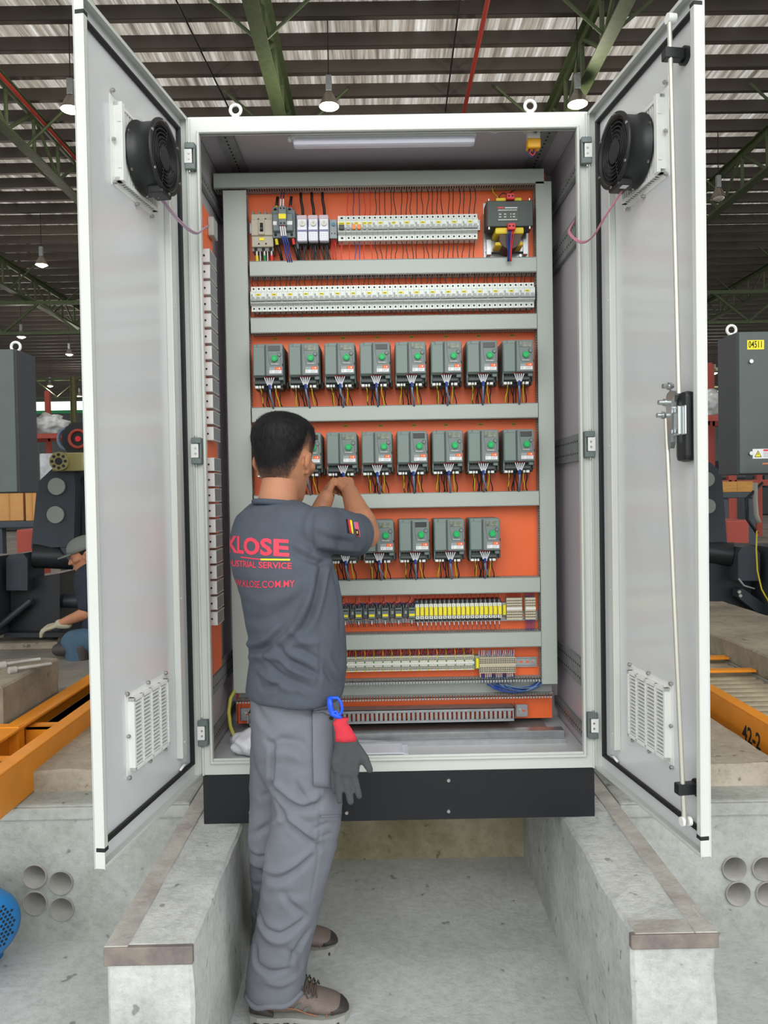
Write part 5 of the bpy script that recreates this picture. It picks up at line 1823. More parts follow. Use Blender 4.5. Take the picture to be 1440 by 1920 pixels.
def hair_mesh(M, length=1.0, seed=4, fade=True):
    R_ = [(.000, .050, .020, .022), (.045, .022, .070, .054), (.07, .008, .085, .062), (.10, .0, .094, .068), (.13, -.003, .097, .073), (.16, -.005, .099, .077), (.185, -.006, .095, .075), (.205, -.006, .085, .067), (.222, -.006, .066, .052), (.232, -.006, .040, .03), (.2365, -.006, .004, .004)]
    def ringat(z):
        for a, b in zip(R_, R_[1:]):
            if a[0] <= z <= b[0]:
                t = (z - a[0]) / (b[0] - a[0])
                return [a[i] + (b[i] - a[i]) * t for i in (1, 2, 3)]
        return R_[-1][1:]
    def zbot(al):
        a = abs(al) * 180 / PI
        K = [(0, .196), (30, .192), (50, .176), (68, .165), (76, .128), (88, .122), (97, .148), (108, .140), (118, .088), (140, .046), (180, .036)]
        for p, q in zip(K, K[1:]):
            if p[0] <= a <= q[0]: return p[1] + (q[1] - p[1]) * (a - p[0]) / (q[0] - p[0])
        return .05
    rn = random.Random(seed)
    nA, nZ = 96, 40
    vs = []; info = []
    for j in range(nZ + 1):
        t = j / nZ
        for i in range(nA):
            al = 2 * PI * i / nA
            if al > PI: al -= 2 * PI
            z0 = zbot(al)
            # even spacing over the dome
            z = z0 + (.2363 - z0) * math.sin(t * PI / 2)
            cx, rx, ry = ringat(z)
            p = Vector((cx + rx * math.cos(al), ry * math.sin(al), z))
            n_ = Vector((math.cos(al) / rx, math.sin(al) / ry, 0)).normalized()
            up_ = min(1, max(0, (z - .165) / .07))
            n_ = (n_ * (1 - up_ ** 1.5) + Vector((0, 0, 1)) * up_ ** 1.5).normalized()
            h = max(0, min(1, (z - z0) / .085))
            th = .0006 + (.003 + .011 * min(1, max(0, (z - .10) / .09))) * h ** .7 * length
            if abs(al) < 1.0: th += .006 * (1 - abs(al)) * min(1, h * 2)
            th += .0022 * h * noise.noise(Vector((al * 9, z * 40, seed)))
            vs.append(M @ (p + n_ * th)); info.append((M.to_3x3() @ n_, h, al, z))
    fs = []; mi = []
    for j in range(nZ):
        for i in range(nA):
            fs.append((j * nA + i, j * nA + (i + 1) % nA, (j + 1) * nA + (i + 1) % nA, (j + 1) * nA + i))
    mb = B(M_HAIR)
    mb.m(M_HEADHAIR if fade else M_HAIR).add(vs, fs, True)
    mb.m(M_HAIR)
    for k in range(5200):
        q = rn.randrange(len(vs) - nA)
        n_, h, al, z = info[q]
        if fade and abs(al) > 1.1 and h < .5 and rn.random() > h: continue
        p = Vector(vs[q]) - n_ * .002 + Vector((rn.uniform(-.002, .002), rn.uniform(-.002, .002), rn.uniform(-.002, .002)))
        fwd = M.to_3x3() @ Vector((.6 if z > .19 else .0, rn.uniform(-.2, .2), -.9 if z < .2 else -.15))
        tan = (fwd - n_ * fwd.dot(n_)).normalized()
        L_ = (.006 + .012 * h) * length
        e_ = p + tan * L_ + n_ * (.0035 * h + .0015)
        w_ = tan.cross(n_) * .0007
        mb.add([p - w_, p + w_, e_], [(0, 1, 2)], False)
    mb.density = [1.0 if abs(q[2]) < 1.0 else q[1] for q in info]
    return mb


# ---------- the worker in front of the cabinet
FD = math.radians(50)
worker = thing('person', 'person in slate grey printed t-shirt and grey trousers, wiring inside the open cabinet', 'person', (-.30, -.15, 0))
WO = Vector(worker.location)


def toW(mb): return mb.xf(Matrix.Translation(-WO))


def wbuild(mb, name, parent=worker): toW(mb); return mb.build(name, parent)


HM = Matrix.Translation(atY(532, 868, -.225)) @ Matrix.Rotation(math.radians(71), 4, 'Z') @ Matrix.Rotation(math.radians(13), 4, 'Y') @ Matrix.Scale(1.0, 4) @ Matrix.Translation((0, 0, -.112))
sh_r = atY(594, 985, -.345); el_r = Vector(atY(687, 1003, -.135)); wr_r = Vector(atY(656, 924, .055))
sh_l = Vector((-.405, -.165, sh_r.z)); el_l = Vector((-.33, .015, 1.215)); wr_l = Vector(atY(611, 934, .045))
nb = Vector(atY(519, 955, -.255))        # neck base
bd = B(M_SKIN)
head(bd, HM)
nt_ = HM @ Vector((-.012, 0, .055))
limb(bd, [nb + Vector((0, 0, -.06)), nb, nb.lerp(nt_, .5), nt_], [.075, .057, .053, .050], 24)
# chest, kept inside the shirt
ch = Vector((-.315, -.25, 1.25))
limb(bd, [nb + Vector((0, 0, -.09)), ch, Vector((-.29, -.23, 1.0))], [.06, .09, .085], 20)
limb(bd, [sh_l + Vector((0, 0, -.03)), nb + Vector((0, 0, -.08)), sh_r + Vector((0, 0, -.02))], [.035, .045, .035], 14)
limb(bd, [sh_r + Vector((0, 0, -.015)), sh_r.lerp(el_r, .5), el_r], [.040, .044, .040], 16)
limb(bd, [el_r, el_r.lerp(wr_r, .28), el_r.lerp(wr_r, .65), wr_r], [.040, .044, .034, .026], 16)
limb(bd, [sh_l + Vector((0, 0, -.03)), sh_l.lerp(el_l, .5), el_l, el_l.lerp(wr_l, .3), wr_l], [.038, .042, .039, .042, .026], 16)
# hips and legs inside the trousers
limb(bd, [Vector((-.29, -.23, 1.0)), Vector((-.27, -.22, .88))], [.09, .09], 16)
knee_n = atY(565, 1630, -.27); ank_n = Vector((-.375, -.235, .10)); knee_f = atY(505, 1600, -.13); ank_f = Vector((-.40, .03, .12))
limb(bd, [Vector((-.265, -.28, .86)), knee_n, ank_n], [.07, .05, .036], 14)
limb(bd, [Vector((-.29, -.15, .86)), knee_f, ank_f], [.065, .045, .034], 14)
# hands
tip_r = atY(634, 893, .18)
fr_ = Vector(atY(646, 897, .13)) - wr_r
hand(bd, wr_r, fr_ + Vector((-.02, .02, .02)), (.35, -.75, .55), 1, spread=.05, curl=((.9, 1.0, .5), (1.0, 1.1, .6), (1.1, 1.2, .8), (1.2, 1.2, .8)), thumb=(.5, .7), sc=.92)
fl_ = Vector(atY(624, 893, .16)) - wr_l
hand(bd, wr_l, fl_ + Vector((0, .02, .015)), (-.65, -.6, .1), -1, spread=.05, curl=((.35, .5, .4), (.6, .8, .5), (.8, 1.0, .6), (1.0, 1.0, .6)), thumb=(.4, .4), sc=.90)
toW(bd)
body = fuse(bd, 'body', .0034, 3, M_SKIN, worker)
hr = hair_mesh(HM); ho_ = wbuild(hr, 'hair')
at_ = ho_.data.attributes.new('hair_cover', 'FLOAT', 'POINT')      # how dense the clipped hair grows
at_.data.foreach_set('value', hr.density + [1.0] * (len(ho_.data.vertices) - len(hr.density)))
be = B(M_HAIR); limb(be, [(.076, -.012, .004), (.080, 0, .002), (.076, .012, .004)], [.010, .012, .010], 10); limb(be, [(.097, -.018, .068), (.101, 0, .071), (.097, .018, .068)], [.0035, .004, .0035], 8); be.xf(HM); wbuild(be, 'beard')
ey = B(M_WHITE)
for s in (-1, 1): limb(ey, [(.076, s * .031, .134), (.0765, s * .031, .134)], [.0115, .0115], 12)
ey.m(M_INK)
for s in (-1, 1): limb(ey, [(.084, s * .031, .134), (.0845, s * .031, .134)], [.0052, .0052], 10)
ey.xf(HM); wbuild(ey, 'eyes')
eb = B(M_HAIR)
for s in (-1, 1): limb(eb, [(.094, s * .014, .155), (.089, s * .032, .159), (.074, s * .050, .155)], [.003, .0035, .002], 6)
eb.xf(HM); wbuild(eb, 'eyebrows')

# t-shirt
sh = B(M_SHIRT)
SR = [(938, 482, 558, -.25, 50, .8), (943, 468, 574, -.255, 50, .62), (951, 454, 590, -.26, 50, .55), (963, 443, 601, -.26, 50, .55), (981, 430, 607, -.26, 50, .58), (1005, 425, 609, -.26, 50, .62), (1040, 425, 620, -.26, 48, .66), (1075, 430, 634, -.258, 46, .7), (1115, 446, 641, -.255, 42, .72), (1150, 454, 646, -.25, 38, .74), (1190, 461, 649, -.245, 34, .76), (1218, 463, 650, -.24, 32, .78), (1240, 464, 650, -.24, 32, .78), (1268, 460, 648, -.24, 30, .80), (1296, 458, 644, -.24, 28, .8), (1304, 463, 640, -.24, 28, .78)]
rings = []
for py, L_, R_, Y_, ph, rat in SR:
    c = atY((L_ + R_) / 2, py, Y_)
    D_ = (c - CAM).dot(FW)
    hw = (R_ - L_) / 2 * D_ / FPX
    p = math.radians(ph)
    a = hw / math.sqrt(math.sin(p) ** 2 + (rat * math.cos(p)) ** 2)
    rings.append((c, Vector((math.sin(p), -math.cos(p), 0)) * a, Vector((math.cos(p), math.sin(p), 0)) * a * rat))
ringloft(sh, rings, 48)
p_ = el_r - sh_r
def perp(v, w_): w_ = Vector(w_); return (w_ - v * w_.dot(v)).normalized()
du = p_.normalized(); u1 = perp(du, (0, 0, 1)); u2 = du.cross(u1)
dz = Vector((0, 0, -.006))
limb(sh, [nb + Vector((0, 0, -.085)), sh_r.lerp(nb + Vector((0, 0, -.05)), .35) + Vector((0, 0, -.012)), sh_r + Vector((0, 0, -.012)) + p_ * .05], [.055, .056, .062], 20)
ringloft(sh, [(sh_r + p_ * t + dz, u1 * r1, u2 * r2) for t, r1, r2 in ((-.05, .03, .03), (.05, .060, .058), (.3, .064, .060), (.55, .063, .060), (.76, .061, .058), (.79, .056, .053))], 28)
q_ = el_l - sh_l
limb(sh, [nb + Vector((0, 0, -.09)), sh_l + Vector((0, 0, -.03)), sh_l + q_ * .4, sh_l + q_ * .8], [.05, .050, .058, .058], 20)
toW(sh)
shirt = fuse(sh, 't_shirt', .0052, 9, M_SHIRT, worker)
Z1 = lambda x, y: (400 + x / 3.2, 740 + y / 3.2)
wrinkle(shirt, .004, 9, 3, (1, 1, .6)); wrinkle(shirt, .0018, 26, 5, (1, 1, .5))
folds(shirt, [
    ([(650, 1000), (628, 1200), (560, 1370), (470, 1470), (400, 1530)], -.010, .012),
    ([(690, 1000), (660, 1150), (628, 1290), (600, 1380)], .009, .013),
    ([(610, 1010), (585, 1180), (520, 1330), (430, 1430), (330, 1510)], .010, .014),
    ([(200, 1535), (300, 1525), (400, 1440), (500, 1340)], -.009, .012),
    ([(195, 1500), (290, 1480), (390, 1390)], .010, .013),
    ([(210, 1570), (330, 1570), (420, 1590)], .009, .013),
    ([(390, 1515), (440, 1590), (540, 1640), (640, 1690)], -.012, .011),
    ([(400, 1560), (470, 1640), (600, 1700)], .010, .012),
    ([(290, 1560), (350, 1640), (450, 1710), (600, 1770)], -.009, .011),
    ([(250, 1640), (330, 1700), (450, 1760), (560, 1790)], .008, .012),
    ([(270, 1700), (300, 1760), (420, 1740), (520, 1800)], -.007, .010),
    ([(470, 1420), (540, 1480), (620, 1490)], .008, .012),
    ([(460, 1520), (540, 1540), (640, 1600)], -.008, .011),
    ([(720, 1060), (760, 1250), (765, 1450)], -.006, .014),
    ([(600, 700), (585, 800), (590, 950)], -.006, .009),
    ([(595, 935), (700, 965), (840, 975)], -.007, .010),
    ([(620, 830), (720, 870), (850, 890)], -.006, .012),
    ([(640, 900), (760, 925), (880, 940)], .006, .012),
    ([(580, 980), (640, 1010), (690, 1000)], -.010, .012),
    ([(480, 890), (560, 930), (600, 940)], .006, .014),
    ([(470, 940), (560, 985), (620, 1010)], -.007, .012),
    ([(150, 1180), (300, 1240), (450, 1200), (560, 1100)], .005, .022),
    ([(180, 1330), (300, 1350), (430, 1290), (540, 1180)], -.005, .020),
    ([(110, 760), (200, 700), (330, 690)], .004, .02),
    ([(640, 1500), (640, 1640), (625, 1770)], -.004, .006),
    ([(680, 1560), (730, 1660), (770, 1700)], .007, .014),
    ([(650, 1620), (720, 1720), (760, 1780)], -.007, .012),
], WO, Z1)
bsh = bvh_of(shirt.data)
# collar
cr_ = []
for k in range(33):
    t = 2 * PI * k / 32
    cr_.append(nb + Vector((.004, 0, .016)) + Vector((.064 * math.cos(t), .064 * math.sin(t), -.014 * math.cos(t) * .4 - .004 * math.sin(t))) - WO)
B(M_SHIRTR).tube(cr_, .0085, 8).build('collar', shirt)
# sleeve hem
p_ = el_r - sh_r; du = p_.normalized(); u1 = perp(du, (0, 0, 1)); u2 = du.cross(u1)
cc_ = sh_r + p_ * .775 + Vector((0, 0, -.006)) - WO
B(M_SHIRTR).tube([cc_ + u1 * .059 * math.cos(2 * PI * k / 32) + u2 * .056 * math.sin(2 * PI * k / 32) for k in range(33)], .0035, 6).build('sleeve_hem', shirt)


def cloth_print(name, me, mapf, material, parent, bvh, maxlen=.006, off=.0011):
    """me lies in the XY plane; each point is carried onto the cloth by mapf -> (origin, direction)"""
    bm = bmesh.new(); bm.from_mesh(me)
    bmesh.ops.triangulate(bm, faces=bm.faces)
    for _ in range(5):
        ed = [e for e in bm.edges if e.calc_length() > maxlen]
        if not ed: break
        bmesh.ops.subdivide_edges(bm, edges=ed, cuts=1)
        bmesh.ops.triangulate(bm, faces=bm.faces)
    dead = []
    for v in bm.verts:
        o_, d_ = mapf(v.co)
        l, n, i, dd = bvh.ray_cast(o_, d_)
        if l is None: dead.append(v)
        else: v.co = l + n * off
    bmesh.ops.delete(bm, geom=dead, context='VERTS')
    m2 = bpy.data.meshes.new(name); bm.to_mesh(m2); bm.free()
    m2.materials.clear(); m2.materials.append(material)
    o = bpy.data.objects.new(name, m2); col.objects.link(o); o.parent = parent
    return o


# the back print: a plane parallel to the back, carried forward onto the shirt
bn = Vector((math.cos(FD), math.sin(FD), 0)); be_ = Vector((math.sin(FD), -math.cos(FD), 0))


def lat(px, py):
    l, n = hit(bsh, px, py, WO)
    return (l.dot(be_), l.z) if l is not None else (0, 0)


def place_text(body, marks, hpx, material, name, bold=0.0):
    """marks: (fraction of the line, x, y) seen on the back; the print is laid on the cloth there"""
    me = text_mesh(body, 1.0, extrude=0, bold=bold, align='LEFT')
    bm = bmesh.new(); bm.from_mesh(me); bmesh.ops.triangulate(bm, faces=bm.faces)
    for _ in range(2): bmesh.ops.subdivide_edges(bm, edges=[e for e in bm.edges if e.calc_length() > .12], cuts=1); bmesh.ops.triangulate(bm, faces=bm.faces)
    bm.to_mesh(me); bm.free()
    xs = [v.co.x for v in me.vertices]; ys = [v.co.y for v in me.vertices]
    w_ = max(xs) - min(xs); h_ = max(ys) - min(ys)
    x0 = min(xs); y0 = (max(ys) + min(ys)) / 2
    for v in me.vertices: v.co = Vector(((v.co.x - x0) / w_, (v.co.y - y0) / h_ * hpx, 0))
    return cloth_print(name, me, lambda c: mark_ray(c, marks), material, shirt, bsh, 99)


def mark_ray(c, marks):
    for p, q in zip(marks, marks[1:]):
        if c.x <= q[0] or q is marks[-1]:
            t = (c.x - p[0]) / (q[0] - p[0])
            px, py = p[1] + (q[1] - p[1]) * t, p[2] + (q[2] - p[2]) * t
            break
    return CAM - WO, ray(px, py - c.y).normalized()


place_text('KLOSE', [(0, 428, 1020), (.21, 444, 1021), (.40, 458.5, 1023), (.60, 479, 1025), (.80, 506, 1026), (1, 542, 1028)], 33, M_PRINT, 'printed_lettering', bold=.035)
place_text('INDUSTRIAL SERVICE', [(.0, 412, 1054), (.10, 426, 1055), (.585, 480, 1059), (1, 547, 1061)], 12, M_PRINT, 'printed_lettering', bold=.02)
place_text('WWW.KLOSE.COM.MY', [(.0, 424, 1090), (.27, 450, 1093), (.60, 487, 1096), (1, 553, 1094)], 13, M_PRINT, 'printed_lettering', bold=.005)


def bar(marks, hpx, material):
    m_ = MB().m(material)
    n = 24
    m_.add([(i / n, y, 0) for i in range(n + 1) for y in (-hpx / 2, hpx / 2)], [(2 * i, 2 * i + 2, 2 * i + 3, 2 * i + 1) for i in range(n)])
    cloth_print('printed_bar', m_.mesh('bar'), lambda c: mark_ray(c, marks), material, shirt, bsh, 99)


bar([(0, 452, 1044.5), (1, 489, 1049)], 2.2, M_PRINT)
bar([(0, 489, 1049), (1, 544, 1049.5)], 3.2, M_PRINTY)
# two small flags on the sleeve
M_FLB = mat('flag_black', (24, 20, 22), .6); M_FLR = mat('flag_red', (206, 40, 60), .6); M_FLP = mat('flag_pink', (222, 140, 176), .6)


def sl_patch(q, m_, nm, off=.0016): return patch(bsh, q, off, .0006, m_, nm, shirt, 5, WO)


sl_patch(((648, 974), (651, 974), (655, 1000), (651, 999)), M_FLB, 'german_flag_patch')
sl_patch(((651, 974), (655, 975), (659, 1000), (655, 1000)), M_FLR, 'german_flag_patch')
sl_patch(((655, 975), (659, 976), (662, 1001), (659, 1000)), M_YEL, 'german_flag_patch')
sl_patch(((663, 979), (671, 980), (675, 1007), (667, 1005)), M_FLP, 'malaysian_flag_patch')
for k in range(3):
    a_ = 663.8 + k * 2.6
    sl_patch(((a_, 980), (a_ + 1.1, 980), (a_ + 2.9 + 1.6, 1006), (a_ + 2.9 + .5, 1006)), M_FLR, 'flag_stripe', .0021)
sl_patch(((664.5, 992), (670, 993), (672, 1004.5), (667, 1004)), M_INK, 'flag_canton', .0026)
sl_patch(((666.6, 996), (668.6, 996), (669.4, 1000.5), (667.4, 1000.5)), M_YEL, 'flag_crescent', .0031)

# trousers
def hring(py, L_, R_, Y_, dep):
    c = atY((L_ + R_) / 2, py, Y_)
    D_ = (c - CAM).dot(FW)
    return (c, Vector(((R_ - L_) / 2 * D_ / FPX, 0, 0)), Vector((0, dep, 0)))


tr = B(M_TROU)
ringloft(tr, [hring(1270, 475, 634, -.24, .10), hring(1300, 470, 634, -.24, .115), hring(1340, 470, 634, -.235, .13), hring(1390, 474, 634, -.235, .14), hring(1430, 480, 632, -.235, .135), hring(1465, 500, 620, -.235, .12)], 36)
near = [(1330, 500, 636, -.29, .07), (1400, 500, 638, -.29, .088), (1450, 504, 640, -.29, .092), (1500, 510, 641, -.288, .092), (1545, 507, 638, -.285, .09), (1590, 500, 630, -.28, .086), (1635, 493, 617, -.272, .084), (1680, 487, 605, -.265, .083), (1725, 480, 594, -.258, .083), (1770, 472, 583, -.25, .082), (1810, 463, 576, -.242, .08), (1842, 460, 572, -.238, .077), (1857, 463, 570, -.236, .074)]
ringloft(tr, [hring(*r_) for r_ in near], 32)
far = [(1330, 472, 600, -.17, .06), (1400, 470, 590, -.16, .085), (1450, 469, 575, -.15, .085), (1510, 467, 560, -.142, .08), (1560, 467, 552, -.138, .075), (1600, 468, 548, -.125, .072), (1640, 470, 545, -.09, .07), (1680, 471, 545, -.05, .07), (1720, 472, 548, -.005, .068), (1745, 473, 552, .02, .066)]
ringloft(tr, [hring(*r_) for r_ in far], 28)
toW(tr)
trou = fuse(tr, 'trousers', .0055, 5, M_TROU, worker)
Z2 = lambda x, y: (400 + x / 3, 1280 + y / 3)
wrinkle(trou, .005, 9, 9, (1, 1, .8)); wrinkle(trou, .0022, 24, 2, (.7, .7, 1.2))
folds(trou, [
    ([(330, 590), (400, 660), (480, 705), (560, 700), (620, 660)], -.012, .012),
    ([(345, 560), (430, 630), (520, 670), (610, 620)], .009, .013),
    ([(345, 650), (390, 740), (440, 810), (540, 890), (600, 940)], -.010, .011),
    ([(320, 800), (380, 770), (450, 780)], .008, .014),
    ([(420, 740), (500, 820), (590, 880)], .009, .013),
    ([(460, 560), (500, 640), (560, 690)], -.007, .011),
    ([(270, 1080), (360, 1110), (460, 1060), (560, 970)], -.008, .012),
    ([(275, 1040), (370, 1060), (470, 1010), (560, 930)], .007, .013),
    ([(400, 1200), (450, 1260), (520, 1310)], -.009, .012),
    ([(250, 1270), (290, 1380), (370, 1420), (450, 1380), (520, 1320)], -.012, .012),
    ([(255, 1340), (330, 1440), (430, 1440)], .006, .020),
    ([(240, 1490), (250, 1580), (330, 1630), (430, 1610)], -.011, .012),
    ([(300, 1680), (380, 1700), (480, 1650)], .006, .014),
    ([(400, 1500), (470, 1540), (500, 1600)], -.006, .012),
    ([(300, 1200), (400, 1180), (480, 1200)], -.004, .014),
    ([(470, 300), (520, 380), (530, 480)], -.005, .018),
    ([(240, 120), (280, 200), (330, 260)], -.005, .016),
    ([(440, 1560), (480, 1480), (530, 1400)], -.009, .013),
    ([(200, 860), (250, 840), (310, 800)], -.008, .011),
    ([(205, 960), (250, 985), (300, 975)], -.008, .011),
    ([(205, 1000), (250, 1030), (290, 1020)], .007, .012),
    ([(210, 1110), (240, 1140), (270, 1130)], -.008, .011),
    ([(215, 1250), (235, 1300)], -.007, .011),
    ([(325, 350), (400, 320), (500, 345)], -.008, .014),
    ([(330, 390), (420, 400), (520, 440)], .006, .018),
    ([(300, 330), (335, 360), (330, 480), (325, 600)], -.012, .010),
    ([(270, 640), (320, 620)], -.006, .012),
    ([(560, 830), (640, 790), (690, 800)], -.004, .007),
    ([(575, 880), (660, 850), (700, 880)], -.004, .007),
    ([(600, 600), (598, 800), (585, 1000), (545, 1230)], -.004, .005),
    ([(240, 60), (330, 40), (460, 60), (560, 90)], .004, .012),
], WO, Z2)
btr = bvh_of(trou.data)
patch(btr, [Z2(553, 150), Z2(655, 140), Z2(664, 588), Z2(560, 575)], .007, .010, M_TROU, 'cargo_pocket', trou, 12, WO)
patch(btr, [Z2(548, 135), Z2(655, 125), Z2(655, 185), Z2(556, 190)], .014, .004, M_TROU, 'pocket_flap', trou, 8, WO)
patch(btr, [Z2(602, 745), Z2(712, 742), Z2(712, 752), Z2(602, 755)], .002, .002, M_TROU, 'knee_seam', trou, 8, WO)
l, n = hit(btr, 615, 1346, WO)
if l: B(M_INK).cyl(l + n * .014, l + n * .020, .005, n=12).build('snap_button', trou)
# turned-up hem of the near leg
c, a, b = hring(1856, 463, 570, -.236, .073)
B(M_TROU).tube([c - WO + a * 1.0 * math.cos(2 * PI * k / 40) + b * 1.0 * math.sin(2 * PI * k / 40) + Vector((0, 0, .004 * math.sin(k * .9) + .006 * math.cos(2 * PI * k / 40))) for k in range(41)], .0085, 8).build('trouser_hem', trou)

# boots
M_BOOT = mat('boot_brown_grey', (118, 104, 98), .75, var=.08, vscale=30, bump=.2, bscale=200)
M_BCAP = mat('boot_cap_dark', (58, 52, 52), .6, var=.1, vscale=20)
M_SOLE = mat('boot_sole_grey', (150, 152, 144), .8, var=.12, vscale=20)
M_BTRIM = mat('boot_orange_trim', (186, 112, 74), .7)
M_SOCK = mat('boot_collar_fabric', (96, 100, 92), .9)


def boot(x0, x1, Yc, yaw, nm, lab):
    L_ = x1 - x0
    T = Matrix.Translation((x0, Yc, 0)) @ Matrix.Rotation(yaw, 4, 'Z') @ Matrix.Scale(L_ / .285, 4)
    t = bpy.data.objects.new('boot', None); 
    #  local: x along the foot 0..285, y lateral, z up
    up_ = B(M_BOOT)
    prof = [(.012, .020, .085, .026), (.03, .02, .105, .034), (.07, .02, .115, .037), (.105, .02, .120, .038), (.135, .02, .116, .039), (.165, .02, .100, .042), (.195, .02, .080, .046), (.222, .02, .070, .047), (.248, .02, .062, .041), (.266, .02, .051, .033), (.280, .022, .036, .019)]
    rg = []
    for x, zb_, zt_, hw in prof: rg.append(((x, 0, (zb_ + zt_) / 2), (0, hw, 0), (0, 0, (zt_ - zb_) / 2)))
    ringloft(up_, rg, 24)
    limb(up_, [(.060, 0, .07), (.056, 0, .140)], [.041, .042], 18); limb(up_, [(.11, 0, .09), (.115, 0, .135)], [.036, .034], 16)
    up_.xf(T)
    toW(up_)
    o = fuse(up_, 'boot', .0035, 2, M_BOOT, worker)
    def part(mb, name): mb.xf(T); toW(mb); return mb.build(name, o)
    so = B(M_SOLE)
    ol = [(.004, .0), (.008, .024), (.03, .037), (.08, .040), (.12, .038), (.165, .046), (.21, .052), (.25, .046), (.275, .030), (.287, .008)]
    ol = ol + [(x, -y) for x, y in reversed(ol)]
    so.prism(ol, 'z', .0, .024)
    so.m(M_BCAP)
    so2 = B(M_SOLE)
    part(so, 'sole')
    tr_ = B(M_BCAP)
    for k in range(9):
        for s in (-1, 1): tr_.box(.02 + k * .028, .036 + k * .028, s * .040 - .004, s * .040 + .005, -.0005, .010)
    part(tr_, 'tread')
    cp = B(M_BCAP)
    ringloft(cp, [((x, 0, (.022 + zt_) / 2), (0, hw, 0), (0, 0, (zt_ - .018) / 2)) for x, zt_, hw in ((.238, .052, .0455), (.25, .055, .0415), (.266, .050, .0345), (.279, .040, .023), (.286, .030, .010))], 24)
    part(cp, 'toe_cap')
    hc = B(M_BCAP)
    ringloft(hc, [((x, 0, (.02 + zt_) / 2), (0, hw, 0), (0, 0, (zt_ - .016) / 2)) for x, zt_, hw in ((.006, .062, .020), (.016, .076, .032), (.04, .066, .0395), (.075, .040, .0410))], 24)
    part(hc, 'heel_counter')
    st_ = B(M_BTRIM)
    for s in (-1, 1):
        st_.tube([(.228, s * .045, .028), (.222, s * .040, .050), (.205, s * .026, .068), (.19, 0, .075)], .0012, 4)
        st_.tube([(.06, s * .0405, .05), (.10, s * .0405, .055), (.14, s * .041, .05), (.17, s * .0445, .04), (.2, s * .047, .034)], .0012, 4)
        st_.tube([(.02, s * .034, .092), (.06, s * .041, .102), (.10, s * .036, .104), (.128, s * .028, .10)], .0014, 4)
    part(st_, 'orange_stitching')
    for k, (x, z, tl) in enumerate(((.115, .060, .020), (.142, .056, .022), (.168, .050, .022))):
        vt = B(M_SOCK)
        for s in (-1, 1):
            y_ = (.0385, .0405, .0435)[k]
            vt.prism([(x - .010, z - .010), (x + tl - .006, z + .006), (x + tl - .010, z + .012), (x - .004, z + .004)], 'y', s * y_, s * (y_ + .0012))
        part(vt, 'mesh_vent')
    lb = B(M_LABEL).prism([(.088, .066), (.114, .074), (.112, .082), (.086, .074)], 'y', -.0395, -.0405)
    lb.m(M_RED).prism([(.092, .069), (.112, .0755), (.111, .079), (.091, .073)], 'y', -.0405, -.0410)
    part(lb, 'side_label')
    lc = B(mat('lace_black_tan', (70, 62, 52), .8))
    for k in range(5):
        x = .140 + k * .012; z = .122 - k * .008
        lc.tube([(x, -.030, z - .014), (x + .004, -.014, z + .004), (x + .008, .0, z + .007), (x + .01, .018, z + .002), (x + .012, .030, z - .014)], .0026, 6)
        lc.tube([(x + .01, -.030, z - .016), (x + .004, 0, z + .008), (x, .030, z - .012)], .0026, 6)
    lc.tube([(.145, -.02, .12), (.16, -.034, .10), (.175, -.042, .08)], .0022, 6).tube([(.14, -.01, .128), (.145, -.03, .138), (.155, -.038, .115), (.165, -.042, .10)], .0022, 6)
    part(lc, 'laces')
    for k in range(4):
        for s in (-1, 1): part(B(M_SCREW).cyl((.140 + k * .014, s * .028, .106 - k * .009), (.140 + k * .014, s * .036, .103 - k * .009), .004, n=8), 'lace_hook')
    tg = B(M_SOCK)
    ringloft(tg, [((.148, 0, .10), (0, .022, 0), (.007, 0, 0)), ((.156, 0, .135), (0, .024, 0), (.006, 0, 0)), ((.158, 0, .175), (0, .021, 0), (.006, 0, .0)), ((.154, 0, .192), (0, .010, 0), (.004, 0, 0))], 12)
    tg.m(M_BTRIM).tube([(.144, -.021, .11), (.149, -.023, .14), (.150, -.018, .18)], .003, 6)
    part(tg, 'tongue')
    return o


boot(-.438, -.157, -.228, 0.0, 'boot', '')
boot(-.475, -.205, .085, .06, 'boot', '')

# glove and its clip
gl = B(mat('glove_coating_dark', (66, 70, 72), .8, var=.08, vscale=60, bump=.3, bscale=300))
GYp = -.385
G = lambda x, y, dy=0: Vector(atY(400 + x / 3, 1280 + y / 3, GYp + dy))
gm = MB().m(M_HAIR)
for a_, b2, r0, r1 in (((735, 330), (700, 480), .022, .016), ((760, 340), (730, 500), .022, .017), ((780, 350), (760, 500), .02, .017), ((795, 380), (790, 500), .018, .015), ((720, 330), (690, 450), .016, .014)):
    limb(gm, [G(*a_), G(*b2)], [r0, r1], 12)
for pts, rr in ((((702, 500), (706, 590), (710, 665)), (.0105, .0100, .0085)), (((742, 510), (758, 600), (772, 668)), (.0115, .0108, .0098)), (((784, 500), (803, 570), (820, 637)), (.0105, .0098, .0088)), (((680, 480), (676, 560), (686, 612)), (.0095, .009, .007)), (((800, 370), (850, 430), (880, 490)), (.017, .0135, .0095))):
    limb(gm, [G(*p, dy=(.012 if p[0] < 695 else 0)) for p in pts], list(rr), 12)
gloc = G(735, 300)
gm.xf(Matrix.Translation(-gloc))
for i, v in enumerate(gm.v): gm.v[i] = (v[0], v[1] * .62, v[2])
gt = thing('work_glove', 'dark coated work glove with red cuff hanging fingers down from the worker\'s hip', 'glove', gloc)
go = fuse(gm, 'coated_hand', .003, 3, MATS['glove_coating_dark'], gt)
cuf = []
for (x, y, hw, dp) in ((718, 200, .017, .012), (705, 225, .019, .013), (722, 260, .022, .014), (735, 300, .026, .015), (738, 325, .029, .016)):
    cuf.append((G(x + 8, y) - gloc, Vector((hw, 0, 0)), Vector((0, dp, 0))))
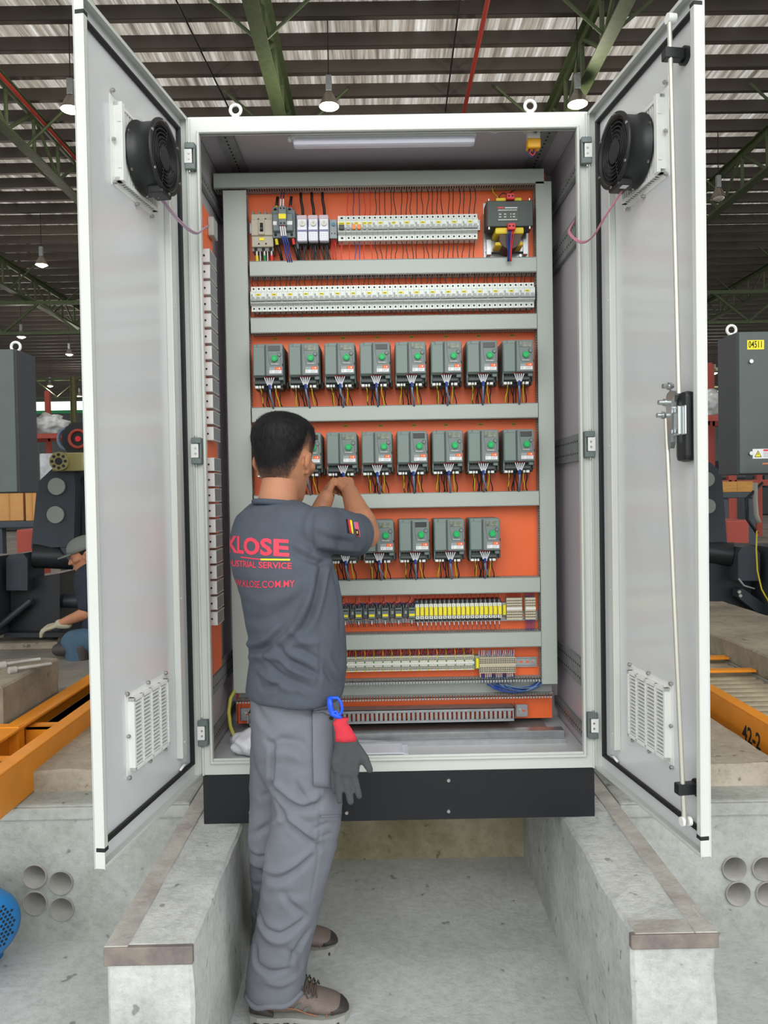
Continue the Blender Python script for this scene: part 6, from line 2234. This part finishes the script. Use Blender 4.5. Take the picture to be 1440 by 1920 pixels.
ringloft(B(mat('glove_cuff_red', (208, 52, 66), .85, bump=.4, bscale=300)), cuf, 20)
cm_ = B(MATS['glove_cuff_red']); ringloft(cm_, cuf, 24); cm_.build('knit_cuff', gt)
ct = thing('glove_clip', 'blue plastic clip holding the glove on the worker\'s hip', 'clip', G(690, 130))
co_ = Vector(ct.location)
cl = B(mat('clip_blue', (24, 84, 226), .4))
loop = [(650, 85), (700, 85), (718, 110), (726, 150), (716, 175), (700, 180), (690, 160), (672, 168), (655, 160), (648, 120), (650, 85)]
cl.tube([G(x, y) - co_ for x, y in loop], .0042, 8)
cl.build('clip_ring', ct)
B(MATS['clip_blue']).tube([G(655, 88) - co_, G(660, 130) - co_, G(668, 175) - co_, G(700, 190) - co_, G(722, 200) - co_], [.006, .006, .007, .007, .005], 8).build('clip_jaw', ct)
# ------------------------------------------------------------------ around the cabinet
M_MACH = mat('machine_dark_blue_grey', (48, 56, 64), .5, .1, var=.1, vscale=6)
M_MACH2 = mat('machine_charcoal', (38, 42, 46), .45, .2, var=.1, vscale=8)
M_ENCL = mat('enclosure_green_grey', (74, 84, 82), .45, var=.05)
M_ENCS = mat('enclosure_charcoal', (60, 64, 70), .5, var=.05)
M_OBEAM = mat('orange_beam_paint', (228, 142, 28), .45, var=.08, vscale=5)
M_DISC = mat('disc_grey_green', (136, 144, 136), .5)
M_BRASS = mat('cast_flange_khaki', (150, 142, 96), .5, .3)
M_CARD = mat('cardboard', (190, 140, 84), .8, var=.1, vscale=4)
M_WOOD = mat('crate_wood', (176, 128, 62), .75, var=.15, vscale=4, stretch=(1, 1, 8))
M_RACK = mat('rack_red', (150, 56, 40), .55)


def A(px, py, Y_): return atY(px, py, Y_)


# --- hanging enclosures
for s, X0, X1, lab in ((-1, -2.95, -2.05, 'dark grey machine control enclosure at the left edge of the picture'), (1, 1.967, 2.9, 'dark machine control enclosure with yellow number plate at the right edge')):
    z0, z1 = (1.507, 2.305) if s < 0 else (1.54, 2.335)
    t = thing('control_enclosure', lab, 'enclosure', ((X0 + X1) / 2, 1.95, z0))
    ox = (X0 + X1) / 2
    a, b = X0 - ox, X1 - ox
    B(M_ENCS).box(a, b, .012, .255, 0, z1 - z0, .004).build('housing', t)
    B(M_ENCL).box(a + .004, b - .004, -.012, .012, .004, z1 - z0 - .004, .004).build('door', t)
    xe = (b - .04) if s < 0 else (a + .012)
    B(M_WHITE).torus((xe, .10, z1 - z0 + .03), (0, 1, 0), .026, .008, 20, 8).cyl((xe, .10, z1 - z0), (xe, .10, z1 - z0 + .01), .02, n=12).build('lifting_eye', t)
    # pipe arm that carries it
    B(M_MACH2).box(-.06, .06, .255, .40, .2, .5, .01).box(-.05, .05, .36, .46, -1.0, 1.2, .01).build('carrying_arm', t)
    if s > 0:
        P = A(1416.5, 646.5, 1.938); lx, lz = P.x - ox, P.z - z0
        pl_ = B(M_YEL).box(lx - .047, lx + .047, -.0140, -.0125, lz - .026, lz + .026).build('number_plate', t)
        text_obj('plate_number', '04511', .052, M_INK, face_cam(lx, -.0146, lz), t, bold=.0006, sx=.62)
        for py_ in (678, 850):
            P = A(1407, py_, 1.938)
            B(M_SCREW).cyl((P.x - ox, -.012, P.z - z0), (P.x - ox, -.026, P.z - z0), .011, n=16).build('door_lock', t)
        P = A(1411, 851, 1.938); x_, z_ = P.x - ox, P.z - z0
        wl = B(M_LABEL).box(x_, x_ + .15, -.0138, -.0125, z_ - .027, z_ + .027)
        wl.m(M_RED).box(x_ + .06, x_ + .14, -.0142, -.0138, z_ + .014, z_ + .024)
        wl.m(M_LGREY)
        for k in range(4): wl.box(x_ + .06, x_ + .135, -.0142, -.0138, z_ + .006 - k * .008, z_ + .009 - k * .008)
        wl.build('warning_label', t)
        wt = B(M_INK).prism([(x_ + .010, z_ - .019), (x_ + .050, z_ - .019), (x_ + .030, z_ + .019)], 'y', -.0143, -.0139)
        wt.m(M_YEL).prism([(x_ + .015, z_ - .016), (x_ + .045, z_ - .016), (x_ + .030, z_ + .013)], 'y', -.0147, -.0143)
        wt.m(M_INK).prism([(x_ + .031, z_ + .008), (x_ + .026, z_ - .003), (x_ + .030, z_ - .003), (x_ + .028, z_ - .012), (x_ + .034, z_ + .000), (x_ + .030, z_ + .000)], 'y', -.0151, -.0147)
        wt.build('warning_triangle', t)


# --- the two rolling machines behind
def machine(s, lab):
    Y0 = 3.1 if s < 0 else 3.15
    t = thing('rolling_machine', lab, 'machine', (A(90 if s < 0 else 1350, 1180, Y0).x, Y0, ZT))
    o = Vector(t.location)
    def q(px, py, dy=0):
        if s > 0: px = {0: 1440}.get(px, 1432 - (px - 0) * 1.0) if False else px
        return A(px, py, Y0 + dy) - o
    def poly(pts, y0, y1, material, name, bev=0):
        mb = B(material)
        mb.prism([(q(*p).x, q(*p).z) for p in pts], 'y', y0, y1)
        return mb.build(name, t)
    if s < 0:
        poly([(70, 905), (106, 871), (138, 882), (141, 917), (138, 1025), (58, 1028)], .0, .22, M_MACH, 'side_frame')
        poly([(141, 895), (168, 880), (190, 900), (190, 1030), (141, 1030)], .12, .34, M_MACH2, 'side_frame')
        for c in ((107, 912), (105, 965)):
            P = q(*c); B(M_DISC).cyl((P.x, .0, P.z), (P.x, -.015, P.z), .060, n=32).build('cover_disc', t)
        P = q(128, 868); fb = B(M_BRASS).box(P.x - .09, P.x + .13, -.06, .14, P.z - .06, P.z + .07, .01)
        P = q(121, 866); fb.cyl((P.x, -.06, P.z), (P.x, -.10, P.z), .065, n=24)
        fb.build('cast_gearbox', t)
        fl_ = B(M_MACH2)
        for k in range(8): an = k * PI / 4; fl_.cyl((P.x + .046 * math.cos(an), -.10, P.z + .046 * math.sin(an)), (P.x + .046 * math.cos(an), -.103, P.z + .046 * math.sin(an)), .011, n=8)
        fl_.cyl((P.x, -.10, P.z), (P.x, -.104, P.z), .025, n=16).build('fan_openings', t)
        P = q(152, 824); B(M_BPLA).cyl((P.x, -.05, P.z), (P.x, .20, P.z), .12, n=12, smooth=False).m(M_RACK).torus((P.x, -.055, P.z), (0, 1, 0), .06, .012, 24, 6).m(M_RED).cyl((P.x, -.05, P.z), (P.x, -.06, P.z), .02, n=12).build('drive_motor', t)
        P = q(121, 822); B(mat('ring_blue_grey', (92, 112, 136), .5)).torus((P.x, .05, P.z), (0.3, 1, 0), .075, .012, 28, 8).build('hose_ring', t)
        poly([(27, 1045), (34, 1037), (58, 1035), (66, 1046), (66, 1103), (27, 1103)], -.12, .15, M_MACH, 'bearing_housing')
        a_, b_ = q(60, 1042), q(128, 1048)
        B(M_MACH2).cyl((a_.x, .0, a_.z), (b_.x, .1, b_.z), .085, n=24).build('roller_shaft', t)
        poly([(20, 1090), (112, 1075), (112, 1182), (20, 1182)], .0, .5, M_MACH2, 'machine_base')
        poly([(118, 1026), (128, 1026), (185, 1110), (185, 1125)], -.05, .10, M_MACH, 'guard_rail')
        a_, b_ = q(104, 1130), q(200, 1132)
        B(M_MACH).cyl((a_.x, .1, a_.z), (b_.x, .1, b_.z), .05, n=20).build('hydraulic_cylinder', t)
        a_, b_ = q(-5, 1186), q(64, 1124)
        B(M_MACH).cyl((a_.x, -.15, a_.z), (b_.x, -.05, b_.z), .025, n=8).build('diagonal_strut', t)
        for c in ((60, 1125), (63, 1130)):
            P = q(*c); B(M_SCREW).cyl((P.x, -.02, P.z), (P.x, -.05, P.z), .012, n=8).build('bolt', t)
        poly([(-60, 1040), (16, 1040), (16, 1186), (-60, 1186)], -.25, .1, M_ENCS, 'side_cabinet')
        poly([(-20, 1046), (15, 1046), (15, 1066), (-20, 1066)], -.255, -.25, M_LABEL, 'name_plate')
        poly([(20, 1182), (200, 1182), (200, 1190), (20, 1190)], -.1, .6, M_MACH2, 'sole_plate')
    else:
        poly([(1300, 860), (1332, 867), (1353, 886), (1362, 1000), (1364, 1030), (1300, 1030)], .0, .22, M_MACH, 'side_frame')
        for c in ((1325, 899), (1327, 949)):
            P = q(*c); B(M_DISC).cyl((P.x, .0, P.z), (P.x, -.015, P.z), .052, n=32).build('cover_disc', t)
        poly([(1367, 1085), (1367, 1034), (1374, 1024), (1388, 1019), (1400, 1024), (1407, 1036), (1407, 1085)], -.14, .15, M_MACH, 'bearing_housing')
        a_, b_ = q(1330, 1035), q(1372, 1040)
        B(M_MACH2).cyl((a_.x, .05, a_.z), (b_.x, .0, b_.z), .085, n=24).build('roller_shaft', t)
        poly([(1322, 1056), (1384, 1056), (1408, 1085), (1408, 1160), (1322, 1160)], .0, .5, M_MACH2, 'machine_base')
        poly([(1371, 1102), (1380, 1100), (1450, 1150), (1450, 1178), (1371, 1116)], -.10, -.02, M_MACH, 'diagonal_strut')
        for c in ((1372, 1106), (1374, 1113)):
            P = q(*c); B(M_SCREW).cyl((P.x, -.10, P.z), (P.x, -.12, P.z), .012, n=8).build('bolt', t)
        poly([(1312, 1156), (1412, 1156), (1412, 1164), (1312, 1164)], -.1, .6, M_MACH2, 'sole_plate')
        poly([(1420, 1023), (1500, 1023), (1500, 1168), (1420, 1168)], -.25, .3, M_ENCS, 'side_cabinet')
        P = q(1422, 987); B(M_BRASS).cyl((P.x, -.30, P.z), (P.x, -.27, P.z), .030, n=20).m(M_LABEL).cyl((P.x, -.305, P.z), (P.x, -.30, P.z), .024, n=20).build('pressure_gauge', t)
        B(mat('hose_pale', (168, 170, 160), .5)).tube([q(*p, dy=-.28) for p in ((1416, 905), (1416, 940), (1418, 965), (1423, 980))], .016, 8).build('hose', t)
        B(M_WYEL).tube([q(*p, dy=-.30) for p in ((1419, 995), (1418, 1030), (1420, 1070), (1428, 1105), (1445, 1135))], .005, 6).build('hose', t)
        B(M_WBLK).tube([q(*p, dy=-.28) for p in ((1430, 905), (1400, 935), (1402, 975), (1420, 1000))], .012, 6).build('hose', t)
        B(M_LGREY).tube([q(*p, dy=-.15) for p in ((1385, 1085), (1395, 1098), (1415, 1104))], .006, 6).build('hose', t)
    return t


machine(-1, 'dark rolling machine with two round grey discs, seen left of the left door')
machine(1, 'dark rolling machine with round grey discs, seen just right of the right door')
for a, b, c, d, yy, dp, lab in ((-20, 1330, 1186, 1240, 3.1, .8, 'dusty concrete pad under the left rolling machine'),):
    P0, P1 = A(-60, 1195, 2.95), A(200, 1195, 2.95)
    tag(rough_box('pad', P0.x, P1.x, 2.95, 4.4, ZT - .02, .482, M_CONG, seg=.15, amp=.01).build('concrete_pad'), lab, 'concrete pad')
P0, P1 = A(1290, 1195, 2.98), A(1500, 1195, 2.98)
tag(rough_box('pad', P0.x, P1.x, 2.98, 4.4, ZT - .02, .552, M_CONG, seg=.15, amp=.01).build('concrete_pad'), 'dusty concrete pad under the right rolling machine', 'concrete pad')
for i, (px, py) in enumerate(((22, 1213), (62, 1222))):
    P = A(px, py, 1.0); 
    P.z = .745
    tag(B(M_RUST).cyl((P.x - .02, .95 - i * .1, .760), (P.x + .10, 1.05 - i * .1, .760), .007, n=8).cyl((P.x - .03, .94 - i * .1, .756), (P.x - .01, .96 - i * .1, .756), .016, n=10).build('anchor_bolt'), 'rusty anchor bolt lying on the left footing, %s' % ('the left one' if i == 0 else 'nearer its end'), 'bolt')

# --- orange frames
def ibeam(mb, x, y0, y1, z0, z1, w_):
    mb.box(x - w_ / 2, x + w_ / 2, y0, y1, z1 - .012, z1, .002).box(x - w_ / 2, x + w_ / 2, y0, y1, z0, z0 + .012, .002).box(x - .006, x + .006, y0, y1, z0 + .005, z1 - .005)
    return mb


t = thing('orange_frame', 'orange painted steel frame beside the left foundation block', 'steel frame', (-1.34, .1, ZT))
o = Vector(t.location)
def ob(mb, nm): mb.xf(Matrix.Translation(-o)); return mb.build(nm, t)
ob(B(M_OBEAM).box(-1.275, -1.255, .02, 3.0, ZT + .002, .591, .003).box(-1.31, -1.255, .02, 3.0, .590, .60, .002), 'long_beam')
ob(ibeam(B(M_OBEAM), -1.475, .1, .60, ZT + .002, .60, .10).box(-1.53, -1.43, .56, .605, ZT + .001, .603), 'long_beam')
ob(ibeam(B(M_OBEAM), -1.46, .60, 3.0, ZT + .002, .60, .07), 'long_beam')
for y_ in (.26, .66, 1.5): ob(B(M_OBEAM).box(-1.45, -1.275, y_, y_ + .055, .560, .575, .002).box(-1.45, -1.275, y_, y_ + .006, .49, .575), 'cross_member')
ob(B(M_GALVD).box(-1.42, -1.36, .75, 2.4, ZT + .03, ZT + .10, .002).box(-1.42, -1.34, .75, 2.4, ZT + .095, ZT + .10), 'steel_channel')
t = thing('orange_frame', 'orange painted steel frame numbered 42-2, right of the right door', 'steel frame', (1.36, .3, ZT))
o = Vector(t.location)
ob(B(M_OBEAM).box(1.350, 1.370, .10, 3.2, ZT + .002, .596, .003).box(1.350, 1.40, .10, 3.2, .595, .605, .002), 'long_beam')
ob(B(M_OBEAM).box(1.402, 1.715, 1.52, 1.58, .595, .607, .002), 'cross_member')
ob(B(M_OBEAM).box(1.402, 1.715, 1.24, 1.29, .595, .607, .002), 'cross_member')
P = atX(1409, 1384, 1.35)
me = text_mesh('42-2', .088, extrude=.0003, bold=.002, sx=.9)
Mx = Matrix(((0, 0, -1, 1.3495 - o.x), (-1, 0, 0, P.y - o.y), (0, 1, 0, P.z - o.z), (0, 0, 0, 1)))
me.transform(Mx); me.materials.clear(); me.materials.append(M_INK)
o_ = bpy.data.objects.new('painted_number', me); col.objects.link(o_); o_.parent = t
# roller table right of it
t = thing('roller_table', 'table of dusty steel rollers beyond the right orange beam', 'roller table', (1.418, .45, ZT))
ro = MB().m(mat('roller_dusty_steel', (160, 150, 128), .5, .4, var=.2, vscale=10)).cyl((0, 0, 0), (.285, 0, 0), .028, n=12).mesh('roller')
for k in range(34):
    r_ = bpy.data.objects.new('roller', ro); col.objects.link(r_); r_.parent = t; r_.location = (0, k * .072, .095)
B(M_GALVD).box(-.015, 0, -.04, 2.5, .002, .13, .002).box(.285, .297, -.04, 2.5, .002, .13, .002).build('side_rail', t)

# --- blue motor in the trench, left
mc = Vector((-1.175, -.17, .0)); 
t = thing('electric_motor', 'bright blue electric motor with perforated fan cover, cut by the left picture edge', 'motor', mc)
ax = Vector((.80, -.60, 0)).normalized()
c0 = Vector((0, 0, .232))
M_BLUE = mat('motor_blue', (30, 116, 182), .45, var=.06)
B(M_BLUE).lathe(c0, ax, [(0, .0), (.070, .0), (.090, -.012), (.098, -.04), (.098, -.10), (.0, -.10)], 36).build('fan_cover', t)
hb_ = B(M_HOLE)
u_ = Vector((0, 0, 1)); v_ = ax.cross(u_)
for i in range(-6, 7):
    for j in range(-6, 7):
        a_ = (i + (.5 if j % 2 else 0)) * .0125; b_ = j * .011
        r_ = math.hypot(a_, b_)
        if .022 < r_ < .066: hb_.cyl(c0 + v_ * a_ + u_ * b_ - ax * .001, c0 + v_ * a_ + u_ * b_ + ax * .0006, .0044, n=6, smooth=False)
hb_.build('air_holes', t)
bd_ = B(M_BLUE).cyl(c0 - ax * .10, c0 - ax * .36, .085, n=28)
for k in range(20):
    an = 2 * PI * k / 20; d_ = v_ * math.cos(an) + u_ * math.sin(an); e_ = ax.cross(d_) * .002
    p0 = c0 - ax * .11 + d_ * .08; p1 = c0 - ax * .34 + d_ * .08
    bd_.add([p0 - e_, p0 + e_, p1 + e_, p1 - e_, p0 - e_ + d_ * .018, p0 + e_ + d_ * .018, p1 + e_ + d_ * .018, p1 - e_ + d_ * .018], [(0, 1, 5, 4), (1, 2, 6, 5), (2, 3, 7, 6), (3, 0, 4, 7), (4, 5, 6, 7)])
bd_.build('finned_body', t)
ft = B(M_BLUE)
for s_ in (-1, 1):
    p = c0 - ax * .22 + v_ * s_ * .07
    ft.box(p.x - .03, p.x + .03, p.y - .08, p.y + .08, 0, .16, .004)
ft.build('foot', t)

# --- stock behind
def crate(name, px0, px1, py0, py1, Y_, dep, material, lab, cat, floor=True):
    a_, b_ = A(px0, py0, Y_), A(px1, py1, Y_)
    t = thing(name, lab, cat, ((a_.x + b_.x) / 2, Y_, b_.z))
    w_ = (b_.x - a_.x) / 2; h_ = a_.z - b_.z
    B(material).box(-w_, w_, 0, dep, 0, h_, .005).build('body', t)
    B(M_WOOD).box(-.008, .008, -.006, 0, 0, h_).build('front_seam', t)
    return t


def table_under(px0, px1, py, Y_, dep, lab):
    a_, b_ = A(px0, py, Y_), A(px1, py, Y_)
    t = thing('steel_table', lab, 'table', ((a_.x + b_.x) / 2, Y_, ZT - .02))
    w_ = (b_.x - a_.x) / 2; h_ = b_.z - ZT + .02
    B(M_MACH).box(-w_, w_, -.05, dep, h_ - .08, h_, .01).build('table_top', t)
    for sx in (-1, 1):
        for yy in (0, dep - .1): B(M_MACH).box(sx * (w_ - .06) - .05, sx * (w_ - .06) + .05, yy, yy + .1, 0, h_ - .08).build('leg', t)


crate('wooden_crate', -10, 44, 916, 976, 6.8, .8, M_CARD, 'tan crate under the left dark enclosure, left of two', 'crate')
crate('wooden_crate', 47, 72, 918, 976, 6.8, .8, M_CARD, 'narrow tan crate right of the wider one, under the left enclosure', 'crate')
table_under(-14, 76, 976, 6.8, .9, 'dark table carrying the two tan crates at left')
tag(B(M_RACK).box(A(30, 1000, 5.2).x, A(62, 1000, 5.2).x, 5.2, 5.6, ZT - .02, A(30, 993, 5.2).z, .02).build('red_machine_cover'), 'dull red box behind the left bearing housing', 'box')
tag(B(M_RACK).box(A(1361, 990, 5.0).x, A(1405, 990, 5.0).x, 5.0, 5.5, ZT - .02, A(1380, 975, 5.0).z, .02).build('red_machine_cover'), 'dull red box behind the right bearing housing', 'box')
crate('wooden_crate', 1355, 1412, 903, 922, 8, .9, M_WOOD, 'orange-brown wooden pallet box under the right enclosure', 'crate')
table_under(1350, 1418, 922, 8, 1.0, 'dark machine table below the wooden pallet box at right')


def rack(px0, px1, Y_, zs_, keep, lab):
    a_, b_ = A(px0, 900, Y_).x, A(px1, 900, Y_).x
    t = thing('storage_rack', lab, 'rack', (a_, Y_, ZT - .02))
    W_ = b_ - a_
    H_ = max(zs_) + 1.2
    for xx in (0, W_):
        for yy in (0, 1.0): B(M_RACK).box(xx - .06, xx + .06, yy, yy + .1, 0, H_).build('upright', t)
    for z_ in zs_:
        for yy in (0, 1.0): B(M_RACK).box(0, W_, yy, yy + .05, z_ - .12, z_).build('shelf_beam', t)
    rn = random.Random(int(Y_ * 10))
    k = 0
    for z_ in zs_:
        x = .15
        while x < W_ - .6:
            w_ = rn.uniform(.6, 1.2); h_ = rn.uniform(.5, .95)
            if x + w_ > W_ - .1: break
            if z_ > 2 and keep and keep[0] < a_ + x + w_ and a_ + x < keep[1]: x += .3; continue
            k += 1
            m_ = rn.choice([M_CARD, M_WOOD, M_CARD, M_MACH, mat('wrap_white', (190, 196, 200), .4, var=.2, vscale=6)])
            o = B(m_).box(-w_ / 2, w_ / 2, .1, .95, 0, h_, .03).build('stored_box', None, (a_ + x + w_ / 2, Y_, ZT - .02 + z_))
            tag(o, '%s box, %s on the %s' % ({'cardboard': 'cardboard', 'crate_wood': 'wooden', 'wrap_white': 'white wrapped'}.get(m_.name, 'dark'), ORD[k - 1], lab), 'box', 'boxes on the %s' % lab)
            x += w_ + rn.uniform(.1, .4)


rack(60, 180, 17, (1.3, 2.7), (-8.9, -7.6), 'red rack behind the left rolling machine')
rack(-60, 60, 17.2, (1.3, 2.7), None, 'red rack behind the left enclosure')
rack(1290, 1372, 13, (1.2, 2.5), (6.0, 7.3), 'red rack right of the right door')
rack(1376, 1470, 13.2, (1.2, 2.5), None, 'red rack behind the right enclosure')
for px_, py_, Y_, lab in ((92, 818, 17.5, 'crumpled clear plastic wrap on stored goods at left'), (1338, 806, 13.5, 'crumpled clear plastic wrap on stored goods beside the right door')):
    bm = bmesh.new(); bmesh.ops.create_icosphere(bm, subdivisions=4, radius=1)
    for v in bm.verts: v.co = Vector((v.co.x * .45, v.co.y * .3, v.co.z * .26)) * (1 + .35 * noise.noise(v.co * 2.2) + .1 * noise.noise(v.co * 7))
    P = A(px_, py_, Y_); P.z = ZT - .02 + (2.7 if Y_ > 15 else 2.5) + .27
    tag(B(mat('wrap_clear_grey', (188, 194, 194), .3, var=.25, vscale=5)).bm(bm, True).build('plastic_wrap', None, P), lab, 'plastic')
for i, (X_, Y_, w_, h_, lab) in enumerate(((-12, 24, 3, 1.8, 'far dark machine block left of the left column'), (-7, 27, 4, 2.0, 'far dark machine block behind the left rack'), (9.5, 20, 3, 2.2, 'far dark machine block behind the right rack'), (14, 27, 5, 1.8, 'far dark machine block at the right edge'), (-24, 38, 10, 2.6, 'farthest dark machine row at left'), (24, 42, 12, 2.6, 'farthest dark machine row at right'), (0, 45, 16, 2.6, 'farthest dark machine row behind the cabinet'))):
    t = thing('industrial_machine', lab, 'machine', (X_, Y_, ZT - .02))
    B(M_MACH2).box(-w_ / 2, w_ / 2, 0, 1.8, 0, h_ * .6, .05).build('bed', t)
    B(M_MACH).box(-w_ * .4, -w_ * .1, .2, 1.4, h_ * .6, h_, .05).build('headstock', t)
    B(M_ENCS).box(w_ * .15, w_ * .4, .2, 1.2, h_ * .6, h_ * .85, .05).build('control_box', t)
# red pipe across the back and roof-level cross pipe
tag(B(M_REDP).cyl((-40, 60, 6.6), (40, 60, 6.6), .12, n=8).build('sprinkler_pipe'), 'red pipe crossing the hall low in front of the end wall', 'pipe')

# --- background person at left, mostly behind the door
DN = mat('jeans_blue_grey', (62, 88, 108), .85, var=.1, vscale=20)
NV = mat('shirt_navy', (34, 40, 54), .85)


def seated():
    Y_ = 2.75
    t = thing('person', 'crouching person with grey cap, navy shirt and jeans reaching into the left machine', 'person', (A(165, 1200, Y_).x, Y_, ZT))
    o = Vector(t.location)
    q = lambda x, y, dy=0: Vector(A(x, y, Y_ + dy)) - o
    head_c = q(160, 1040)
    b = B(M_SKIN)
    Mh = Matrix.Translation(head_c) @ Matrix.Rotation(math.radians(200), 4, 'Z') @ Matrix.Rotation(math.radians(20), 4, 'Y') @ Matrix.Translation((0, 0, -.12))
    head(b, Mh)
    limb(b, [head_c + Vector((.03, 0, -.06)), q(178, 1082)], [.055, .06], 14)
    shl = q(178, 1088, -.05); elb = q(160, 1150, -.10); wr_ = q(112, 1170, -.06)
    limb(b, [shl, elb, wr_], [.05, .042, .027], 14)
    limb(b, [q(178, 1085), q(192, 1150), q(196, 1195)], [.11, .11, .10], 16)
    kn = q(140, 1205, -.12); hip = q(196, 1200, -.05); an_ = q(158, 1275, -.15)
    limb(b, [hip, kn, an_], [.07, .055, .04], 12)
    kn2 = q(150, 1210, .18); limb(b, [q(196, 1200, .1), kn2, q(165, 1270, .16)], [.07, .055, .04], 12)
    hand(b, wr_, q(92, 1176, -.06) - wr_, (0, -.3, 1), 1, curl=((.3, .5, .3),) * 4)
    fuse(b, 'body', .006, 2, M_SKIN, t)
    s_ = B(NV)
    limb(s_, [q(178, 1088), q(190, 1150), q(194, 1192)], [.135, .135, .13], 18)
    limb(s_, [shl, shl.lerp(elb, .75)], [.075, .062], 14)
    limb(s_, [q(180, 1088, .2), q(170, 1130, .22)], [.07, .06], 12)
    fuse(s_, 'shirt', .009, 5, NV, t)
    j_ = B(DN)
    limb(j_, [hip, kn, an_], [.105, .085, .06], 16); limb(j_, [q(196, 1200, .1), kn2, q(165, 1265, .16)], [.10, .08, .06], 16)
    fuse(j_, 'jeans', .009, 4, DN, t)
    cp = B(mat('cap_grey', (112, 116, 112), .8))
    cp.xf(Matrix.Identity(4))
    st = len(cp.v)
    ringloft(cp, [((-.005, 0, z), (rx + .010, 0, 0), (0, ry + .010, 0)) for z, rx, ry in ((.155, .098, .078), (.18, .097, .077), (.205, .088, .070), (.225, .070, .056), (.24, .045, .035), (.247, .012, .01))], 28)
    cp.prism([(.08, -.06), (.13, -.05), (.165, -.02), (.165, .02), (.13, .05), (.08, .06)], 'z', .155, .162)
    cp.xf(Mh); cp.build('cap', t)
    gv = B(mat('glove_knit_white', (170, 166, 144), .9))
    hand(gv, wr_ + Vector((.0, 0, 0)), q(92, 1176, -.06) - wr_, (0, -.3, 1), 1, curl=((.3, .5, .3),) * 4, fr=.0095, sc=1.05)
    limb(gv, [wr_ + Vector((.05, 0, 0)), wr_], [.034, .032], 12)
    fuse(gv, 'glove', .0035, 2, MATS['glove_knit_white'], t)
    for a_ in (an_, q(165, 1268, .16)):
        bt = B(M_BCAP); limb(bt, [a_, Vector((a_.x - .02, a_.y, -.0 + .05)), Vector((a_.x - .16, a_.y, .045))], [.055, .05, .042], 12)
        fuse(bt, 'boot', .007, 2, M_BCAP, t)
    wh = hair_mesh(Mh, .4, 8, False); wh.build('hair', t)


seated()


# --- a second person, whose finger just reaches into the picture at right
def pointing():
    Y_ = 1.72
    tip = Vector(A(1429, 870, Y_))
    t = thing('person', 'person at the right edge, only a pointing fingertip before the numbered enclosure', 'person', (tip.x + .72, Y_ - .05, ZT - .02))
    o = Vector(t.location)
    b = B(M_SKIN)
    Mh = Matrix.Translation((0, 0, 1.42)) @ Matrix.Rotation(math.radians(165), 4, 'Z')
    head(b, Mh)
    limb(b, [Vector((0, 0, 1.34)), Vector((0, 0, 1.48))], [.06, .055], 14)
    limb(b, [Vector((0, 0, 1.28)), Vector((0, 0, .95)), Vector((0, 0, .85))], [.10, .10, .10], 16)
    shl = Vector((-.02, -.18, 1.32)); wr_ = Vector((tip.x - o.x + .17, tip.y - o.y - .01, tip.z - o.z - .01)); elb = Vector((-.30, -.20, 1.16))
    limb(b, [Vector((0, 0, 1.3)), shl, elb, wr_], [.06, .05, .04, .027], 14)
    shr = Vector((.02, .18, 1.32)); limb(b, [Vector((0, 0, 1.3)), shr, Vector((.05, .24, 1.04)), Vector((-.02, .22, .82))], [.06, .05, .04, .027], 14)
    for s_ in (-1, 1): limb(b, [Vector((0, s_ * .09, .88)), Vector((-.02, s_ * .10, .48)), Vector((0, s_ * .10, .09))], [.08, .055, .04], 14)
    d_ = tip - o - wr_
    hand(b, wr_, d_, (.0, -.2, 1), 1, spread=.02, curl=((.02, .05, .03), (1.3, 1.4, .8), (1.3, 1.4, .8), (1.3, 1.4, .8)), thumb=(.5, .9))
    hand(b, Vector((-.02, .22, .82)), (0, 0, -1), (.3, 1, 0), 1, curl=((.3, .3, .2),) * 4)
    b.xf(Matrix.Identity(4))
    fuse(b, 'body', .0055, 2, M_SKIN, t)
    s_ = B(NV)
    limb(s_, [Vector((0, -.12, 1.32)), Vector((0, .12, 1.32))], [.085, .085], 16)
    ringloft(s_, [(Vector((0, 0, z)), Vector((r1, 0, 0)), Vector((0, r2, 0))) for z, r1, r2 in ((1.38, .08, .12), (1.30, .12, .19), (1.1, .13, .18), (.9, .13, .17), (.84, .13, .17))], 30)
    limb(s_, [shl, shl.lerp(elb, .7)], [.075, .062], 14); limb(s_, [shr, shr.lerp(Vector((.05, .24, 1.04)), .8)], [.075, .062], 14)
    fuse(s_, 'shirt', .009, 5, NV, t)
    j_ = B(M_TROU)
    limb(j_, [Vector((0, -.03, .86)), Vector((0, .03, .86))], [.14, .14], 18)
    for q_ in (-1, 1): limb(j_, [Vector((0, q_ * .08, .86)), Vector((-.02, q_ * .10, .48)), Vector((0, q_ * .10, .10))], [.115, .09, .075], 16)
    fuse(j_, 'trousers', .009, 4, M_TROU, t)
    for q_ in (-1, 1):
        bt = B(M_BCAP); limb(bt, [Vector((0, q_ * .10, .10)), Vector((0, q_ * .10, .052)), Vector((-.17, q_ * .10, .045))], [.055, .05, .042], 12)
        fuse(bt, 'boot', .007, 2, M_BCAP, t)
    hair_mesh(Mh, .7, 8, False).build('hair', t)


pointing()
